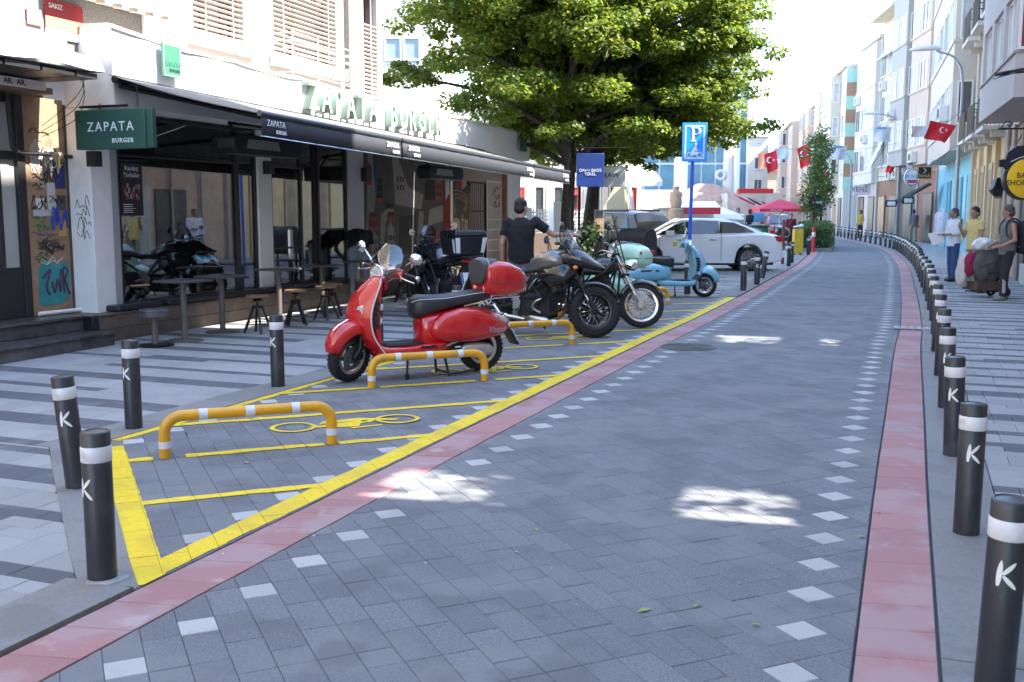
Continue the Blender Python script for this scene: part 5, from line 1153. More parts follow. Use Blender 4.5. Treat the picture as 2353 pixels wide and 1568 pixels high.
# flags on wires across the street
FRED = M('flag_red', (.58, .012, .03), .7, var=.12, scale=4); FWH = M('flag_white', (.62, .65, .7), .8, var=.1, scale=3); FBL = M('flag_blue', (.12, .38, .62), .8)
def flag(lbl, x, y, d, w_, h_, mat, kind=0, sh=0.0):
    c = AtY(x, y, d); t = thing('flag', lbl, 'flag', c, R(12 + 8 * math.sin(x)), 'flags hung on wires across the street'); n, k = 9, 6; vs = []
    for j in range(k + 1):
        for i in range(n + 1):
            u, v = i / n, j / k; vs.append(((u - .5) * w_ * (1 - .35 * v * abs(sh)) + sh * v * w_ * .5, .09 * math.sin(6.5 * u + 2.2 * v + x) * (.3 + v), -v * h_ + .28 * h_ * (sh and (u - .5)) * 2 * sh))
    m = MB(); m.add(vs, [(j * (n + 1) + i, j * (n + 1) + i + 1, (j + 1) * (n + 1) + i + 1, (j + 1) * (n + 1) + i) for j in range(k) for i in range(n)]); m.build('cloth', mat, t)
    if kind == 1:
        m = MB(); cx_, cz_ = -.05 * w_, -.42 * h_; r_ = .17 * h_; pts = [(cx_ + r_ * math.cos(a), cz_ + r_ * math.sin(a)) for a in np.linspace(.7, 2 * PI - .7, 14)] + [(cx_ + .05 * h_ + .8 * r_ * math.cos(a), cz_ + .8 * r_ * math.sin(a)) for a in np.linspace(2 * PI - .8, .8, 14)]
        for yy in (-.075,): m.prism(pts, yy - .012, yy)
        sp_ = [((.2 * h_ if 0 else cx_ + .24 * h_) + (.09 if q % 2 == 0 else .036) * h_ * math.cos(q * PI / 5 + .3), cz_ + (.09 if q % 2 == 0 else .036) * h_ * math.sin(q * PI / 5 + .3)) for q in range(10)]
        m.prism(sp_, -.087, -.075); m.build('crescent_and_star', INK, t, smooth=False)
    if kind == 2:
        m = MB(); m.bb((-w_ * .45, -.1, -h_ * .16), (w_ * .1, -.085, -h_ * .02)); m.build('blue_corner', FBL, t, smooth=False)
flag('red flag with white crescent and star on the wire before the near lamp', 2166, 283, 30, .78, .5, FRED, 1, -.5)
flag('white flag with grey print left of the near red flag', 2115, 290, 31, .6, .32, FWH)
flag('white flag with a blue corner high between the houses', 2030, 292, 42, .8, .6, FWH, 2)
flag('red flag hanging folded above the slim street trees', 1846, 335, 50, .65, .95, FRED, 1, .6)
flag('white flag right of the folded red flag', 1888, 335, 50, .9, .65, FWH, 0)
flag('white flag with a blue corner farther right of the slim trees', 1930, 335, 52, .9, .7, FWH, 2)
flag('red flag over the red parasol, farthest left', 1769, 350, 55, .7, 1.0, FRED, 1, .5); flag('orange and white flag beside the farthest left red flag', 1752, 352, 55.5, .5, .8, M('flag_orange', (.75, .4, .25), .8), 0, .3)
flag('pale blue flag right of the farthest left red flag', 1795, 340, 56, .8, .6, M('flag_paleblue', (.5, .62, .7), .8))
flag('small red pennant low before the long white house', 2048, 382, 58, .45, .4, FRED, 0, -.5)
flag('small red flag tip right of the slim trees', 1897, 397, 60, .5, .35, FRED)
for i, (a, b) in enumerate(((AtY(2060, 300, 38), AtY(2210, 255, 29)), (AtY(1740, 330, 55), AtY(2060, 330, 50)), (AtY(1800, 325, 56), AtY(1700, 345, 56)))):
    m = MB(); m.tube([a.lerp(b, q) - Vector((0, 0, .4 * math.sin(PI * q))) for q in np.linspace(0, 1, 12)], .008, 5); m.build('flag_wire', BLACKP, label='thin dark wire carrying flags, ' + ('near the lamp', 'over the slim trees', 'over the red parasol')[i], cat='wire')
# ---- restaurant tables and stools
TBL = M('table_taupe', (.135, .115, .105), .45, .2, var=.12, scale=5); TTOP = M('table_top', (.085, .083, .083), .4, var=.15, scale=6); WSEAT = M('stool_wood', (.20, .115, .06), .5, var=.3, scale=14)
def table(lbl, s, off, h=.76, rnd=False, w_=.50):
    t = lthing('cafe_table', lbl, 'table', s, off, .004, 'cafe tables in front of the restaurant')
    m = MB(); m.lathe([(0, .022), (.07, .02), (.21, .012), (.225, .004), (.225, 0)], n=28); m.build('base', TBL if not rnd else DARKM, t)
    m = MB(); m.cyl((0, 0, .018), (0, 0, h - .03), .038, n=14); m.build('post', TBL, t)
    if rnd: m = MB(); m.lathe([(0, h), (.165, h), (.17, h - .01), (.17, h - .025), (.165, h - .03), (.165, h - .085), (.0, h - .085)], n=28)
    else: m = MB(); m.bb((-w_ / 2, -w_ / 2, h - .028), (w_ / 2, w_ / 2, h))
    m.build('top', TTOP, t, bevel=0 if rnd else .006); return t
table('low round cafe table nearest the viewer, beside the bench cushion', .07, .75, .44, True); table('square cafe table on a taupe post, nearest of the square ones', .57, .79)
table('square cafe table on a taupe post, second of the square ones', 1.52, .66); table('square cafe table in front of the first white column', 3.2, .45); table('square cafe table in front of the dark doors', 4.35, .5); table('square cafe table beside the bending man', 5.75, .45)
table('square cafe table left of the grey top box motorcycle', 8.2, .55); table('square cafe table farthest along the mural wall', 9.6, .55); table('square cafe table by the mural behind the red scooter screen', 7.1, .5)
def make_stool():
    t = thing('bar_stool', 'x', 'stool'); m = MB(); m.lathe([(0, .50), (.15, .50), (.155, .495), (.155, .475), (.15, .47), (0, .47)], n=24); m.build('seat', WSEAT, t)
    m = MB(); m.cyl((0, 0, .30), (0, 0, .47), .015, n=8); m.torus(.06, .008, (0, 0, .445), 'Z', 16, 5); m.tube([(-.1, 0, .43), (.1, 0, .43)], .008, 5); m.build('screw', DARKM, t)
    m = MB(); m.lathe([(0, .335), (.075, .335), (.075, .36), (0, .36)], n=12); m.torus(.155, .007, (0, 0, .13), 'Z', 20, 5); m.build('hub_ring', DARKM, t)
    for a in range(4):
        an = PI / 4 + a * PI / 2; c_, s_ = math.cos(an), math.sin(an); m = MB(); m.tube([(.05 * c_, .05 * s_, .35), (.185 * c_, .185 * s_, 0)], [.02, .022], 4); m.build('leg', BLACKP, t, smooth=False)
    return t
ST0 = make_stool(); first = True
for i, (s, off, lb) in enumerate(((1.62, 1.15, 'wooden stool nearest the viewer, left of the dark bollard top'), (2.62, 1.1, 'wooden stool second from the viewer, behind the dark bollard'), (3.42, 1.12, 'wooden stool third from the viewer'), (3.95, .92, 'wooden stool fourth from the viewer, half behind the third'), (4.95, .95, 'wooden stool in front of the bending man'), (6.5, .85, 'wooden stool behind the red scooter handlebar'), (7.2, .8, 'wooden stool behind the red scooter screen'), (7.9, .9, 'wooden stool right of the scooter screen'), (8.6, .8, 'wooden stool left of the number plate'), (9.1, .95, 'wooden stool behind the grey top box'), (9.9, .9, 'wooden stool farthest along the mural'))):
    o = ST0 if first else dup(ST0, (0, 0, 0)); first = False
    o.location = LW(s, off, .004); o.rotation_euler = (0, 0, LA + .7 * i); o['label'] = lb; o['group'] = 'wooden stools on black legs'
CUSH = M('cushion_black', (.02, .021, .024), .4, var=.1)
for s0, s1, lb in ((.35, 1.15, 'short black bench cushion at the near end of the bench'), (1.3, 6.4, 'long black bench cushion along the shop window')):
    m = MB(); m.bb(f(s0, -.245, .35), f(s1, -.01, .43)); o = m.build('bench_cushion', CUSH, bevel=.025, seg=3, loc=LW(0, 0), rot=(0, 0, LA), label=lb, cat='cushion')
# banners on the plaza, chalkboard
t = board('dark blue banner reading ON+1 BADE TEKEL between the tree trunks', 1324, 353, 1388, 430, 23.4, M('banner_blue', (.008, .022, .12), .4, col2=(.014, .05, .24), scale=1.5), (('ON+1 BADE', 0, -.02, .125, INK), ('TEKEL', 0, -.24, .125, INK)), name='banner')
m = MB(); m.cyl((-.42, .08, .5), (.9, .08, .5), .015); m.cyl((-.46, .08, -3), (-.46, .08, .55), .03); m.build('banner_pole', DARKM, t)
t = board('grey white board reading RAW behind the blue banner', 1386, 383, 1437, 430, 24.2, M('board_greywhite', (.42, .41, .38), .5), (('RAW', -.3, .12, .36, BLACKINK), ('- - -', -.2, -.25, .2, M('ochre', (.5, .35, .05), .5))), name='hanging_board'); m = MB(); m.prism([(-.3, .22), (.02, .22), (-.1, .28)], -.06, -.055); m.build('ochre_arrow', M('ochre', (.5, .35, .05), .5), t, smooth=False)
t = board('framed menu board showing a dish photo behind the motorcycles', 1365, 482, 1388, 545, 24.5, M('menu_dark', (.06, .055, .05), .5), (), name='menu_board', edge=M('menu_edge', (.25, .23, .2), .5)); bx((-.1, -.057, -.2), (.1, -.052, .12)).build('dish_photo', M('dish_photo', (.35, .16, .06), .6, col2=(.5, .42, .3), scale=9), t, smooth=False)
m = MB(); m.cyl((0, .0, -1.2), (0, 0, -.35), .02); m.build('stand', DARKM, t)
# litter and fallen leaves on the road
LEAFL = M('fallen_leaf', (.30, .34, .10), .7); PAPR = M('litter_white', (.6, .6, .57), .8); rr = random.Random(21)
mL, mP = MB(), MB()
for i in range(150):
    s, tt = .3 + 17 * rr.random() ** 1.4, rr.uniform(-5, 2.2); p = RP(s, tt, .0065 if tt < .3 else .014); a = rr.uniform(0, 6); lf = i % 6 == 0; L = rr.uniform(.018, .04) if lf else rr.uniform(.004, .013); m = mL if lf else mP
    m.add([p + Vector(q) for q in ((L * math.cos(a), L * math.sin(a), .0), (-.4 * L * math.sin(a), .4 * L * math.cos(a), .006 if lf else .002), (-L * math.cos(a), -L * math.sin(a), .0), (.4 * L * math.sin(a), -.4 * L * math.cos(a), .004 if lf else .002))], [(0, 1, 2, 3)])
mL.build('fallen_leaves', LEAFL, smooth=False, kind='stuff'); mP.build('litter', PAPR, smooth=False, kind='stuff')
# ================================================================== SCOOTERS
def paint_mat(name, col, rough=.22, flake=0.0):
    return M(name, col, rough, 0.0, var=0.03, scale=3, coat=1.0)
TINT = glass_mat('tinted_screen', (.42, .42, .5), 1.0, .10)
LENS = M('clear_lens', (.62, .64, .66), .08, .35, var=.25, scale=40); REDL = M('red_lens', (.45, .012, .012), .15, coat=1); ORL = M('orange_lens', (.75, .22, .02), .15, coat=1)
SEATM = M('seat_vinyl', (.024, .027, .033), .42, var=.12, scale=30, bump=.08, bscale=300); PADM = M('pad_vinyl', (.06, .06, .062), .5, var=.1); PIPING = M('seat_piping', (.6, .6, .58), .5)
PLATE = M('number_plate', (.66, .67, .68), .45); BLUEP = M('plate_blue', (.02, .08, .4), .4); ENG = M('engine_casting', (.04, .041, .044), .5, .5, var=.3, scale=10); MIRR = M('mirror_face', (.8, .82, .85), .03, 1.0)
WALL = M('wheel_alloy', (.16, .16, .165), .4, .7, var=.1)
def rotY(a): return Matrix.Rotation(a, 4, 'Y')
def wheel(par, c, Rt, wt, rr_, T=None, spokes=0, name='wheel', rimm=WALL, disc=True, knobs=0, rimlip=None, axis='Y'):
    """wheel = hub disc with sub-parts tyre and rim (and spokes)"""
    m = MB(); m.T = T; m.lathe([(.02, -wt * .5), (.05, -wt * .45), (.055, wt * .45), (.02, wt * .5)], c, axis, 16)
    if not spokes:
        for k in range(5):
            a = k * 2 * PI / 5; d = Vector((math.cos(a), 0, math.sin(a))); m.tube([Vector(c) + d * .04, Vector(c) + d * (rr_ - .01)], [.028, .018], 6)
    if disc: m.lathe([(.07, wt * .40), (rr_ * .72, wt * .40), (rr_ * .72, wt * .43), (.07, wt * .43)], c, axis, 24)
    h = m.build(name, rimm, par)
    h_ = Rt - rr_
    m = MB(); m.T = T; prof = []
    for k in range(13):
        a = -PI * .5 + PI * k / 12; prof.append((rr_ + h_ * (.12 + .88 * max(0, math.cos(a)) ** .62), wt / 2 * math.copysign(abs(math.sin(a)) ** .75, math.sin(a))))
    m.lathe([(rr_ - .004, -wt * .36)] + prof + [(rr_ - .004, wt * .36)], c, axis, 44)
    nk = knobs or 34
    for k in range(nk):
        for sg in (-1, 1):
            a = 2 * PI * (k + (.5 if sg > 0 else 0)) / nk; d = Vector((math.cos(a), 0, math.sin(a))); t_ = Vector((-math.sin(a), 0, math.cos(a))); ctr = Vector(c) + d * (Rt - (.0 if knobs else .0085)) + Vector((0, sg * wt * .24, 0))
            rot = Matrix((t_, Vector((0, 1, 0)), d)).transposed() @ Matrix.Rotation(sg * .5, 3, 'Z')
            m.box(ctr, (.030 if knobs else .022, wt * .34, .014 if knobs else .0105), rot=rot)
    m.build('tyre', RUBBER, h)
    m = MB(); m.T = T; m.lathe([(rr_ - .03, -wt * .30), (rr_ + .004, -wt * .40), (rr_ + .012, -wt * .39), (rr_ - .012, -wt * .2), (rr_ - .012, wt * .2), (rr_ + .012, wt * .39), (rr_ + .004, wt * .40), (rr_ - .03, wt * .30)], c, axis, 40); m.build('rim', rimlip or ALU, h)
    if spokes:
        m = MB(); m.T = T
        for k in range(spokes):
            a = 2 * PI * k / spokes; b = a + (.35 if k % 2 else -.35); sg = 1 if (k // 2) % 2 else -1
            m.tube([Vector(c) + Vector((.05 * math.cos(a), sg * wt * .3, .05 * math.sin(a))), Vector(c) + Vector(((rr_ - .01) * math.cos(b), 0, (rr_ - .01) * math.sin(b)))], .0028, 4)
        m.build('spokes', CHROME, h)
    return h
def mirror(par, base, stalk, face_dir, r, T, back, name='mirror', stalkm=CHROME):
    m = MB(); m.T = T; m.tube(smoothpath(stalk, 5), .007, 6); o = m.build(name, stalkm, par)
    c = Vector(stalk[-1]); d = Vector(face_dir).normalized(); R_ = frame_rot(d.cross(Vector((0, 0, 1))).normalized()); 
    def ringed(off, k): return [c + (R_ @ Vector((r * 1.25 * k * math.cos(a), r * k * math.sin(a), 0))) - d * off for a in np.linspace(0, 2 * PI, 21)[:-1]]
    m = MB(); m.T = T; m.loft([ringed(-.0, .97), ringed(.008, 1.0), ringed(.025, .8), ringed(.038, .35)]); m.build('shell', back, o)
    m = MB(); m.T = T; m.add(ringed(-.002, .93), [tuple(range(20))]); m.build('glass', MIRR, o, smooth=False); return o
def topbox(par, body, pad=None, x0=-.66, z0=.74, L=.46, W=.44, H=.36, lens=False):
    """rounded luggage box: shell, lid seam, back pad"""
    x1 = x0 - L
    def st(zc, k): return k
    m = MB(); rings = []
    for u, kw, zl, zh in ((0, .80, .10, .86), (.04, .9, .05, .95), (.25, 1, 0, 1.0), (.55, 1, .0, .97), (.8, .93, .03, .84), (.95, .78, .10, .66), (1.0, .6, .16, .52)):
        zc, hh = z0 + H * (zl + zh) / 2, H * (zh - zl) / 2; ring = []
        for j in range(28):
            a = 2 * PI * j / 28; ca, sa = math.cos(a), math.sin(a); ring.append((x0 - L * u, W / 2 * kw * math.copysign(abs(ca) ** .62, ca), zc + hh * math.copysign(abs(sa) ** .62, sa)))
        rings.append(ring)
    m.loft(rings); b = m.build('top_box', body, par)
    m = MB(); rings = []
    for j in range(28):
        pass
    zc = z0 + H * .40; m.tube([(x0 - L * u, W / 2 * k * s_, zc) for u, k, s_ in [(0.0, .80, -1), (.04, .92, -1), (.25, 1.003, -1), (.55, 1.003, -1), (.8, .935, -1), (.95, .78, -1), (1.0, .5, -1), (1.01, 0, 1), (1.0, .5, 1), (.95, .78, 1), (.8, .935, 1), (.55, 1.003, 1), (.25, 1.003, 1), (.04, .92, 1), (0, .8, 1)]], .004, 5); m.build('lid_seam', PADM, b)
    if pad:
        m = MB(); m.ell([(x0 + .035, z0 + H * .66, W * .26, H * .22), (x0 + .03, z0 + H * .68, W * .37, H * .32), (x0 - .03, z0 + H * .70, W * .39, H * .34), (x0 - .13, z0 + H * .84, W * .34, H * .2), (x0 - .17, z0 + H * .9, W * .2, H * .1)], 24, e=3.2); m.build('back_pad', pad, b)
        m = MB(); m.tube([(x0 - .03, W * .395 * math.copysign(abs(math.cos(a)) ** .62, math.cos(a)), z0 + H * .70 + H * .345 * math.copysign(abs(math.sin(a)) ** .62, math.sin(a))) for a in np.linspace(0, 2 * PI, 30)[:-1]], .0035, 5, closed=True); m.build('pad_piping', PIPING, b)
    if lens:
        for sg in (-1, 1):
            m = MB(); m.box((x0 - L * .93, sg * W * .33, z0 + H * .62), (.03, .1, .05), rot=Matrix.Rotation(sg * .5, 3, 'Z')); m.build('reflector', REDL, b, bevel=.006)
    return b
def scooter(t, body, steer=0.0, box=None, boxpad=None, mback=CHROME, screen=True, trim=True, badge=None, lens=False, stand=True, slots=True):
    FX, RX, WR = .70, -.675, .232
    rk = R(22); ax0 = Vector((FX - .03, 0, WR)); axd = Vector((-math.sin(rk), 0, math.cos(rk)))
    T = Matrix.Translation(ax0) @ Matrix.Rotation(steer, 4, axd) @ Matrix.Translation(-ax0)
    wheel(t, (FX, 0, WR), WR, .115, .158, T, name='front_wheel'); wheel(t, (RX, 0, WR), WR, .125, .158, name='rear_wheel', disc=False)
    # front fork link and brake
    m = MB(); m.T = T; m.tube([(FX, .075, WR), (FX - .06, .085, WR + .10), (FX - .07, .06, .50)], [.03, .032, .03], 10); m.tube([(FX - .09, -.07, WR + .08), (FX - .08, -.06, .5)], .03, 10); m.cyl((FX, -.075, WR), (FX, .09, WR), .018, n=10); m.box((FX - .055, .07, WR + .02), (.09, .035, .07)); m.build('fork_link', DARKM, t, bevel=.006)
    # mudguard
    m = MB(); m.T = T; rings = []
    for u in np.linspace(0, 1, 15):
        a = R(14) + u * R(150); rr_ = .285 + .055 * math.sin(PI * u) ** .8; hw = .02 + .105 * math.sin(PI * (u * .86 + .07)) ** .6; cx, cz = FX + rr_ * math.cos(a) * 1.0, WR + .015 + rr_ * math.sin(a)
        d = Vector((math.cos(a), 0, math.sin(a))); ring = []
        for j in range(15):
            b = -PI / 2 + PI * j / 14; ring.append(Vector((cx, 0, cz)) + Vector((0, hw * 1.0 * math.sin(b), 0)) - d * (.11 * (1 - math.cos(b)) ** 1.3))
        rings.append(ring)
    m.loft(rings, closed=False, caps=False); o = m.build('mudguard', body, t, ang=80); s_ = o.modifiers.new('thick', 'SOLIDIFY'); s_.thickness = .006; s_.offset = -1
    m = MB(); m.T = T; m.ell([(FX + .22, .505, .008, .006), (FX + .16, .545, .014, .012), (FX + .06, .587, .013, .012), (FX + .02, .592, .006, .006)], 10); m.build('mudguard_crest', CHROME, t)
    # leg shield: shell lofted upwards; edge sweeps back, centre bulges forward
    Z = [.24, .28, .34, .42, .52, .62, .72, .82, .90, .95, .975]
    xe = [.40, .43, .475, .525, .552, .553, .53, .49, .45, .425, .41]; bl = [.05, .075, .10, .115, .125, .13, .125, .105, .075, .045, .02]; hw = [.19, .20, .205, .21, .212, .21, .205, .195, .175, .13, .07]
    m = MB(); rings = []
    for z, x, b, w_ in zip(Z, xe, bl, hw):
        fr = [(x + b * (1 - abs(u) ** 1.9), w_ * u, z) for u in np.linspace(-1, 1, 21)]; bk_ = [(x - .012 - .045 * (1 - abs(u) ** 4), w_ * .985 * u, z) for u in np.linspace(1, -1, 21)]
        rings.append(fr + bk_)
    m.loft(rings); m.build('leg_shield', body, t, ang=50)
    if trim:
        for sg in (-1, 1):
            m = MB(); m.tube(smoothpath([(x - .004, sg * (w_ + .004), z) for x, w_, z in zip(xe[::-1], hw[::-1], Z[::-1])][1:] + [(.33, sg * .208, .222), (.2, sg * .212, .228), (-.16, sg * .215, .245)], 4), .0075, 7); m.build('edge_trim', PIPING, t)
    m = MB(); rings = [];                                   # central crest with horn grille
    for z, x, b in zip(Z[3:10], xe[3:10], bl[3:10]): rings.append([(x + b + .028 * math.sin(PI * (z - .42) / .6) + .004, y, z) for y in (-.035, 0, .035)] + [(x + b - .02, .05, z), (x + b - .02, -.05, z)])
    m.loft(rings); m.build('front_crest', body, t, ang=60)
    for sg in (-1, 1):
        m = MB(); pts = [(.585, .58), (.597, .72), (.575, .745), (.562, .6)]
        m.loft([[(.567 + .02 * q, sg * .158, .56) for q in (0, 1)] + [(.567 + .02 * q, sg * .125, .56) for q in (1, 0)], [(.603, sg * .15, .62), (.613, sg * .15, .62), (.653, sg * .085, .62), (.643, sg * .085, .62)], [(.60, sg * .142, .70), (.61, sg * .142, .70), (.638, sg * .09, .70), (.628, sg * .09, .70)], [(.575, sg * .14, .73), (.585, sg * .14, .73), (.6, sg * .11, .73), (.59, sg * .11, .73)]]); m.build('indicator', LENS, t)
        if slots:
            for k in range(5):
                m = MB(); z = .50 + k * .052; x0 = np.interp(z, Z, xe) - .02; m.loft([[(x0 - .01, sg * .195, z), (x0 + .005, sg * .2135, z), (x0 - .055, sg * .214, z + .004), (x0 - .06, sg * .19, z + .004)], [(x0 - .01, sg * .195, z + .043), (x0 + .005, sg * .2125, z + .043), (x0 - .055 + .004 * k, sg * .213, z + .043), (x0 - .06, sg * .19, z + .043)]]); m.build('air_slot', BLACKP, t, smooth=False)
    m = MB(); m.loft([[(.54, -.10, .32), (.46, -.16, .32), (.42, -.16, .32), (.42, .16, .32), (.46, .16, .32), (.54, .10, .32)], [(.55, -.09, .6), (.50, -.17, .6), (.45, -.17, .6), (.45, .17, .6), (.50, .17, .6), (.55, .09, .6)], [(.45, -.06, .90), (.42, -.13, .90), (.40, -.13, .9), (.40, .13, .9), (.42, .13, .90), (.45, .06, .9)]]); m.build('glove_box', body, t, bevel=.02, seg=3)
    # floor and under-body
    m = MB(); m.ell([(.47, .30, .17, .07, 3.5), (.40, .27, .205, .055, 4), (.2, .265, .212, .055, 4), (0, .275, .212, .06, 4), (-.16, .285, .205, .065, 4), (-.28, .31, .15, .05, 4)], 28); m.build('floor_tunnel', body, t, ang=50)
    m = MB(); m.bb((.36, -.17, .318), (-.02, .17, .333)); 
    for k in range(5): m.bb((.34, -.14 + k * .06, .334), (0, -.10 + k * .06, .340))
    m.build('floor_mat', BLACKP, t, bevel=.004)
    # rear body
    m = MB(); m.ell([(.02, .44, .07, .12, 3), (-.005, .44, .12, .15, 3), (-.05, .445, .15, .165, 2.8), (-.14, .455, .175, .17, 2.6), (-.3, .48, .19, .165, 2.5), (-.5, .495, .19, .165, 2.4), (-.7, .50, .165, .135, 2.3), (-.86, .475, .11, .095, 2.2), (-.96, .455, .055, .055, 2)], 30); m.build('rear_body', body, t, ang=60)
    for sg in (-1, 1):
        m = MB(); m.ell([(-.06, .45, .015, .02, 2, sg * .16), (-.10, .46, .06, .09, 2.2, sg * .155), (-.2, .475, .085, .14, 2.3, sg * .16), (-.36, .49, .10, .165, 2.4, sg * .165), (-.54, .485, .10, .165, 2.4, sg * .16), (-.72, .465, .085, .125, 2.3, sg * .135), (-.86, .44, .06, .075, 2.2, sg * .10), (-.94, .425, .02, .03, 2, sg * .075)], 26); m.build('side_cowl', body, t, ang=70)
        m = MB(); m.ell([(-.80, .53, .02, .02, 2, sg * .15), (-.85, .525, .03, .035, 2, sg * .135), (-.915, .49, .02, .025, 2, sg * .10)], 12); m.build('rear_indicator', LENS, t)
    if badge:
        text('badge', badge, (-.72, .252, .435), Vector((-1, .06, 0)), .085, CHROME, t, .006, shear=.35, space=.9)
        m = MB(); m.bb((-.10, .2125, .29), (.06, .2155, .315)); m.build('side_plate', BLACKP, t)
    # tail lamp, flap, plate
    m = MB(); m.ell([(-.925, .515, .06, .04), (-.965, .50, .055, .045), (-.985, .485, .03, .03)], 16); m.build('tail_light', REDL, t); m = MB(); m.ell([(-.92, .52, .068, .05), (-.95, .51, .068, .055)], 16); m.build('tail_light_ring', CHROME, t)
    m = MB(); m.loft([[(-.93, -.07, .43), (-.93, .07, .43), (-.955, .07, .44), (-.955, -.07, .44)], [(-1.05, -.085, .24), (-1.05, .085, .24), (-1.075, .085, .25), (-1.075, -.085, .25)]]); m.build('number_plate_flap', BLACKP, t, bevel=.006); m = MB(); m.loft([[(-.99, -.09, .40), (-.99, .09, .40), (-.996, .09, .402), (-.996, -.09, .402)], [(-1.045, -.09, .29), (-1.045, .09, .29), (-1.051, .09, .292), (-1.051, -.09, .292)]]); m.build('number_plate', PLATE, t)
    # engine, silencer, centre stand
    m = MB(); m.ell([(-.20, .29, .07, .06), (-.30, .27, .10, .085), (-.45, .26, .10, .09), (-.62, .24, .09, .085), (-.74, .235, .07, .07), (-.80, .235, .04, .04)], 16, e=3); m.build('engine', ENG, t)
    m = MB(); m.ell([(-.40, .245, .02, .03, 2.3, .135), (-.44, .245, .045, .06, 2.3, .135), (-.58, .235, .05, .072, 2.3, .138), (-.70, .225, .04, .06, 2.3, .135), (-.755, .222, .012, .02, 2.3, .13)], 18); m.build('transmission_cover', M('cover_silver', (.5, .5, .5), .32, .6), t); m = MB(); m.bb((-.62, .188, .225), (-.54, .192, .25)); m.build('cover_badge', CHROME, t)
    m = MB(); m.tube([(-.36, .17, .34), (-.2, .205, .30)], [.014, .012], 8); m.build('passenger_peg', ALU, t); m = MB(); m.bb((-.37, .181, .272), (-.31, .184, .288)); m.build('engine_sticker', INK, t)
    m = MB(); m.tube(smoothpath([(-.25, -.06, .22), (-.4, -.12, .18), (-.55, -.16, .24)], 5), .02, 8); m.ell([(-.52, .27, .05, .05, 2, -.17), (-.56, .275, .065, .065, 2, -.17), (-.82, .31, .065, .065, 2, -.175), (-.86, .31, .045, .045, 2, -.175)], 16); m.build('silencer', M('silencer_grey', (.12, .12, .125), .35, .7), t)
    if stand:
        m = MB(); m.tube([(-.22, .10, .24), (-.26, .15, .0)], .013, 8); m.tube([(-.22, -.10, .24), (-.26, -.15, .0)], .013, 8); m.tube([(-.25, .15, .03), (-.25, -.15, .03)], .012, 8); m.tube(smoothpath([(-.26, .15, .02), (-.38, .17, .03), (-.52, .16, .05)], 4), .01, 6); m.build('centre_stand', BLACKP, t)
        m = MB(); m.tube([(.16, .13, .22), (.19, .17, .0)], .012, 8); m.box((.185, .165, .03), (.03, .03, .05)); m.build('side_stand', BLACKP, t)
    # seat
    m = MB(); m.ell([(.085, .645, .05, .055, 2.2), (.065, .66, .10, .10, 2.6), (.0, .672, .14, .112, 2.8), (-.10, .685, .155, .095, 2.9), (-.24, .70, .155, .075, 2.9), (-.40, .72, .155, .07, 2.9), (-.56, .745, .15, .06, 2.9), (-.68, .758, .135, .05, 2.8), (-.75, .762, .09, .035, 2.4)], 28); m.build('seat', SEATM, t, ang=60)
    for sg in (-1, 1):
        m = MB(); m.tube(smoothpath([(.085, sg * .06, .715), (.03, sg * .125, .742), (-.1, sg * .141, .745), (-.24, sg * .147, .748), (-.40, sg * .147, .765), (-.56, sg * .142, .782), (-.70, sg * .115, .79)], 4), .0035, 5); m.build('seat_piping', PIPING, t)
    # headset, lamp, bars
    TH = T @ Matrix.Translation((-.055, 0, -.015))
    m = MB(); m.T = TH; m.ell([(.47, 1.0, .05, .05, 2), (.455, 1.005, .085, .085, 2), (.40, 1.01, .10, .09, 2.1), (.33, 1.01, .085, .075, 2.2), (.27, 1.0, .05, .05, 2)], 24); m.ell([(.42, .94, .05, .06, 2), (.40, .90, .06, .08, 2), (.36, .92, .05, .06, 2)], 16); m.build('headset', body, t, ang=60)
    m = MB(); m.T = TH
    for sg in (-1, 1):
        m.tube(smoothpath([(.37, sg * .05, 1.02), (.355, sg * .14, 1.03), (.335, sg * .21, 1.035)], 4), [.062, .06, .057, .053, .05, .045, .042, .04, .038], 14)
    m.build('handlebar_cover', body, t, ang=60)
    m = MB(); m.T = TH; TX = lambda x: x
    m.lathe([(.0, .482), (.05, .484), (.078, .476), (.082, .465)], (0, 0, 1.005), 'X', 28); m.build('headlight', LENS, t); m = MB(); m.T = TH; m.lathe([(.079, .47), (.083, .482), (.092, .478), (.094, .455), (.088, .44)], (0, 0, 1.005), 'X', 30); m.build('headlight_ring', CHROME, t)
    m = MB(); m.T = TH; m.tube(smoothpath([(.486, -.07, 1.015), (.489, -.03, 1.0), (.49, .03, .997), (.486, .07, 1.012)], 4), .005, 6); m.build('headlight_strip', CHROME, t)
    for sg in (-1, 1):
        m = MB(); m.T = TH; m.cyl((.335, sg * .20, 1.035), (.30, sg * .345, 1.02), .0185, n=12); g_ = m.build('grip', BLACKP, t); m = MB(); m.T = TH; m.cyl((.30, sg * .345, 1.02), (.295, sg * .368, 1.018), .022, n=12); m.build('bar_end', CHROME, g_)
        m = MB(); m.T = TH; m.tube(smoothpath([(.37, sg * .19, 1.03), (.385, sg * .25, 1.005), (.36, sg * .36, .985)], 4), .0065, 6); m.sph((.358, sg * .367, .983), .011, 8, 6); m.build('brake_lever', ALU, t)
        m = MB(); m.T = TH; m.box((.345, sg * .185, 1.055), (.045, .05, .03)); m.build('switch_block', BLACKP, t, bevel=.008)
        mirror(t, None, [(.345, sg * .19, 1.06), (.35, sg * .25, 1.13), (.34, sg * .36, 1.20)], (-1, -sg * .25, -.05), .055, TH, mback)
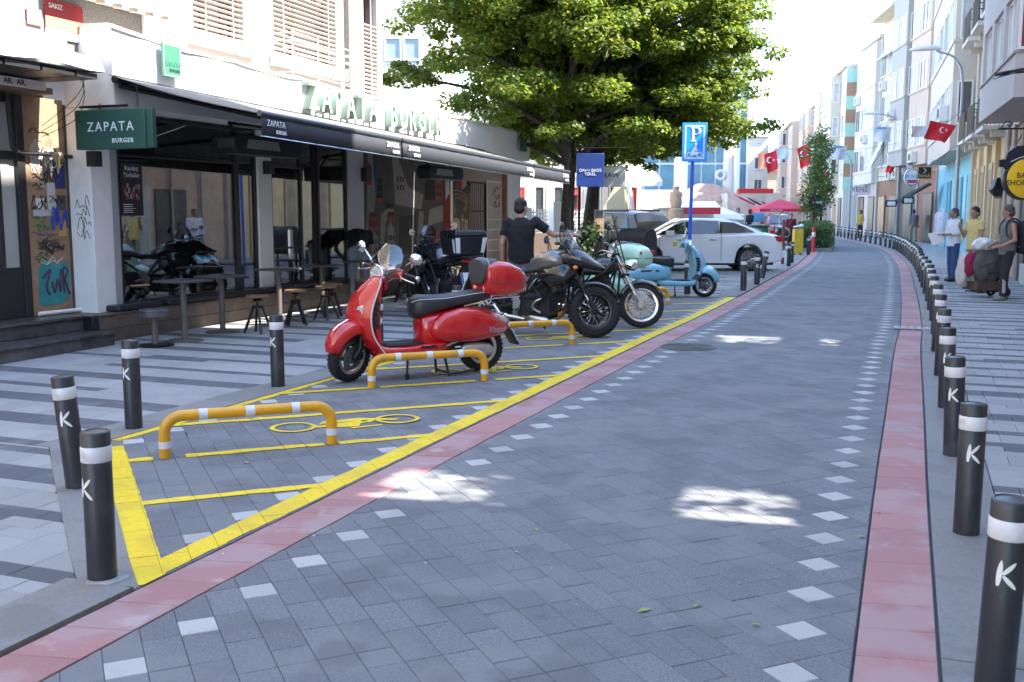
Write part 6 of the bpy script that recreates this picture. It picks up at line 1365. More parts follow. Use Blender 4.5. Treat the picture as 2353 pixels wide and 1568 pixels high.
    if screen:
        m = MB(); m.T = TH; rings = []
        for z, w_, x, c_ in ((.985, .145, .475, .07), (1.05, .185, .475, .085), (1.13, .20, .45, .09), (1.20, .18, .41, .085), (1.26, .13, .37, .06), (1.285, .07, .35, .03)):
            rings.append([(x - c_ * (abs(u) ** 2), w_ * u, z) for u in np.linspace(-1, 1, 15)])
        m.loft(rings, closed=False, caps=False); m.build('screen', TINT, t, ang=80)
        for sg in (-1, 1): m = MB(); m.T = TH; m.tube([(.40, sg * .11, 1.05), (.435, sg * .12, 1.12)], .006, 6); m.sph((.447, sg * .12, 1.12), .012, 8, 6); m.tube([(.40, sg * .11, 1.05), (.458, sg * .105, 1.03)], .006, 6); m.build('screen_bracket', ALU, t)
    if box:
        m = MB()
        for sg in (-1, 1):
            m.tube(smoothpath([(-.42, sg * .15, .665), (-.62, sg * .145, .70), (-.74, sg * .13, .725), (-1.05, sg * .12, .735)], 4), .009, 8); m.tube(smoothpath([(-.70, sg * .10, .66), (-.735, sg * .105, .70), (-.74, sg * .105, .80), (-.70, sg * .10, .85), (-.66, sg * .1, .83), (-.665, sg * .1, .74)], 4), .008, 8)
        m.tube([(-1.05, -.12, .735), (-1.05, .12, .735)], .009, 8); m.build('chrome_rack', CHROME, t); topbox(t, box, boxpad, lens=lens)
    return t
REDB = paint_mat('scooter_red', (.52, .006, .010)); MINTB = paint_mat('scooter_mint', (.38, .66, .53), .3); SKYB = paint_mat('scooter_sky_blue', (.17, .43, .57), .3)
fc, rc = G(787, 877), G(1104, 853)
hd = R(209)
t = thing('scooter', 'glossy red classic scooter with red top box and tinted screen', 'scooter', (0, 0, .002), hd, None, 1.02)
mid = (fc + rc) / 2; t.location = (rc.x + .675 * 1.02 * math.cos(hd), rc.y + .675 * 1.02 * math.sin(hd) + .02, .003)
scooter(t, REDB, R(24), REDB, PADM, CHROME, True, True, 'Vespa')
hd = R(10); fw = Vector((3.63, 19.29)); t = thing('scooter', 'light blue retro scooter parked facing the road, in front of the white saloon', 'scooter', (fw.x - .70 * math.cos(hd), fw.y - .70 * math.sin(hd), .003), hd, None, 1.0)
scooter(t, SKYB, R(-24), None, None, M('mirror_cream', (.6, .58, .5), .3), False, False, None)
m = MB(); m.bb((-.62, -.262, .50), (-.28, -.258, .53)); m.build('side_lettering_strip', BLACKP, t)
m = MB(); m.prism([(.5, .33), (.55, .42), (.46, .45), (.36, .36)], -.2155, -.212, fn=lambda u, v, h: (u, h, v)); m.build('foot_pad', PADM, t)
m = MB(); m.ell([(-.30, .27, .02, .03, 2.3, -.2), (-.36, .275, .045, .05, 2.4, -.2), (-.6, .31, .05, .06, 2.4, -.205), (-.66, .315, .02, .03, 2.4, -.2)], 18); m.build('heat_shield', ALU, t)
hd = R(142); t = thing('scooter', 'mint green scooter with mint top box, parked facing away behind the spoked wheel', 'scooter', (1.13, 16.05, .003), hd, None, 1.03)
scooter(t, MINTB, R(10), MINTB, PADM, MINTB, True, False, None, True)
m = MB(); m.bb((-.64, .262, .47), (-.3, .266, .50)); m.build('side_lettering_strip', BLACKP, t)
# black delivery box strapped behind the light blue scooter
a = AtY(1428, 600, 21.2); t = thing('delivery_box', 'black round topped delivery box standing behind the light blue scooter seat', 'delivery box', (a.x + .33, 21.3, .62), R(-32), None, 1.15)
m = MB(); prof = [(-.28, 0), (.28, 0), (.28, .36)] + [(.28 * math.cos(x), .36 + .2 * math.sin(x)) for x in np.linspace(0, PI, 12)[1:-1]] + [(-.28, .36)]; m.prism(prof, -.27, .27, fn=lambda u, v, h: (h, u, v)); m.build('box', M('box_black', (.008, .008, .009), .6), t, bevel=.012)
m = MB(); m.tube([(-.2, -.2, -.55), (-.2, -.2, 0)], .02, 6); m.tube([(.2, .2, -.55), (.2, .2, 0)], .02, 6); m.tube([(-.2, .2, -.55), (-.2, .2, 0)], .02, 6); m.tube([(.2, -.2, -.55), (.2, -.2, 0)], .02, 6); m.build('carrier', DARKM, t)
# ================================================================== MOTORCYCLES
SILV = M('tank_silver', (.20, .19, .175), .25, .6, coat=.6, var=.1); BLKG = M('gloss_black', (.012, .013, .015), .18, coat=.7); FRM = M('frame_black', (.02, .021, .023), .4, .3)
HDR = M('header_pipe', (.14, .10, .07), .35, .9, var=.3, scale=6)
def motorcycle(t, style, steer):
    adv = style == 'adventure'; cru = style == 'cruiser'; tour = style == 'tourer'
    FX, RX = .76, -.76; RF, RR = (.335, .325) if not cru else (.315, .31); wf, wr = (.115, .15) if not cru else (.10, .13); rf, rr_ = (.235, .225) if not cru else (.235, .205)
    rk = R(26); ax0 = Vector((FX - .04, 0, RF)); axd = Vector((-math.sin(rk), 0, math.cos(rk)))
    T = Matrix.Translation(ax0) @ Matrix.Rotation(steer, 4, axd) @ Matrix.Translation(-ax0)
    def FP(u, y=0, o=0): p = ax0 + axd * u; return (p.x + o, y, p.z)
    wheel(t, (FX, 0, RF), RF, wf, rf, T, 36, 'front_wheel', DARKM if not cru else ALU, True, 40 if adv else 0, BLKG if not cru else CHROME)
    wheel(t, (RX, 0, RR), RR, wr, rr_, None, 36, 'rear_wheel', DARKM, True, 40 if adv else 0, BLKG if not cru else CHROME)
    m = MB(); m.T = T; fm = FRM if not cru else ALU
    for sg in (-1, 1): m.tube([(FX, sg * .085, RF), FP(.30, sg * .095), FP(.78, sg * .09)], [.024, .027, .022], 10); m.box((FX - .02, sg * .085, RF + .03), (.06, .035, .12))
    fk = m.build('fork', fm, t); m = MB(); m.T = T
    for sg in (-1, 1): m.tube([FP(.14, sg * .095), FP(.40, sg * .095)], .019, 10)
    m.build('fork_tube', CHROME, fk); m = MB(); m.T = T; m.box(FP(.45), (.10, .24, .04)); m.box(FP(.76), (.10, .24, .035)); m.build('fork_yoke', FRM, fk, bevel=.008)
    m = MB(); m.T = T; rings = []                           # front mudguard
    a0, a1, rg = (R(35), R(150), RF + .03) if not cru else (R(20), R(165), RF + .018)
    for a in np.linspace(a0, a1, 14):
        d = Vector((math.cos(a), 0, math.sin(a))); c = Vector((FX, 0, RF + .02)) + d * rg; rings.append([c + Vector((0, .068 * math.sin(b), 0)) - d * (.05 * (1 - math.cos(b))) for b in np.linspace(-PI / 2, PI / 2, 9)])
    m.loft(rings, closed=False, caps=False); o = m.build('front_mudguard', BLKG, t, ang=80); s_ = o.modifiers.new('thick', 'SOLIDIFY'); s_.thickness = .005
    # frame, swing arm, engine
    m = MB(); 
    for sg in (-1, 1):
        m.tube([(.44, sg * .04, .98), (.30, sg * .17, .78), (-.22, sg * .15, .52), (-.26, sg * .14, .38)], .02, 8); m.tube([(.30, sg * .17, .78), (.12, sg * .17, .50), (-.22, sg * .15, .52)], .016, 8); m.tube([(.12, sg * .17, .50), (-.02, sg * .16, .66)], .014, 8); m.tube([(-.02, sg * .16, .80), (-.24, sg * .15, .52)], .014, 8); m.tube([(.30, sg * .17, .78), (-.1, sg * .14, .80), (-.85, sg * .10, .90)], .018, 8); m.tube([(-.24, sg * .14, .48), (-.75, sg * .10, .85)], .016, 8); m.tube([(-.24, sg * .12, .42), (RX, sg * .11, RR)], .028, 8); m.tube([(.42, sg * .06, .82), (.34, sg * .12, .35), (.1, sg * .14, .24), (-.24, sg * .13, .28)], .016, 8)
    m.build('frame', FRM, t)
    m = MB(); m.box((-.02, 0, .40), (.44, .28, .24)); m.box((.16, 0, .58), (.20, .22, .26), rot=Matrix.Rotation(-.35, 3, 'Y')); m.box((.2, 0, .74), (.2, .2, .08), rot=Matrix.Rotation(-.35, 3, 'Y'))
    for k in range(4): m.box((.17 - .02 * k, 0, .52 + .05 * k), (.24, .26, .012), rot=Matrix.Rotation(-.35, 3, 'Y'))
    m.build('engine', ENG, t, bevel=.018)
    for sg in (-1, 1):
        m = MB(); m.lathe([(0, sg * .165), (.085, sg * .165), (.10, sg * .15), (.10, sg * .13)], (-.05, 0, .40), 'Y', 20); m.build('engine_cover', M('cover_dark', (.05, .05, .053), .35, .6), t); m = MB(); m.tube(smoothpath([(.12, sg * .17, .50), (.02, sg * .19, .46), (-.02, sg * .18, .38), (.08, sg * .16, .32)], 4), .018, 8); m.build('side_casting', ALU, t)
        m = MB(); m.prism([(-.32, .36), (-.22, .34), (-.20, .46), (-.28, .56), (-.36, .60), (-.4, .56), (-.31, .48)], sg * .16, sg * .175, fn=lambda u, v, h: (u, h, v)); m.build('foot_peg_plate', ALU, t, bevel=.006); m = MB(); m.cyl((-.24, sg * .17, .36), (-.22, sg * .28, .36), .014, n=8); m.build('foot_peg', BLACKP, t)
    m = MB(); m.tube(smoothpath([(.28, -.05, .60), (.40, -.07, .5), (.38, -.10, .3), (.2, -.15, .22), (-.15, -.16, .22)], 5), .022, 8); m.build('header_pipe', HDR, t)
    sm = ALU if adv or tour else CHROME
    if adv: m = MB(); m.ell([(-.10, .24, .03, .03, 2, -.17), (-.06, .235, .05, .05, 2, -.17), (.14, .225, .055, .05, 2, -.175), (.2, .22, .03, .03, 2, -.175)], 14); m.tube([(-.15, -.16, .22), (-.5, -.16, .27), (-.6, -.16, .4)], .025, 8); m.build('silencer', sm, t)
    else: m = MB(); m.tube([(-.15, -.16, .22), (-.4, -.17, .30)], .024, 8); m.ell([(-.38, .32, .04, .04, 2, -.18), (-.46, .35, .07, .075, 2.4, -.185), (-.9, .50, .075, .085, 2.6, -.19), (-.98, .53, .06, .07, 2.6, -.19)] if tour else [(-.3, .28, .03, .03, 2, -.17), (-.4, .28, .05, .05, 2, -.17), (-1.0, .30, .055, .055, 2, -.175)], 16); m.build('silencer', sm, t)
    # tank, seat, tail
    if cru: m = MB(); m.ell([(.42, .84, .04, .05), (.36, .85, .11, .10), (.2, .85, .15, .12), (.0, .81, .13, .10), (-.14, .76, .06, .05)], 22)
    else: m = MB(); m.ell([(.46, .93, .06, .07), (.40, .95, .15, .12), (.26, .985, .19, .14), (.08, .96, .18, .13), (-.08, .89, .13, .09), (-.18, .85, .07, .05)], 24, e=2.6)
    m.build('fuel_tank', {'adventure': SILV, 'cruiser': BLKG, 'tourer': BLKG}[style], t, ang=60)
    m = MB(); z = .76 if cru else .85
    m.ell([(-.06, z, .08, .03), (-.14, z - .01, .13, .05), (-.34, z - .02, .16, .05), (-.46, z + .03, .15, .06), (-.7, z + .06, .13, .05), (-.84, z + .07, .08, .03)], 20, e=3); m.build('seat', SEATM, t, ang=60)
    m = MB(); m.ell([(-.5, z - .03, .12, .05), (-.8, z + .01, .09, .06), (-.98, z + .04, .05, .035)], 16); m.build('tail', BLKG, t)
    m = MB(); m.loft([[(-.96, -.08, z), (-.96, .08, z), (-.98, .08, z), (-.98, -.08, z)], [(-1.10, -.1, .46), (-1.10, .1, .46), (-1.12, .1, .46), (-1.12, -.1, .46)]]); m.build('rear_mudguard', BLACKP, t)
    m = MB(); m.box((-1.0, 0, z + .03), (.03, .16, .05)); m.build('tail_light', REDL, t, bevel=.008)
    m = MB(); m.box((-1.075, 0, .62), (.012, .24, .19), rot=Matrix.Rotation(.42, 3, 'Y')); pl = m.build('number_plate', PLATE, t); m = MB(); m.box((-1.083, .105, .62), (.004, .03, .19), rot=Matrix.Rotation(.42, 3, 'Y')); m.build('blue_band', BLUEP, pl)
    for i, wd in enumerate(('34',)): text('lettering', wd, (-1.084 - .03 * (i - .6), 0 - .01, .655 - .075 * i), Vector((0, -1, 0)), .075, BLACKINK, pl, .002, up=(.42, 0, .9))
    # steering head, bars, mirrors, lamps
    m = MB(); m.T = T; hz = 1.13 if not cru else 1.10
    m.tube(smoothpath([(.16, -.42, hz - .02), (.24, -.30, hz + .01), (.38, -.1, hz - .06), (.39, 0, hz - .07), (.38, .1, hz - .06), (.24, .30, hz + .01), (.16, .42, hz - .02)], 5), .013, 8); m.build('handlebar', fm, t)
    for sg in (-1, 1):
        m = MB(); m.T = T; m.cyl((.25, sg * .29, hz), (.155, sg * .43, hz - .025), .018, n=10); m.build('grip', BLACKP, t)
        m = MB(); m.T = T; m.tube(smoothpath([(.28, sg * .27, hz - .01), (.30, sg * .34, hz - .02), (.22, sg * .45, hz - .03)], 4), .007, 6); m.build('lever', ALU, t)
        mirror(t, None, [(.26, sg * .27, hz + .02), (.24, sg * .30, hz + .14), (.22, sg * .42, hz + .20)], (-1, -sg * .2, -.05), .055, T, BLKG, stalkm=BLACKP)
        if adv:
            m = MB(); m.T = T; m.ell([(.36, hz - .0, .02, .05, 2.5, sg * .26), (.36, hz - .01, .03, .075, 2.5, sg * .34), (.28, hz - .02, .03, .06, 2.5, sg * .43)], 12); m.build('hand_guard', BLKG, t, ang=80)
        m = MB(); m.T = T; q = FP(.58, sg * .20); m.tube([FP(.58, sg * .1), q], .008, 6); m.sph(q, (.035, .028, .028), 12, 8); m.build('indicator', ORL, t)
    if adv or tour:
        m = MB(); m.ell([(.40, 1.0, .15, .10), (.52, 1.02, .16, .13), (.66, .99, .12, .10), (.78, .94, .07, .05), (.93, .89, .03, .012)], 20, e=2.3); m.build('nose_fairing', BLKG, t, ang=60)
        m = MB(); m.ell([(.70, .96, .09, .055), (.745, .95, .08, .05), (.765, .945, .05, .03)], 16); m.build('headlight', LENS, t)
        for sg in (-1, 1):
            m = MB(); m.loft([[(.56, sg * .12, .98), (.40, sg * .21, .95), (.22, sg * .23, .90), (.1, sg * .20, .88)], [(.58, sg * .13, .86), (.44, sg * .24, .80), (.25, sg * .25, .76), (.05, sg * .21, .80)], [(.46, sg * .14, .66), (.40, sg * .22, .60), (.28, sg * .23, .60), (.14, sg * .19, .70)]], closed=False); o = m.build('side_fairing', BLKG, t, ang=30); s_ = o.modifiers.new('thick', 'SOLIDIFY'); s_.thickness = .012
            if adv:
                m = MB(); m.tube(smoothpath([(.30, sg * .20, .36), (.46, sg * .27, .50), (.50, sg * .30, .70), (.42, sg * .31, .82), (.20, sg * .29, .84), (.0, sg * .24, .74), (-.1, sg * .18, .60)], 5), .014, 8); m.tube([(.50, sg * .30, .68), (.2, sg * .27, .55), (.05, sg * .2, .44)], .012, 8); m.build('crash_bar', FRM, t)
        m = MB(); rings = []
        for zz, w_, x, c_ in ((1.08, .14, .60, .08), (1.18, .15, .54, .08), (1.30, .13, .47, .07), (1.38, .08, .42, .04)): rings.append([(x - c_ * abs(u) ** 2, w_ * u, zz) for u in np.linspace(-1, 1, 11)])
        m.loft(rings, closed=False, caps=False); m.build('screen', TINT, t, ang=80)
        m = MB(); m.box((.36, 0, 1.17), (.05, .16, .09)); m.build('dashboard', BLACKP, t, bevel=.01)
    else:
        m = MB(); m.T = T; m.lathe([(.0, .10), (.07, .09), (.085, .06), (.08, 0), (.05, -.07), (0, -.09)], FP(.62, 0, .14), 'X', 22); m.build('headlight', CHROME, t)
        m = MB(); m.T = T; m.lathe([(.0, .105), (.065, .096), (.075, .08)], FP(.62, 0, .14), 'X', 22); m.build('headlight_lens', LENS, t)
        m = MB(); m.T = T
        for sg in (-1, 1): m.tube([FP(.5, sg * .1, .04), (.30, sg * .24, 1.52)], .009, 6)
        m.build('screen_frame', BLACKP, t)
    m = MB(); m.tube([(-.15, .15, .26), (-.10, .34, .0)], .013, 8); m.build('side_stand', BLACKP, t)
    if tour:
        m = MB(); m.bb((-.62, -.16, .925), (-1.15, .16, .95)); m.build('rack', FRM, t, bevel=.006)
        m = MB(); m.loft([[(-.62, -.22, .96), (-.62, .22, .96), (-1.12, .22, .96), (-1.12, -.22, .96)], [(-.60, -.26, 1.24), (-.60, .26, 1.24), (-1.16, .26, 1.24), (-1.16, -.26, 1.24)]]); b = m.build('top_case', M('case_navy', (.03, .036, .05), .35, .5, var=.08), t, bevel=.02, seg=3)
        m = MB(); m.loft([[(-.59, -.27, 1.245), (-.59, .27, 1.245), (-1.17, .27, 1.245), (-1.17, -.27, 1.245)], [(-.62, -.24, 1.33), (-.62, .24, 1.33), (-1.13, .24, 1.33), (-1.13, -.24, 1.33)]]); m.build('case_lid', M('case_lid', (.02, .024, .032), .3, .5), b, bevel=.02, seg=3)
        for sg in (-1, 1):
            m = MB(); m.loft([[(-1.128, sg * .225, 1.0), (-1.135, sg * .165, 1.0), (-1.165, sg * .185, 1.22), (-1.165, sg * .255, 1.22)], [(-1.124, sg * .225, 1.0), (-1.131, sg * .165, 1.0), (-1.161, sg * .185, 1.22), (-1.161, sg * .255, 1.22)]]); m.build('reflective_strip', M('reflective', (.7, .72, .74), .35), b); m = MB(); m.loft([[(-1.10, sg * .232, 1.0), (-1.04, sg * .232, 1.0), (-1.06, sg * .266, 1.2), (-1.13, sg * .266, 1.2)], [(-1.10, sg * .228, 1.0), (-1.04, sg * .228, 1.0), (-1.06, sg * .262, 1.2), (-1.13, sg * .262, 1.2)]]); m.build('reflective_strip', M('reflective', (.7, .72, .74), .35), b)
            m = MB(); m.box((-.9, sg * .275, 1.25), (.08, .02, .07)); m.build('case_latch', DARKM, b, bevel=.005)
    return t
def bike_at(front, hd, **k):
    fx = .76; return thing(loc=(front.x - fx * math.cos(hd), front.y - fx * math.sin(hd), .003), rz=hd, cat='motorcycle', **k)
t = bike_at(G(1366, 775), R(-27), name='motorcycle', label='black adventure motorcycle with brown grey tank, crash bars and knobbly tyres'); motorcycle(t, 'adventure', R(42)); t.rotation_euler[0] = R(5)
t = bike_at(G(1474, 754), R(-33), name='motorcycle', label='black cruiser motorcycle with wire spoked front wheel and silver fork'); motorcycle(t, 'cruiser', R(38)); t.rotation_euler[0] = R(5)
hd = R(118); rp_ = Vector((-.62, 15.0)); t = thing('motorcycle', 'dark touring motorcycle seen from behind with a navy metal top case', 'motorcycle', (rp_.x + 1.1 * math.cos(hd), rp_.y + 1.1 * math.sin(hd), .003), hd); motorcycle(t, 'tourer', R(15))
# ================================================================== CARS
CGL = M('car_glass', (.018, .022, .025), .03, spec=.9); ALW = M('alloy_wheel', (.42, .42, .43), .25, .8); CHR2 = M('car_trim', (.45, .45, .46), .2, .9)
def car(t, paint, prof, Wd, belt, wheels, Rw, wins, wscr, rscr, roofpaint=None, bits=()):
    """prof: top line (x, z) from tail to nose of the lower body; wins: side glass outlines; wscr/rscr: (x0, z0, x1, z1) glass lines; belt z; greenhouse as (x, z) outline in bits['roof']"""
    hw = Wd / 2; xs = sorted(set([p[0] for p in prof] + list(np.linspace(prof[0][0], prof[-1][0], 40)) + [w_ + d for w_ in wheels for d in np.linspace(-Rw - .09, Rw + .09, 13)]))
    px, pz = [p[0] for p in prof], [p[1] for p in prof]; L0, L1 = px[0], px[-1]; m = MB(); rings = []
    for x in xs:
        zt = np.interp(x, px, pz); e0 = min(x - L0, L1 - x); k = min(1, (max(e0, 0.0) / .55)) ** .5 if e0 < .55 else 1; w_ = hw * (.80 + .20 * k); zb = .19 + .14 * (1 - k)
        for c in wheels:
            d = abs(x - c)
            if d < Rw + .06: zb = max(zb, Rw + math.sqrt(max(0, (Rw + .06) ** 2 - d * d)) - .0)
        zb = min(zb, zt - .12); zm = max(zb + .02, min(.62, zt - .10)); zs = zt - .05
        half = [(0, zb), (w_ - .09, zb), (w_ - .015, zb + .03), (w_, max(zm, zb + .06)), (w_ - .02, max(zs - .10, zb + .08)), (w_ - .035, zs), (w_ - .10, zt), (0, zt + .025)]
        rings.append([(x, y, z) for y, z in half] + [(x, -y, z) for y, z in half[-2:0:-1]])
    m.loft(rings); m.build('body', paint, t, ang=38)
    rf = bits['roof']; m = MB(); rings = []                 # greenhouse: outline walked from tail to nose, narrower at the top
    zmx = max(z for x, z in rf); zmn = belt - .08
    yw = lambda z: hw - .10 - (.20) * max(0, (z - zmn)) / (zmx - zmn) ; tx = [p[0] for p in rf]; tz = [p[1] for p in rf]
    for x in sorted(set(tx + list(np.linspace(tx[0], tx[-1], 30)))):
        z = np.interp(x, tx, tz); zi = max(z, zmn + .015); half = [(yw(zmn), zmn), (yw(zmn + (zi - zmn) * .5), zmn + (zi - zmn) * .5), (yw(zi) + .01, zi - min(.06, (zi - zmn) * .4)), (yw(zi) - .08, zi - .008), (0, zi + .015)]
        rings.append([(x, y, q) for y, q in half] + [(x, -y, q) for y, q in half[-2::-1]])
    m.loft(rings); m.build('roof', roofpaint or paint, t, ang=40)
    for poly in wins:
        for sg in (-1, 1): m = MB(); m.add([(x, sg * (yw(z) + .012), z) for x, z in poly], [tuple(range(len(poly)))]); o = m.build('side_window', CGL, t, smooth=False); s_ = o.modifiers.new('thick', 'SOLIDIFY'); s_.thickness = .008; s_.offset = 0
    for nm, (x0, z0, x1, z1, dx, dz) in (('windscreen', wscr), ('rear_window', rscr)):
        m = MB(); vs = []
        for i in range(9):
            u = -1 + i / 4; vs += [(x0 + dx - .05 * u * u * math.copysign(1, dx), u * (yw(z0) - .06), z0 + dz), (x1 + dx - .04 * u * u * math.copysign(1, dx), u * (yw(z1) - .10), z1 + dz)]
        m.add(vs, [(2 * i, 2 * i + 1, 2 * i + 3, 2 * i + 2) for i in range(8)]); m.build(nm, CGL, t, ang=60)
    for c in wheels:
        for sg in (-1, 1):
            m = MB(); y = sg * (hw - .11); m.lathe([(.03, sg * .07), (.075, sg * .08), (.08, sg * .04)], (c, y, Rw), 'Y', 14)
            for k in range(10): a = 2 * PI * k / 10; d = Vector((math.cos(a), 0, math.sin(a))); m.tube([Vector((c, y + sg * .07, Rw)) + d * .05, Vector((c, y + sg * .085, Rw)) + d * (Rw * .64)], [.022, .014], 5)
            h = m.build('wheel', ALW, t); m = MB(); m.lathe([(Rw * .64, -.095), (Rw * .93, -.10), (Rw, -.075), (Rw, .075), (Rw * .93, .10), (Rw * .64, .095)], (c, y, Rw), 'Y', 36); m.build('tyre', RUBBER, h); m = MB(); m.lathe([(Rw * .60, sg * .03), (Rw * .66, sg * .102), (Rw * .70, sg * .10)], (c, y, Rw), 'Y', 36); m.lathe([(.0, -sg * .02), (Rw * .62, -sg * .01)], (c, y, Rw), 'Y', 20); m.build('rim', DARKM if c == 0 else ALW, h)
    m = MB(); m.bb((L0 + .25, -hw + .2, .16), (L1 - .25, hw - .2, .45)); m.build('underbody', BLACKP, t)
    for nm, a, b, mt in bits['parts']: m = MB(); m.bb(a, b); m.build(nm, mt, t, bevel=.012)
    return t, yw
WHITEC = paint_mat('car_white', (.76, .77, .79), .25)
t = thing('car', 'white saloon car parked side on behind the light blue scooter', 'car', (5.05, 28.55, .0), R(180.5))
car(t, WHITEC, [(-2.30, .60), (-2.26, .88), (-2.12, .97), (-1.7, 1.03), (-.6, .99), (.9, .97), (1.15, .98), (1.6, .92), (2.05, .80), (2.28, .68), (2.33, .45)], 1.78, 1.0, (-1.35, 1.35), .325,
    [[(-1.52, 1.05), (-1.05, 1.03), (-.62, 1.02), (-.62, 1.33), (-.95, 1.31), (-1.25, 1.19)], [(-.54, 1.02), (.30, 1.0), (.30, 1.32), (.0, 1.36), (-.54, 1.35)], [(.40, 1.0), (1.02, .985), (1.12, 1.0), (.66, 1.24), (.40, 1.32)]],
    (1.28, 1.0, .48, 1.40, .03, .02), (-1.84, 1.06, -.95, 1.38, -.03, .02), None,
    {'roof': [(-2.0, .99), (-1.75, 1.07), (-1.05, 1.345), (-.6, 1.405), (.0, 1.415), (.45, 1.385), (1.3, .98)], 'parts': [
        ('door_handle', (-.46, .895, .84), (-.26, .925, .87), CHR2), ('door_handle', (.42, .895, .83), (.62, .925, .86), CHR2), ('sill_trim', (-.95, .86, .21), (.95, .902, .25), CHR2), ('mirror', (.72, .92, .97), (.92, 1.10, 1.10), WHITEC), ('tail_light', (-2.27, .52, .80), (-2.02, .80, .95), REDL), ('headlight', (2.0, .56, .66), (2.26, .84, .78), LENS), ('rear_bumper', (-2.36, -.72, .36), (-2.2, .72, .55), WHITEC), ('door_seam', (.355, .88, .3), (.365, .8965, .97), DARKM), ('door_seam', (-.585, .88, .3), (-.575, .8965, 1.0), DARKM), ('door_seam', (1.09, .88, .3), (1.10, .895, .95), DARKM), ('yellow_sticker', (.62, .889, .68), (.72, .894, .80), M('sticker_yellow', (.75, .5, .02), .5)), ('centre_pillar', (.31, .75, 1.0), (.39, .80, 1.34), BLKG), ('pillar', (-.61, .75, 1.02), (-.55, .80, 1.33), BLKG)]})
BRZ = M('car_bronze', (.04, .035, .03), .35, .2, coat=.3)
t = thing('car', 'grey brown estate car with roof rails behind the white saloon', 'car', (3.05, 32.4, 0), R(126))
car(t, BRZ, [(-2.2, .6), (-2.18, 1.0), (-2.0, 1.08), (-1.2, 1.08), (.9, 1.04), (1.2, 1.05), (1.9, .98), (2.2, .85), (2.28, .5)], 1.84, 1.05, (-1.33, 1.37), .35,
    [[(-1.75, 1.12), (-1.25, 1.10), (-1.25, 1.44), (-1.62, 1.42)], [(-1.10, 1.10), (-.15, 1.08), (-.15, 1.50), (-1.10, 1.46)], [(-.05, 1.08), (.85, 1.06), (.45, 1.46), (-.05, 1.50)]],
    (1.3, 1.06, .55, 1.55, .03, .02), (-2.1, 1.12, -1.85, 1.52, -.03, .01), None,
    {'roof': [(-2.15, 1.05), (-2.05, 1.3), (-1.85, 1.56), (-1.2, 1.62), (.0, 1.64), (.5, 1.58), (1.3, 1.06)], 'parts': [
        ('roof_rail', (-1.6, .62, 1.60), (.3, .66, 1.67), DARKM), ('roof_rail', (-1.6, -.66, 1.60), (.3, -.62, 1.67), DARKM), ('tail_light', (-2.24, .50, .92), (-1.86, .90, 1.06), REDL), ('door_handle', (-.4, .925, .92), (-.2, .955, .95), CHR2), ('door_handle', (.6, .925, .92), (.8, .955, .95), CHR2), ('door_seam', (-.1, .91, .35), (-.09, .928, 1.05), DARKM)]})
REDC = paint_mat('car_red', (.45, .012, .025), .25)
t = thing('car', 'red hatchback facing the viewer under the red parasol', 'car', (13.6, 52.5, 0), R(-97))
car(t, REDC, [(-1.95, .6), (-1.93, 1.0), (-1.8, 1.08), (.8, .98), (1.1, .99), (1.6, .92), (1.85, .80), (1.98, .66), (2.02, .42)], 1.72, 1.0, (-1.25, 1.27), .31,
    [[(-1.4, 1.05), (-.5, 1.03), (-.5, 1.36), (-1.1, 1.34)], [(-.4, 1.03), (.8, 1.0), (.4, 1.34), (-.4, 1.38)]], (1.25, 1.0, .4, 1.42, .03, .02), (-1.9, 1.05, -1.6, 1.38, -.03, .01), None,
    {'roof': [(-1.9, 1.0), (-1.6, 1.40), (-1.0, 1.47), (.0, 1.47), (.4, 1.43), (1.25, 1.0)], 'parts': [
        ('grille', (1.96, -.35, .62), (2.03, .35, .70), BLKG), ('lower_grille', (1.98, -.5, .28), (2.06, .5, .44), BLKG), ('headlight', (1.7, .48, .68), (1.96, .80, .84), LENS), ('headlight', (1.7, -.80, .68), (1.96, -.48, .84), LENS), ('number_plate', (2.03, -.25, .48), (2.07, .25, .58), PLATE), ('mirror', (.7, .85, .98), (.85, 1.02, 1.10), REDC), ('mirror', (.7, -1.02, .98), (.85, -.85, 1.10), REDC), ('red_lip', (1.9, -.7, .18), (2.04, .7, .24), REDC)]})
# ================================================================== PEOPLE
SKIN = M('skin', (.42, .24, .165), .55, var=.08, scale=14); SKIN2 = M('skin_tan', (.33, .18, .115), .55, var=.08, scale=14); HAIRB = M('hair_black', (.012, .010, .009), .6, var=.4, scale=60, bump=.4); HAIRG = M('hair_grey', (.065, .063, .062), .7, var=.4, scale=60, bump=.4)
def cloth(n, c, var=.10): return M('cloth_' + n, c, .9, var=var, scale=9, bump=.35, bscale=26)
def remesh(o, v, sm=3):
    r = o.modifiers.new('remesh', 'REMESH'); r.mode = 'VOXEL'; r.voxel_size = v; r.use_smooth_shade = True
    if sm: s = o.modifiers.new('smooth', 'SMOOTH'); s.factor = .5; s.iterations = sm
    return o
TXF = bpy.data.textures.new('folds', 'CLOUDS'); TXF.noise_scale = .11; TXF.noise_depth = 2; TXH = bpy.data.textures.new('hair_locks', 'CLOUDS'); TXH.noise_scale = .03; TXH.noise_depth = 3
def folds(o, k=.028, tx=None):
    d = o.modifiers.new('folds', 'DISPLACE'); d.texture = tx or TXF; d.strength = k; d.mid_level = .5; d.texture_coords = 'GLOBAL'; return o
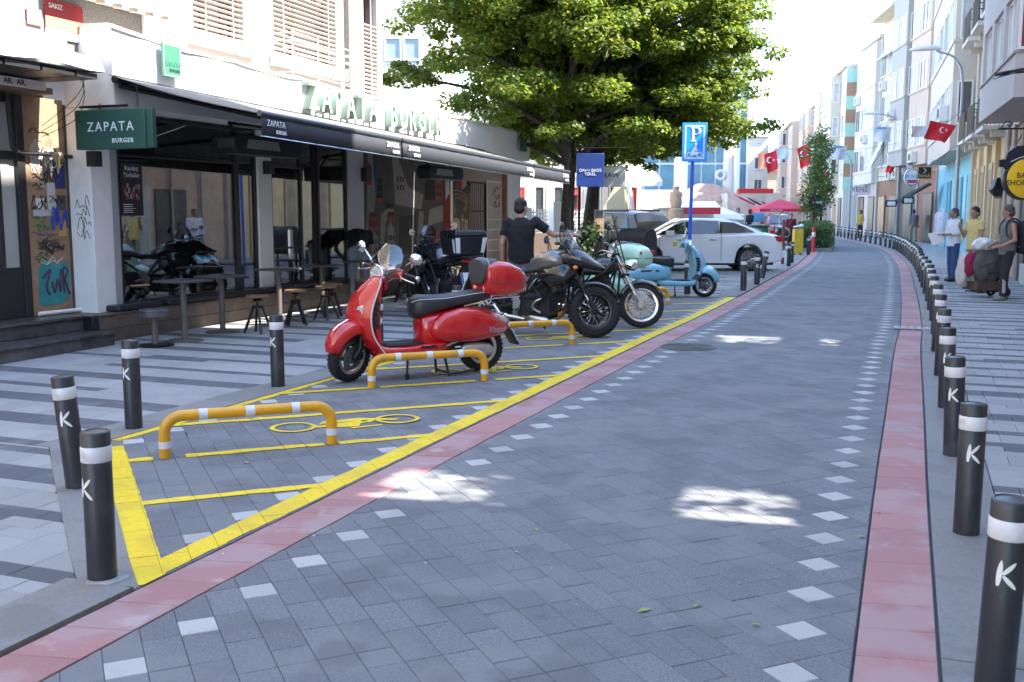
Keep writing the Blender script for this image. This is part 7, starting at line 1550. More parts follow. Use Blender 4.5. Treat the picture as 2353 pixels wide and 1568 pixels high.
def person(lbl, loc, rz, J, shirt, trousers, shoes, skin=SKIN, hair=HAIRB, h=1.75, sleeve=.55, collar=False, tank=False, moustache=None, extra_hem=.0, face=True, vox=.0115):
    """J: joints in a 1.75 m body, x forwards, y left. Body is one remeshed surface; clothes and hair are its children"""
    t = thing('person', lbl, 'person', loc, rz, None, h / 1.75); V = lambda k: Vector(J[k])
    m = MB(); hd, nk = V('head'), V('neck'); fd = Vector(J.get('look', (1, 0, 0))).normalized(); up = (hd - nk).normalized(); sd = up.cross(fd).normalized(); fd = sd.cross(up)
    HR = Matrix((fd, sd, up)).transposed()
    hp = lambda x, y, z: hd + HR @ Vector((x, y, z))
    def blob(c, r, n=14, k=10): q = MB(); q.sph((0, 0, 0), r, n, k); m.add([hd + HR @ (Vector(p) + Vector(c)) for p in q.v], q.f)
    blob((0, 0, .035), (.098, .078, .105)); blob((.025, 0, -.05), (.07, .06, .075)); blob((.045, 0, -.095), (.035, .032, .03)); blob((.103, 0, -.012), (.020, .013, .024)); blob((.092, 0, .022), (.012, .045, .012)); blob((.088, 0, -.062), (.014, .026, .010))
    for s_ in (-1, 1): blob((-.005, s_ * .08, -.005), (.022, .012, .033)); blob((.072, s_ * .04, -.025), (.02, .022, .02))
    m.tube([nk - Vector((0, 0, .06)), nk, hd + up * -.04], [.07, .056, .054], 12)
    m.tube([V('pelvis'), V('chest'), nk - Vector((0, 0, .03))], [.10, .095, .06], 14)
    for s_ in 'LR':
        m.tube([V('sh' + s_) - Vector((0, 0, .015)), V('el' + s_), V('wr' + s_)], [.048, .042, .028], 12); m.sph(V('sh' + s_) - Vector((0, 0, .015)), .05, 10, 8); m.sph(V('el' + s_), .042, 10, 8)
        d = (V('wr' + s_) - V('el' + s_)).normalized(); hv = Vector(J.get('hand' + s_, d)).normalized(); sdv = hv.cross(Vector((0, 0, 1)) if abs(hv.z) < .8 else Vector((1, 0, 0))).normalized(); pn = sdv.cross(hv)
        w_ = V('wr' + s_); m.tube([w_ - d * .02, w_ + hv * .05, w_ + hv * .09], [.028, .036, .034], 10)
        for i, L in enumerate((.062, .075, .072, .058)): b = w_ + hv * .085 + sdv * (.024 - .016 * i); m.tube([b, b + hv * L * .5 - pn * .006, b + hv * L * .85 - pn * .026], [.0105, .010, .009], 7)
        b = w_ + hv * .03 + sdv * .03; m.tube([b, b + sdv * .025 + hv * .025, b + sdv * .026 + hv * .06 - pn * .012], [.013, .012, .010], 7)
        m.tube([V('pelvis'), V('hip' + s_), V('kn' + s_), V('an' + s_)], [.085, .07, .048, .038], 12)
        ft = Vector(J.get('foot' + s_, (1, 0, 0))).normalized(); a = V('an' + s_); m.tube([a, a + ft * .03 - Vector((0, 0, .045)), a + ft * .13 - Vector((0, 0, .055))], [.042, .042, .032], 10)
    remesh(m.build('body', skin, t), vox, 2)
    q = MB(); 
    def hb(c, r, n=16, k=10): z = MB(); z.sph((0, 0, 0), r, n, k); q.add([hd + HR @ (Vector(p) + Vector(c)) for p in z.v], z.f)
    hb((-.018, 0, .062), (.100, .088, .098)); hb((-.045, 0, .0), (.07, .082, .085))
    folds(remesh(q.build('hair', hair, t), .009, 1), .022, TXH)
    if face:
        for s_ in (-1, 1):
            z = MB(); z.sph(hp(.088, s_ * .033, .005), (.008, .011, .007), 8, 6); z.build('eye', BLACKP, t); z = MB(); z.tube([hp(.097, s_ * .016, .024), hp(.094, s_ * .05, .024)], .005, 5); z.build('eyebrow', hair, t)
        if moustache: z = MB(); z.tube([hp(.09, -.034, -.048), hp(.105, 0, -.04), hp(.09, .034, -.048)], .010, 6); z.build('moustache', moustache, t)
    # shirt: torso lofted between pelvis and shoulders, sleeves, one surface
    m = MB(); P, Cc, N = V('pelvis'), V('chest'), nk; ax = (Cc - P).normalized(); shv = (V('shL') - V('shR')); sh = shv.normalized(); fr = sh.cross(ax).normalized() * 1.0
    def ring(c, a, b, n=18): return [c + sh * a * math.cos(2 * PI * i / n) + fr * b * math.sin(2 * PI * i / n) for i in range(n)]
    m.loft([ring(P - ax * (.10 + extra_hem), .185, .145), ring(P, .185, .145), ring(P.lerp(Cc, .5), .18, .138), ring(Cc, .20, .142), ring(Cc.lerp(N, .45), .185, .125), ring(Cc.lerp(N, .78), .12, .095), ring(Cc.lerp(N, .98), .075, .07)])
    for s_ in 'LR':
        a, b, c = V('sh' + s_), V('el' + s_), V('wr' + s_)
        if tank: m.tube([Cc.lerp(a, .3), Cc.lerp(a, .8) + Vector((0, 0, .03))], [.10, .05], 10)
        elif sleeve <= 1: m.tube([Cc.lerp(a, .5), a, a.lerp(b, sleeve)], [.10, .084, .072], 12); m.sph(a, .084, 12, 8)
        else: m.tube([Cc.lerp(a, .5), a, b, b.lerp(c, sleeve - 1)], [.10, .082, .060, .048], 12); m.sph(a, .082, 12, 8)
    if collar: m.tube([N + fr * -.0 + sh * .06 * math.cos(x) + fr * .06 * math.sin(x) for x in np.linspace(0, 2 * PI, 12)[:-1]], .02, 6, closed=True)
    folds(remesh(m.build('shirt', shirt, t), .0125, 2), .028)
    m = MB()
    m.loft([ring(P + ax * .06, .165, .125), ring(P - ax * .02, .178, .135), ring(P - ax * .10, .175, .135)])
    for s_ in 'LR': m.tube([P.lerp(V('hip' + s_), .6), V('hip' + s_), V('hip' + s_).lerp(V('kn' + s_), .5), V('kn' + s_), V('kn' + s_).lerp(V('an' + s_), .6), V('an' + s_) - Vector((0, 0, .015))], [.115, .105, .088, .072, .066, .066], 14)
    folds(remesh(m.build('trousers', trousers, t), .0125, 1), .024)
    for s_ in 'LR':
        a = V('an' + s_); ft = Vector(J.get('foot' + s_, (1, 0, 0))).normalized(); m = MB(); m.tube([a - ft * .05 - Vector((0, 0, .045)), a - Vector((0, 0, .035)) + ft * .02, a + ft * .10 - Vector((0, 0, .052)), a + ft * .17 - Vector((0, 0, .06))], [.038, .05, .043, .028], 12); remesh(m.build('shoe', shoes, t), .011, 1)
    return t
def stand(**k):
    J = dict(pelvis=(0, 0, .95), chest=(.0, 0, 1.28), neck=(.0, 0, 1.50), head=(.02, 0, 1.62), shL=(0, .19, 1.42), shR=(0, -.19, 1.42), elL=(-.03, .25, 1.13), elR=(-.03, -.25, 1.13), wrL=(.06, .26, .89), wrR=(.06, -.26, .89), hipL=(0, .09, .90), hipR=(0, -.09, .90), knL=(.02, .10, .49), knR=(.02, -.10, .49), anL=(-.01, .11, .085), anR=(-.01, -.11, .085)); J.update(k); return J
BLK = cloth('black', (.010, .011, .014)); JEAN = cloth('faded_jeans', (.20, .235, .29)); DENIM = cloth('blue_jeans', (.035, .075, .19)); WHITES = cloth('white_shirt', (.62, .66, .72)); YELP = cloth('yellow_polo', (.58, .47, .20)); GRYT = cloth('grey_top', (.135, .125, .12)); TRK = cloth('track_pants', (.02, .02, .024)); GRYP = cloth('grey_trousers', (.24, .23, .22)); KHA = cloth('khaki', (.30, .26, .20)); LBS = cloth('slate_shirt', (.16, .19, .25)); MUST = cloth('mustard', (.42, .27, .05)); SHOEB = M('shoe_black', (.02, .018, .018), .5); SHOEW = M('shoe_white', (.6, .6, .6), .6); SHOEG = M('shoe_grey', (.2, .19, .18), .7)
person('man in a black T-shirt seen from behind, right arm stretched over the motorcycles', (.13, 14.75, .005), R(84), stand(elR=(.08, -.46, 1.25), wrR=(.24, -.72, 1.25), handR=(.4, -1, -.15), shR=(.03, -.21, 1.43), elL=(-.02, .27, 1.13), wrL=(.03, .27, .88), look=(.8, -.45, 0)), BLK, GRYP, SHOEB, SKIN, HAIRB, 1.77, .62)
person('man bending over by the column, black top and faded jeans, head hidden', (-2.74, 18.25, .005), R(98), stand(pelvis=(-.05, 0, .98), chest=(.25, 0, 1.16), neck=(.46, 0, 1.16), head=(.57, 0, 1.10), shL=(.36, .19, 1.16), shR=(.36, -.19, 1.16), elL=(.40, .24, .88), elR=(.40, -.24, .88), wrL=(.52, .18, .70), wrR=(.52, -.18, .70), hipL=(-.05, .09, .92), hipR=(-.05, -.09, .92), knL=(0, .11, .5), knR=(0, -.12, .5), anL=(-.02, .13, .085), anR=(-.02, -.13, .085), look=(.6, 0, -.8)), BLK, JEAN, SHOEW, SKIN, HAIRB, 1.78, .6)
c = G(2187, 647); person('moustached man in a white shirt and blue jeans reading a sheet of paper', (c.x, c.y, .005), R(188), stand(elL=(.05, .24, 1.16), elR=(.05, -.24, 1.16), wrL=(.28, .10, 1.13), wrR=(.28, -.08, 1.13), handL=(1, -.3, .1), handR=(1, .3, .1), look=(.9, .05, -.35), anL=(.02, .10, .085), anR=(-.03, -.10, .085)), WHITES, DENIM, SHOEB, SKIN2, HAIRG, 1.66, 1.5, True, False, HAIRB)
t = thing('paper_sheet', 'white paper sheets held by the man in the white shirt', 'paper', (c.x - .34, c.y + .03, 1.03), R(5)); m = MB(); m.add([(-.26, .02, .06), (.06, -.05, .09), (.12, -.05, -.13), (-.14, .02, -.20)], [(0, 1, 2, 3)]); m.add([(-.23, .06, .08), (.09, .0, .10), (.15, .0, -.10), (-.11, .05, -.17)], [(0, 1, 2, 3)]); m.build('sheets', WHITEP, t, smooth=False)
c = G(2233, 664); person('young man in a pale yellow polo shirt looking at a phone in his hand', (c.x, c.y, .005), R(196), stand(elL=(.04, .25, 1.17), elR=(.10, -.22, 1.14), wrR=(.28, -.14, 1.32), handR=(.3, .2, 1), wrL=(.1, .25, .93), look=(.9, .2, -.1)), YELP, GRYP, SHOEG, SKIN2, HAIRB, 1.68, .62, True)
t = thing('mobile_phone', 'black phone held up by the man in the yellow polo', 'phone', (c.x - .27, c.y + .06, 1.38), R(100)); bx((-.037, -.006, -.07), (.037, .006, .07)).build('phone', BLACKP, t, bevel=.004)
c = G(2308, 690); TM = person('grey haired man in a grey sleeveless top and track trousers beside a loaded trolley', (c.x, c.y, .005), R(176), stand(shL=(.0, .21, 1.41), shR=(0, -.21, 1.41), elL=(-.02, .27, 1.13), wrL=(.22, .24, 1.0), elR=(-.02, -.27, 1.13), wrR=(.22, -.20, 1.02), handL=(1, -.1, 0), look=(1, -.5, 0), anL=(.08, .10, .085), anR=(-.06, -.12, .085), knL=(.06, .10, .49)), GRYT, TRK, SHOEG, SKIN2, HAIRG, 1.70, .5, False, True)
for i in range(3):
    m = MB(); m.tube([(.075 + .022 * i, .172, .36 + .02 * i), (.07 + .02 * i, .172, .14)], .006, 5); m.build('trouser_stripe', SHOEW, TM)
t = thing('backpack', 'black hiking backpack on the back of the grey haired man', 'backpack', (c.x + .27, c.y - .02, .86), R(176)); m = MB(); m.ell([(-.16, .28, .10, .22, 3), (-.12, .28, .17, .30, 3), (.0, .28, .18, .31, 3), (.10, .28, .16, .28, 3), (.13, .28, .1, .2, 3)], 20); m.build('bag', cloth('backpack', (.012, .014, .022)), t); m = MB()
for s_ in (-1, 1): m.tube(smoothpath([(.10, s_ * .10, .54), (.24, s_ * .12, .62), (.36, s_ * .13, .52), (.34, s_ * .15, .3), (.12, s_ * .14, .1)], 4), .018, 6)
m.build('strap', cloth('strap_blue', (.02, .03, .07)), t); m = MB(); m.ell([(-.19, .18, .08, .1), (-.17, .18, .12, .13), (-.1, .18, .12, .13)], 14); m.build('pocket', cloth('backpack', (.012, .014, .022)), t)
# loaded trolley
c = G(2262, 683); t = thing('luggage_trolley', 'two wheeled hand trolley under a heap of bags', 'trolley', (c.x, c.y, .004), R(10)); m = MB(); m.tube([(.42, -.18, 1.0), (.30, -.18, .12), (-.28, -.18, .10)], .014, 6); m.tube([(.42, .18, 1.0), (.30, .18, .12), (-.28, .18, .10)], .014, 6); m.tube([(.42, -.18, 1.0), (.42, .18, 1.0)], .014, 6)
for x in (-.25, -.05, .15, .3): m.tube([(x, -.18, .105), (x, .18, .105)], .012, 6)
m.build('frame', DARKM, t)
for s_ in (-1, 1): m = MB(); m.torus(.075, .028, (.28, s_ * .22, .10), 'Y', 20, 8); m.build('wheel', RUBBER, t)
m = MB(); m.bb((-.28, -.16, .13), (.26, .16, .30)); m.build('crate', M('crate_brown', (.10, .06, .045), .7, var=.3), t, bevel=.01)
def bag(name, lbl, loc, r, mat, seed, fold=.10):
    rr = random.Random(seed); m = MB(); n, k = 26, 16; ph = [rr.uniform(0, 6) for _ in range(6)]; rings = []
    for i in range(k + 1):
        a = -PI / 2 + PI * i / k; ring = []
        for j in range(n):
            b = 2 * PI * j / n; q = 1 + fold * math.sin(3 * b + ph[0] + 2 * a) + fold * .7 * math.sin(5 * b + ph[1] - 3 * a) + fold * .5 * math.sin(9 * b + ph[2] + 5 * a); cr = max(.03, math.cos(a) ** .7 if math.cos(a) > 0 else 0)
            ring.append((r[0] * cr * q * math.cos(b), r[1] * cr * q * math.sin(b), r[2] * math.sin(a) * (1 + .05 * math.sin(4 * b + ph[3]))))
        rings.append(ring)
    m.loft(rings); return m.build(name, mat, None, ang=70, loc=loc, rot=(0, .15, rr.uniform(0, 1)), label=lbl, cat='bag')
bag('stuffed_bag', 'big stuffed dark grey bag tied with string on the trolley', (c.x - .02, c.y - .02, .60), (.30, .22, .36), cloth('bag_grey', (.085, .08, .082)), 2); bag('stuffed_bag', 'black bin bag behind the grey bag on the trolley', (c.x + .22, c.y + .06, .62), (.18, .2, .33), cloth('bag_black', (.015, .015, .017)), 5)
bag('stuffed_bag', 'crimson cloth bag hanging left of the grey bag', (c.x - .33, c.y - .05, .62), (.12, .12, .22), cloth('bag_crimson', (.24, .012, .05)), 7); bag('plastic_bag', 'white plastic bag heaped on top of the trolley load', (c.x - .05, c.y, .98), (.32, .2, .13), M('plastic_white', (.62, .66, .66), .35, var=.1), 9, .13); bag('plastic_bag', 'pale cloth bundle low on the left of the trolley', (c.x - .40, c.y + .06, .52), (.11, .14, .32), cloth('bag_cream', (.5, .47, .42)), 12)
m = MB(); m.tube(smoothpath([(-.3, -.2, .55), (0, -.26, .66), (.3, -.18, .6)], 5), .007, 5); m.tube(smoothpath([(-.28, -.2, .42), (0, -.25, .47), (.28, -.18, .44)], 5), .007, 5); m.build('string', BLACKP, t)
# distant people
c = G(2097, 557); person('man in a slate blue shirt and khaki trousers walking away on the right pavement', (c.x, c.y, .005), R(82), stand(anL=(.22, .08, .10), knL=(.20, .09, .50), anR=(-.25, -.08, .12), knR=(-.05, -.09, .48), elL=(-.1, .24, 1.14), elR=(.05, -.24, 1.14)), LBS, KHA, SHOEB, SKIN2, HAIRB, 1.70, .6, face=False, vox=.016)
c = G(1968, 548); person('distant person in a mustard top beside the far bollards', (c.x + .2, c.y, .005), R(200), stand(), MUST, BLK, SHOEB, SKIN2, HAIRB, 1.68, 1.6, face=False, vox=.02)
person('distant man in a white shirt on the sunny plaza behind the white saloon', (10.2, 46.5, .005), R(250), stand(), WHITES, DENIM, SHOEB, SKIN2, HAIRG, 1.75, 1.6, face=False, vox=.02); person('distant person in black walking right of the white shirted man on the plaza', (10.9, 47.2, .005), R(20), stand(anL=(.2, .08, .1), anR=(-.2, -.08, .1)), BLK, TRK, SHOEB, SKIN2, HAIRB, 1.7, 1.6, face=False, vox=.02)
person('person in a maroon jacket standing beside the red hatchback', (12.9, 47.6, .005), R(270), stand(), cloth('maroon', (.16, .02, .03)), TRK, SHOEB, SKIN2, HAIRB, 1.5, 1.6, face=False, vox=.02)
# ================================================================== TREES AND PLAZA
def leaf_mat(name, c1, c2, tr=.45):
    m = bpy.data.materials.new(name); m.use_nodes = True; n = m.node_tree; L = n.links; b = n.nodes['Principled BSDF']; out = n.nodes['Material Output']
    ge = n.nodes.new('ShaderNodeNewGeometry'); r = n.nodes.new('ShaderNodeValToRGB'); L.new(ge.outputs['Random Per Island'], r.inputs[0]); r.color_ramp.elements[0].color = (*c1, 1); r.color_ramp.elements[1].color = (*c2, 1)
    L.new(r.outputs[0], b.inputs['Base Color']); b.inputs['Roughness'].default_value = .45; b.inputs['Specular IOR Level'].default_value = .35
    t = n.nodes.new('ShaderNodeBsdfTranslucent'); hs = n.nodes.new('ShaderNodeHueSaturation'); hs.inputs['Value'].default_value = 1.9; hs.inputs['Saturation'].default_value = 1.1; hs.inputs['Hue'].default_value = .485; L.new(r.outputs[0], hs.inputs['Color']); L.new(hs.outputs[0], t.inputs[0])
    mx = n.nodes.new('ShaderNodeMixShader'); mx.inputs[0].default_value = tr; L.new(b.outputs[0], mx.inputs[1]); L.new(t.outputs[0], mx.inputs[2]); L.new(mx.outputs[0], out.inputs[0]); return m
LEAF = leaf_mat('linden_leaf', (.055, .11, .018), (.18, .215, .042), .52); LEAF2 = leaf_mat('shrub_leaf', (.04, .085, .025), (.10, .15, .05)); LEAF3 = leaf_mat('dark_shrub_leaf', (.015, .035, .010), (.035, .065, .018), .3); BARK = M('bark', (.055, .045, .037), .9, var=.4, scale=9, bump=.8, bscale=18)
def leaves(name, clumps, mat, parent, size=(.065, .115), upb=.8, **k):
    """clumps: (centre, radii, count); folded leaf-sized quads spread through flattened clumps"""
    P, Nn = [], []
    for c, r, n in clumps:
        d = rng.normal(size=(n, 3)); d /= np.linalg.norm(d, axis=1)[:, None]; rad = rng.random(n) ** .45
        P.append(np.array(c) + d * rad[:, None] * np.array(r)); nn = d * np.array([.55, .55, .4]) + np.array([0, 0, upb]) + rng.normal(size=(n, 3)) * .45; Nn.append(nn)
    P = np.concatenate(P); Nn = np.concatenate(Nn); Nn /= np.linalg.norm(Nn, axis=1)[:, None]; N = len(P)
    t = np.cross(Nn, rng.normal(size=(N, 3))); t /= np.linalg.norm(t, axis=1)[:, None] + 1e-9; b = np.cross(Nn, t); s = rng.uniform(*size, N)[:, None]
    V = np.empty((N, 4, 3)); V[:, 0] = P - t * s * .62; V[:, 1] = P + b * s * .46 - Nn * s * .12 + t * s * .08; V[:, 2] = P + t * s * .62 - Nn * s * .10; V[:, 3] = P - b * s * .46 - Nn * s * .12 + t * s * .08
    me = bpy.data.meshes.new(name); me.vertices.add(N * 4); me.vertices.foreach_set('co', V.reshape(-1)); me.loops.add(N * 4); me.loops.foreach_set('vertex_index', np.arange(N * 4)); me.polygons.add(N); me.polygons.foreach_set('loop_start', np.arange(0, N * 4, 4)); me.polygons.foreach_set('loop_total', np.full(N, 4)); me.update(); me.validate(); me.materials.append(mat)
    return link(name, me, parent, **k)
def tree(lbl, base, trunk, r0, ctr, rad, ncl, seed, per=330, zmin=2.5, group=None, dead=0):
    t = thing('linden_tree', lbl, 'tree', base, 0, group); B = Vector(base); rr = random.Random(seed); tp = [Vector(p) for p in trunk]
    path = smoothpath(tp, 6); L = len(path); m = MB(); m.tube(path, [r0 * (1 + .25 * max(0, 1 - i / 2.5)) * (1 - .72 * i / (L - 1)) for i in range(L)], 14); m.build('trunk', BARK, t)
    cl = []
    while len(cl) < ncl:
        d = Vector((rr.gauss(0, 1), rr.gauss(0, 1), rr.gauss(0, 1))).normalized(); q = rr.random() ** .42; p = Vector(ctr) + Vector((d.x * rad[0], d.y * rad[1], d.z * rad[2])) * q * (1 + .10 * math.sin(5 * math.atan2(d.y, d.x) + seed) + .07 * math.sin(7 * d.z + seed * 2))
        if p.z < zmin + .5 * math.sin(1.7 * p.x + seed) + .3 * math.sin(3.1 * p.y): continue
        cl.append(p)
    C_ = []
    for p in cl:
        s = rr.uniform(.55, 1.0); out = (p - Vector(ctr)); C_.append((tuple(p), (s * .95, s * .95, s * .36), int(per * s * s * 1.25)))
        for _ in range(3):
            q = p + Vector((rr.uniform(-.9, .9), rr.uniform(-.9, .9), rr.uniform(-.5, .3))) * s; C_.append((tuple(q), (s * .42, s * .42, s * .2), int(per * .22)))
    leaves('crown', C_, LEAF, t)
    for i, p in enumerate(cl[::3]):
        k = rr.uniform(.42, .95); a = path[min(L - 1, int(L * min(.98, max(.35, (p.z - 1.0) / (tp[-1].z + .01) * .8 * k + .25))))]; mid = a.lerp(p, .5) + Vector((0, 0, .35)); m = MB(); m.tube(smoothpath([a, mid, p], 4), [.085 - .0085 * j for j in range(9)], 6); m.build('limb', BARK, t)
    for i in range(dead):
        p = rr.choice([q for q in cl if q.y < ctr[1] and 3.5 < q.z < 6.5]); m = MB()
        for j in range(7): e = p + Vector((rr.uniform(-.6, .6), -.6 - rr.random() * .5, rr.uniform(-.4, .4))); m.tube([p, p.lerp(e, .5) + Vector((0, 0, rr.uniform(-.12, .12))), e], [.014, .009, .004], 5)
        m.build('dead_twigs', M('dead_twig', (.20, .15, .12), .9), t)
    return t
b1, b2 = AtY(1303, 560, 25.4), AtY(1356, 560, 27.4)
tree('big leafy linden with a straight dark trunk right at the awning end', (b1.x, b1.y, 0), [(0, 0, -.05), (.0, 0, 1.5), (.05, 0, 3.0), (-.1, .1, 5), (.1, .2, 7.5), (.2, .2, 9.6)], .19, (-.35, .0, 6.3), (4.2, 3.6, 4.2), 190, 3, per=560, zmin=3.05, group='lindens on the plaza edge', dead=3)
tree('big leafy linden with a leaning trunk behind the blue banner', (b2.x, b2.y, 0), [(-.12, 0, -.05), (.0, 0, 1.5), (.18, 0, 3.0), (.5, .1, 5), (.9, .2, 7.5), (1.2, .2, 9.6)], .21, (.95, .2, 6.0), (3.9, 3.7, 4.3), 200, 8, per=560, zmin=2.95, group='lindens on the plaza edge', dead=3)
for i, (x, d) in enumerate(((1866, 44.5), (1882, 46.0))):
    a = AtY(x, 560, d); h = AtY(x, 312 if i == 0 else 330, d).z; t = thing('slim_tree', ('left' if i == 0 else 'right') + ' one of two slim upright trees above the hedge', 'tree', (a.x, a.y, 0), 0, 'slim street trees'); m = MB(); m.tube([(0, 0, 0), (.05, 0, h * .5), (0, 0, h - .2)], [.06, .045, .012], 8); m.build('trunk', BARK, t)
    rr = random.Random(i + 3); leaves('crown', [((rr.uniform(-.36, .36), rr.uniform(-.36, .36), z + rr.uniform(-.2, .2)), (.42 * (1 - .45 * (z - 1.6) / h), .42, .38), 80) for z in np.linspace(1.7, h, 16) for _ in range(2)], LEAF2, t, (.07, .11), .3)
a, b = G(1868, 578), G(1898, 548); t = thing('hedge', 'clipped green hedge in a kerbed bed under the slim trees', 'hedge', (a.x - .05, a.y, 0), R(72))
leaves('foliage', [((x, y, z), (.5, .5, .35), 240) for x in np.linspace(.2, 6.5, 11) for y in (-.35, .25) for z in (.35, .9)], LEAF2, t, (.06, .10), .5); m = MB(); m.bb((-.2, -.8, 0), (7.2, .7, .14)); m.build('bed_kerb', KERB, t, bevel=.01)
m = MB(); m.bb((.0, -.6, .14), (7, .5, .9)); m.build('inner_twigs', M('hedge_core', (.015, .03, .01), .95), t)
a = AtY(1352, 560, 23.8); t = thing('shrub', 'dark green shrub growing at the foot of the second linden', 'shrub', (a.x, 24.2, 0)); leaves('foliage', [((random.uniform(-.35, .35), random.uniform(-.3, .3), z), (.35, .35, .3), 160) for z in np.linspace(.25, 1.1, 6)], LEAF3, t, (.06, .11), .4)
m = MB()
for i in range(5): m.tube([(random.uniform(-.1, .1), random.uniform(-.1, .1), 0), (random.uniform(-.3, .3), random.uniform(-.25, .25), 1.2)], .012, 5)
m.build('stems', BARK, t)
# ---- plaza: fence, low pavilion, glass building, kiosks, parasol
IVORY = M('ivory_render', (.62, .58, .52), .8, var=.05, scale=2); WGREY = M('warm_grey_base', (.26, .25, .245), .8, var=.1, scale=2); TERRA = M('terracotta_roof', (.38, .23, .17), .8, var=.2, scale=3); CANV = M('white_canvas', (.72, .72, .70), .8)
a, b = AtY(1212, 500, 30.5), AtY(1352, 500, 31.5); t = thing('lattice_fence', 'white lattice fence with square pillars behind the man in black', 'fence', (a.x, a.y, 0), math.atan2(b.y - a.y, b.x - a.x)); L_ = (b - a).length
for i in range(3):
    x = L_ * i / 2; bx((x - .10, -.10, 0), (x + .10, .10, 1.72)).build('pillar', WHITEP, t, bevel=.008)
for i in range(2):
    x0, x1 = L_ * i / 2 + .103, L_ * (i + 1) / 2 - .103
    for k in range(12): z = .35 + k * .11; bx((x0, -.014, z), (x1, .006, z + .045)).build('slat', WHITEP, t, smooth=False)
    for k in range(1, 9): x = x0 + (x1 - x0) * k / 9; bx((x - .02, .0065, .3), (x + .02, .025, 1.68)).build('upright', WHITEP, t, smooth=False)
bx((.6, -.5, .0), (.95, -.2, 1.9)).build('gate_pier', WHITEP, t, bevel=.01)
t = thing('low_pavilion', 'ivory low pavilion with pilasters and tall windows across the plaza', 'building', (AtY(1175, 480, 40).x, 40, 0), R(6)); W_ = AtY(1480, 480, 40).x - AtY(1175, 480, 40).x
bx((0, 0, .9), (W_, 6, 4.3)).build('wall', IVORY, t, smooth=False); bx((-.05, -.06, 0), (W_ + .05, 6, .895)).build('plinth', WGREY, t, smooth=False); bx((-.3, -.3, 4.301), (W_ + .3, 6.3, 4.55)).build('cornice', WHITEP, t, smooth=False); bx((-.05, -.05, 2.95), (W_ + .05, .02 - .021, 3.05)).build('string_course', WHITEP, t, smooth=False)
for i in range(7):
    x = W_ * (i + .5) / 7
    window(t, (x, -.004, 1.85), .42, 1.5, (0, -1), GLD if i % 3 else M('red_poster', (.4, .05, .04), .6), split=1)
    if i: bx((W_ * i / 7 - .12, -.07, .9), (W_ * i / 7 + .12, -.002, 4.3)).build('pilaster', IVORY, t, smooth=False)
m = MB(); m.prism([(W_ * .1, .9), (W_ * .1, 1.9), (W_ * .2, .9)], -.9, -.1, fn=lambda u, v, h: (u, h, v)); m.build('ramp_wall', WGREY, t, smooth=False)
m = MB(); m.loft([[(W_ * .7, -.1, 3.4), (W_ * 1.05, -.1, 3.4), (W_ * 1.05, -2.2, 2.75), (W_ * .7, -2.2, 2.75)], [(W_ * .7, -.1, 3.34), (W_ * 1.05, -.1, 3.34), (W_ * 1.05, -2.2, 2.55), (W_ * .7, -2.2, 2.55)]]); m.build('white_canopy', CANV, t, smooth=False)
t = thing('leaning_panel', 'pale cream triangular canvas panel leaning beside the linden trunks', 'panel', (AtY(1400, 500, 34).x, 34, 0)); m = MB(); m.prism([(-.7, .7), (.75, .7), (.55, 2.3), (.2, 2.5)], 0, .05, fn=lambda u, v, h: (u, h, v)); m.build('panel', M('cream_canvas', (.72, .62, .42), .7), t, smooth=False); m = MB(); m.tube([(.6, -.1, 2.6), (1.0, -.15, 0)], .07, 8); m.build('prop', WHITEP, t)
# white building on the left behind the restaurant
t = thing('white_building', 'blank white building with a strip window rising behind the restaurant', 'building', (-9.2, 34.5, 0), R(0)); bx((0, 0, 0), (6.6, 14, 11.5)).build('wall', M('white_facade', (.75, .73, .70), .8, var=.04, scale=2), t, smooth=False); bx((-.2, -.3, 11.5), (6.8, 14, 11.8)).build('eave', PINKW, t, smooth=False)
for i in range(7): window(t, (2.2 + i * .62, -.004, 6.9), .56, .75, (0, -1), M('strip_pane', (.3, .38, .42), .2), split=1, sill=False)
for i in range(4): window(t, (1.2 + i * 1.5, -.004, 9.6), 1.0, 1.2, (0, -1), GLP)
window(t, (6.604, 3, 6.9), 1.4, 1.2, (1, 0)); window(t, (6.604, 6, 6.9), 1.4, 1.2, (1, 0))
# glass office building
GLB = M('blue_office_glass', (.06, .14, .20), .08, var=.3, scale=.6, spec=.9); GFR = M('office_white', (.70, .71, .72), .6)
g0, g1 = AtY(1440, 480, 75), AtY(1712, 480, 75); t = thing('office_building', 'white office building with large blue green glass bays behind the lindens', 'building', (g0.x, 75, 0), R(-4)); W_ = g1.x - g0.x
bx((0, 0, 0), (W_, 12, 16)).build('frame_wall', GFR, t, smooth=False); bx((0, -.1, 0), (W_, -.002, 3.0)).build('ground_floor', M('office_base', (.55, .53, .5), .7, var=.1), t, smooth=False)
for x0, x1 in ((.1, 3.4), (4.3, 7.3), (8.0, 8.6)):
    x1 = min(x1, W_ - .1); nx = max(1, int((x1 - x0) / 1.0))
    for i in range(nx):
        for z in np.arange(3.2, 15, 1.9): bx((x0 + (x1 - x0) * i / nx + .04, -.05, z), (x0 + (x1 - x0) * (i + 1) / nx - .04, -.003, z + 1.78)).build('pane', GLB, t, smooth=False)
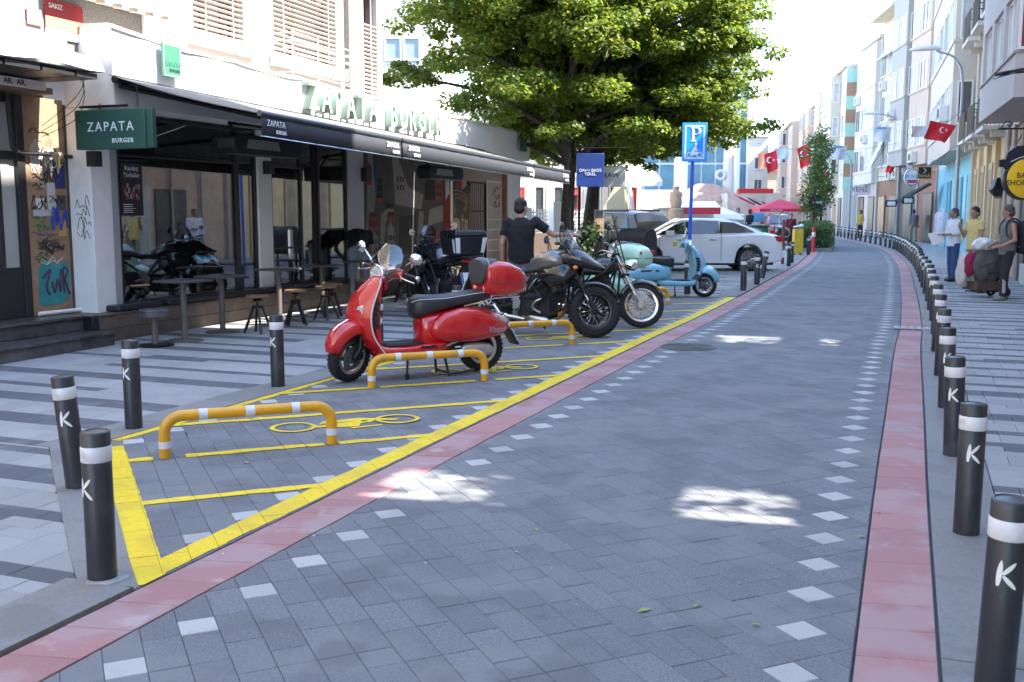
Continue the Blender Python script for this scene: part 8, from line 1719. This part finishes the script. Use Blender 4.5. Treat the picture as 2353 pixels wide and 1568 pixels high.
# far houses closing the square
t = house('far_house', 'distant white house with small dark windows at the end of the square', Fr((AtY(1762, 480, 115).x, 115), 180), 0, 6.5, 9.8, (.66, .65, .63), [], (1.5, 3.9, 6.3), 3, winw=.9, winh=1.3, depth=8); t = house('far_house', 'distant pale house with a red awning left of the white far house', Fr((AtY(1700, 480, 118).x, 118), 180), 0, 8, 7.5, (.64, .6, .56), [], (1.5, 4.2), 3, winw=.9, winh=1.3, depth=8, roof=TERRA); house('far_house', 'distant ivory house behind the slim trees at the vanishing point', Fr((AtY(1815, 480, 125).x, 125), 180), 0, 4.4, 6.5, (.6, .57, .52), [], (1.5, 4.2), 2, winw=.8, winh=1.3, depth=8, roof=TERRA)
house('far_house', 'long distant cream block seen left under the lindens', Fr((AtY(1240, 480, 90).x + 14, 92), 180), 0, 30, 11, (.66, .63, .58), [], (3.5, 6.3, 9), 9, winw=1.1, winh=1.5, depth=8)
# kiosks with awnings
t = thing('kiosk', 'low white kiosk with a red striped awning and a stone figure beside it', 'kiosk', (AtY(1500, 500, 44).x, 44, 0)); W_ = AtY(1640, 500, 44).x - AtY(1500, 500, 44).x
bx((0, 0, 0), (W_, 3, 1.9)).build('wall', CANV, t, smooth=False); m = MB(); m.loft([[(-.1, -.9, 1.78), (W_ + .1, -.9, 1.78), (W_ + .1, .2, 2.05), (-.1, .2, 2.05)], [(-.1, -.9, 1.72), (W_ + .1, -.9, 1.72), (W_ + .1, .2, 1.98), (-.1, .2, 1.98)]]); m.build('awning', CANV, t, smooth=False); m = MB(); m.bb((W_ * .45, -.93, 1.5), (W_ + .1, -.905, 1.78)); m.build('red_valance', M('valance_red', (.45, .02, .05), .6), t, smooth=False); m = MB(); m.bb((.1, -.93, 1.62), (W_ * .44, -.905, 1.76)); m.build('grey_valance', WGREY, t, smooth=False)
for i in range(7): bx((.2, -.5, .2 + i * .2), (W_ * .5, -.47, .26 + i * .2)).build('rail', ALU, t, smooth=False)
a = AtY(1553, 470, 43); t = thing('stone_figure', 'weathered stone figure standing above the kiosk roof line', 'statue', (a.x, 43, 0)); m = MB(); m.lathe([(.3, 0), (.3, 1.7), (.2, 1.75), (.26, 2.0), (.22, 2.3), (.12, 2.5), (.15, 2.62), (.0, 2.72)], n=14); m.ell([(-.25, 2.2, .05, .2), (0, 2.25, .1, .25), (.25, 2.3, .05, .1)], 10); m.build('figure', M('weathered_stone', (.30, .24, .19), .9, var=.35, scale=5, bump=.5), t)
t = thing('small_house', 'low house with a terracotta hipped roof behind the kiosk', 'building', (AtY(1565, 470, 58).x, 58, 0)); W_ = 2.6; bx((0, 0, 0), (3.4, 4, 2.2)).build('wall', IVORY, t, smooth=False); m = MB(); m.loft([[(-.3, -.3, 2.2), (3.7, -.3, 2.2), (3.7, 4.3, 2.2), (-.3, 4.3, 2.2)], [(1.2, 1.6, 3.2), (2.2, 1.6, 3.2), (2.2, 2.4, 3.2), (1.2, 2.4, 3.2)]]); m.build('roof', TERRA, t, smooth=False)
t = thing('market_tent', 'white market tent glowing in the sun behind the white saloon', 'tent', (AtY(1655, 500, 47).x, 47, 0)); m = MB(); m.loft([[(-.9, -.9, 1.25), (.9, -.9, 1.25), (.9, .9, 1.25), (-.9, .9, 1.25)], [(-.75, -.75, 1.5), (.75, -.75, 1.5), (.75, .75, 1.5), (-.75, .75, 1.5)], [(-.04, -.04, 1.8), (.04, -.04, 1.8), (.04, .04, 1.8), (-.04, .04, 1.8)]]); m.build('cover', CANV, t, smooth=False); bx((-.8, -.8, 0), (.8, .8, 1.25)).build('side_wall', CANV, t, smooth=False)
t = thing('advert_pillar', 'tall white pillar with a ring on it rising between the glass bays', 'pillar', (AtY(1672, 480, 60).x, 60, 0)); m = MB(); m.tube([(0, 0, 0), (0, 0, 6.5)], [.36, .28], 14); m.build('shaft', IVORY, t); m = MB(); m.torus(.24, .09, (-.5, -.25, 3.7), 'Y', 20, 8); m.build('ring', IVORY, t)
t = thing('cafe_awning', 'slanted red and black cafe awnings beside the red parasol', 'awning', (AtY(1700, 480, 56).x, 56, 0)); 
for i in range(3): m = MB(); x = -.4 + i * .75; m.loft([[(x, -.2, 2.6 - .2 * i), (x + .85, -.4, 2.15 - .2 * i), (x + .85, -1.6, 2.0 - .2 * i), (x, -1.6, 2.4 - .2 * i)], [(x, -.2, 2.53 - .2 * i), (x + .85, -.4, 2.08 - .2 * i), (x + .85, -1.6, 1.9 - .2 * i), (x, -1.6, 2.3 - .2 * i)]]); m.build('cloth', M('awning_red', (.4, .02, .04), .7) if i != 1 else BLKF, t, smooth=False)
bx((-.6, .4, 0), (2.4, 3, 2.6)).build('cafe_wall', M('cafe_wall', (.5, .44, .38), .7, var=.3, scale=2), t, smooth=False); bx((.0, .38, 2.6), (1.9, .9, 2.85)).build('red_sign', M('sign_red', (.5, .03, .03), .4), t, smooth=False)
a = AtY(1792, 487, 50); t = thing('parasol', 'big red square parasol over the red hatchback', 'parasol', (a.x, 50, 0)); PR_ = M('parasol_red', (.52, .02, .06), .7, var=.08); hw = 1.28; zt, zb = AtY(1792, 466, 50).z + .0, AtY(1792, 487, 50).z
m = MB(); m.loft([[(-hw, -hw, zb - .0), (hw, -hw, zb), (hw, hw, zb), (-hw, hw, zb)], [(-hw, -hw, zb + .14), (hw, -hw, zb + .14), (hw, hw, zb + .14), (-hw, hw, zb + .14)], [(-.05, -.05, zt + .15), (.05, -.05, zt + .15), (.05, .05, zt + .15), (-.05, .05, zt + .15)]], caps=False); m.build('canopy', PR_, t, smooth=False); m = MB(); m.cyl((0, 0, 0), (0, 0, zt + .1), .03); m.build('pole', WHITEP, t)
for s_ in (-1, 1): m = MB(); m.cyl((0, 0, zb - .3), (s_ * hw * .95, -hw * .95, zb + .1), .012, n=6); m.build('rib', WHITEP, t)
text('lettering', 'Coca-Cola', (-.5, -hw - .012, zb + .07), XS, .13, INK, t, .004, shear=.3)
t = thing('skip', 'dark green metal container behind the white saloon boot', 'container', (AtY(1690, 520, 42).x, 42, 0)); bx((0, 0, .1), (1.35, 1.2, 1.0)).build('body', M('skip_green', (.01, .09, .04), .5, var=.2), t, bevel=.03); bx((-.05, -.05, 1.0), (1.4, 1.25, 1.06)).build('rim', M('skip_green', (.01, .09, .04), .5, var=.2), t)
board('light blue shop banner with white print near the red parasol', 1724, 490, 1756, 511, 52, M('banner_lblue', (.08, .30, .55), .5), (), name='banner')
t = thing('utility_box', 'battered yellow steel box on legs beside the hedge', 'utility box', G(1832, 586)); bx((-.17, -.15, .05), (.17, .15, .95)).build('box', M('box_yellow', (.52, .36, .03), .6, var=.2, scale=5, spots=[((.2, .1, .04), 8, .62, .7)]), t, bevel=.01); m = MB(); m.cyl((-.2, -.05, 1.02), (.12, -.05, 1.06), .05, n=10); m.sph((.12, 0, 1.05), .1); m.build('pipe_fitting', ALU, t); bx((-.13, -.12, 0), (-.08, .12, .05)).build('leg', DARKM, t); bx((.08, -.12, 0), (.13, .12, .05)).build('leg', DARKM, t)
t = thing('rusty_post', 'short rusty brown post left of the two bollards past the saloon', 'post', G(1798, 607)); m = MB(); m.lathe([(.05, 0), (.05, 1.35), (.0, 1.36)], n=10); m.build('post', M('rust_red', (.22, .07, .05), .7, var=.3, scale=10), t)
t = thing('round_stand_sign', 'small round black stand sign by the hedge', 'sign', G(1873, 572, 0)); m = MB(); m.cyl((0, 0, 0), (0, 0, 1.75), .03, n=8); m.build('post', DARKM, t); m = MB(); m.lathe([(0, -.05), (.36, -.04), (.36, .04), (0, .05)], (0, 0, 2.0), 'Y', 24); m.build('disc', BLKG, t); bx((-.22, -.056, 1.96), (.22, -.051, 2.06)).build('pale_stripe', INK, t, smooth=False)
t = thing('scooter', 'dark scooter with an oval black top case parked behind the saloon boot', 'scooter', (8.6, 36.0, .003), R(150)); scooter(t, BLKG, 0, BLKG, None, BLKG, False, False, None, stand=False, slots=False)
t = thing('planter_box', 'brown wooden cabinet behind the man in black', 'cabinet', (AtY(1262, 560, 22).x, 22.3, 0)); bx((-.33, -.2, 0), (.33, .2, 1.15)).build('body', M('cabinet_wood', (.26, .19, .14), .7, var=.2, scale=4), t, bevel=.01); bx((-.02, -.204, .05), (.0, -.201, 1.1)).build('door_gap', BLKF, t, smooth=False)
t = thing('lamp_column', 'slim black lamp column between the linden trunks', 'street lamp', (AtY(1330, 560, 26.2).x, 26.2, 0)); m = MB(); m.cyl((0, 0, 0), (0, 0, 3.2), .035, n=10); m.build('pole', DARKM, t); m = MB(); m.cyl((0, 0, 0), (0, 0, .5), .06, n=10); m.build('collar', DARKM, t)
bx((-.04, -.04, 0), (.04, .04, 1.2)).build('white_stake', WHITEP, None, loc=AtY(1318, 600, 20.5) * 1, label='short white stake standing beside the black motorcycle screen', cat='stake'); bpy.data.objects['white_stake'].location.z = 0
t = thing('sports_statue', 'pale blue pedestal with a dark figure seen between man and linden', 'statue', (AtY(1265, 500, 29).x + .55, 29, 0)); bx((-.13, -.13, 0), (.13, .13, 1.35)).build('pedestal', M('pale_blue', (.3, .5, .62), .6), t, bevel=.01); m = MB(); m.ell([(-.16, 1.9, .03, .1), (-.05, 1.75, .08, .25), (.08, 1.75, .08, .3), (.2, 2.0, .03, .08)], 12); m.cyl((0, 0, 1.35), (0, 0, 1.6), .08, n=10); m.build('figure', M('weathered_stone', (.30, .24, .19), .9, var=.35, scale=5, bump=.5), t)

# unseen creepers added in both made-up alleys to break sunlight on the road
rr = random.Random(77)
for s0, s1, ops, lb in ((-20.845, -19.495, ((4.2, 5.15), (5.95, 6.95)), 'leafy creeper added out of view to break sunlight in the made-up alley nearest the viewer'), (-13.335, -12.015, ((4.1, 4.65), (4.85, 6.0)), 'leafy creeper added out of view to break sunlight in the made-up alley beside the grey bay house')):
    t = thing('sunbreak', lb, 'sunbreak', (0, 0, 0)); cl = []
    for za, zb in ops:
        for k in range(26):
            e = rr.random(); u, v = (rr.choice((rr.uniform(0, .3), rr.uniform(.7, 1))), rr.random()) if e < .45 else ((rr.random(), rr.choice((rr.uniform(-.05, .2), rr.uniform(.8, 1.05)))) if e < .85 else (rr.random(), rr.random()))
            p = F1.w(s0 + (s1 - s0) * u, -.35 + rr.uniform(-.15, .15), za + (zb - za) * v); cl.append((tuple(p), (.17, .17, .13), 16))
    leaves('foliage', cl, LEAF2, t, (.08, .13), .3)
    m = MB()
    for k in range(5): q = .1 + .2 * k; m.tube([F1.w(s0 + (s1 - s0) * q, -.35, ops[0][0] - .1), F1.w(s0 + (s1 - s0) * (q + rr.uniform(-.1, .1)), -.3, 5.5), F1.w(s0 + (s1 - s0) * q, -.35, ops[1][1] + .1)], .008, 5)
    m.build('stems', BARK, t)
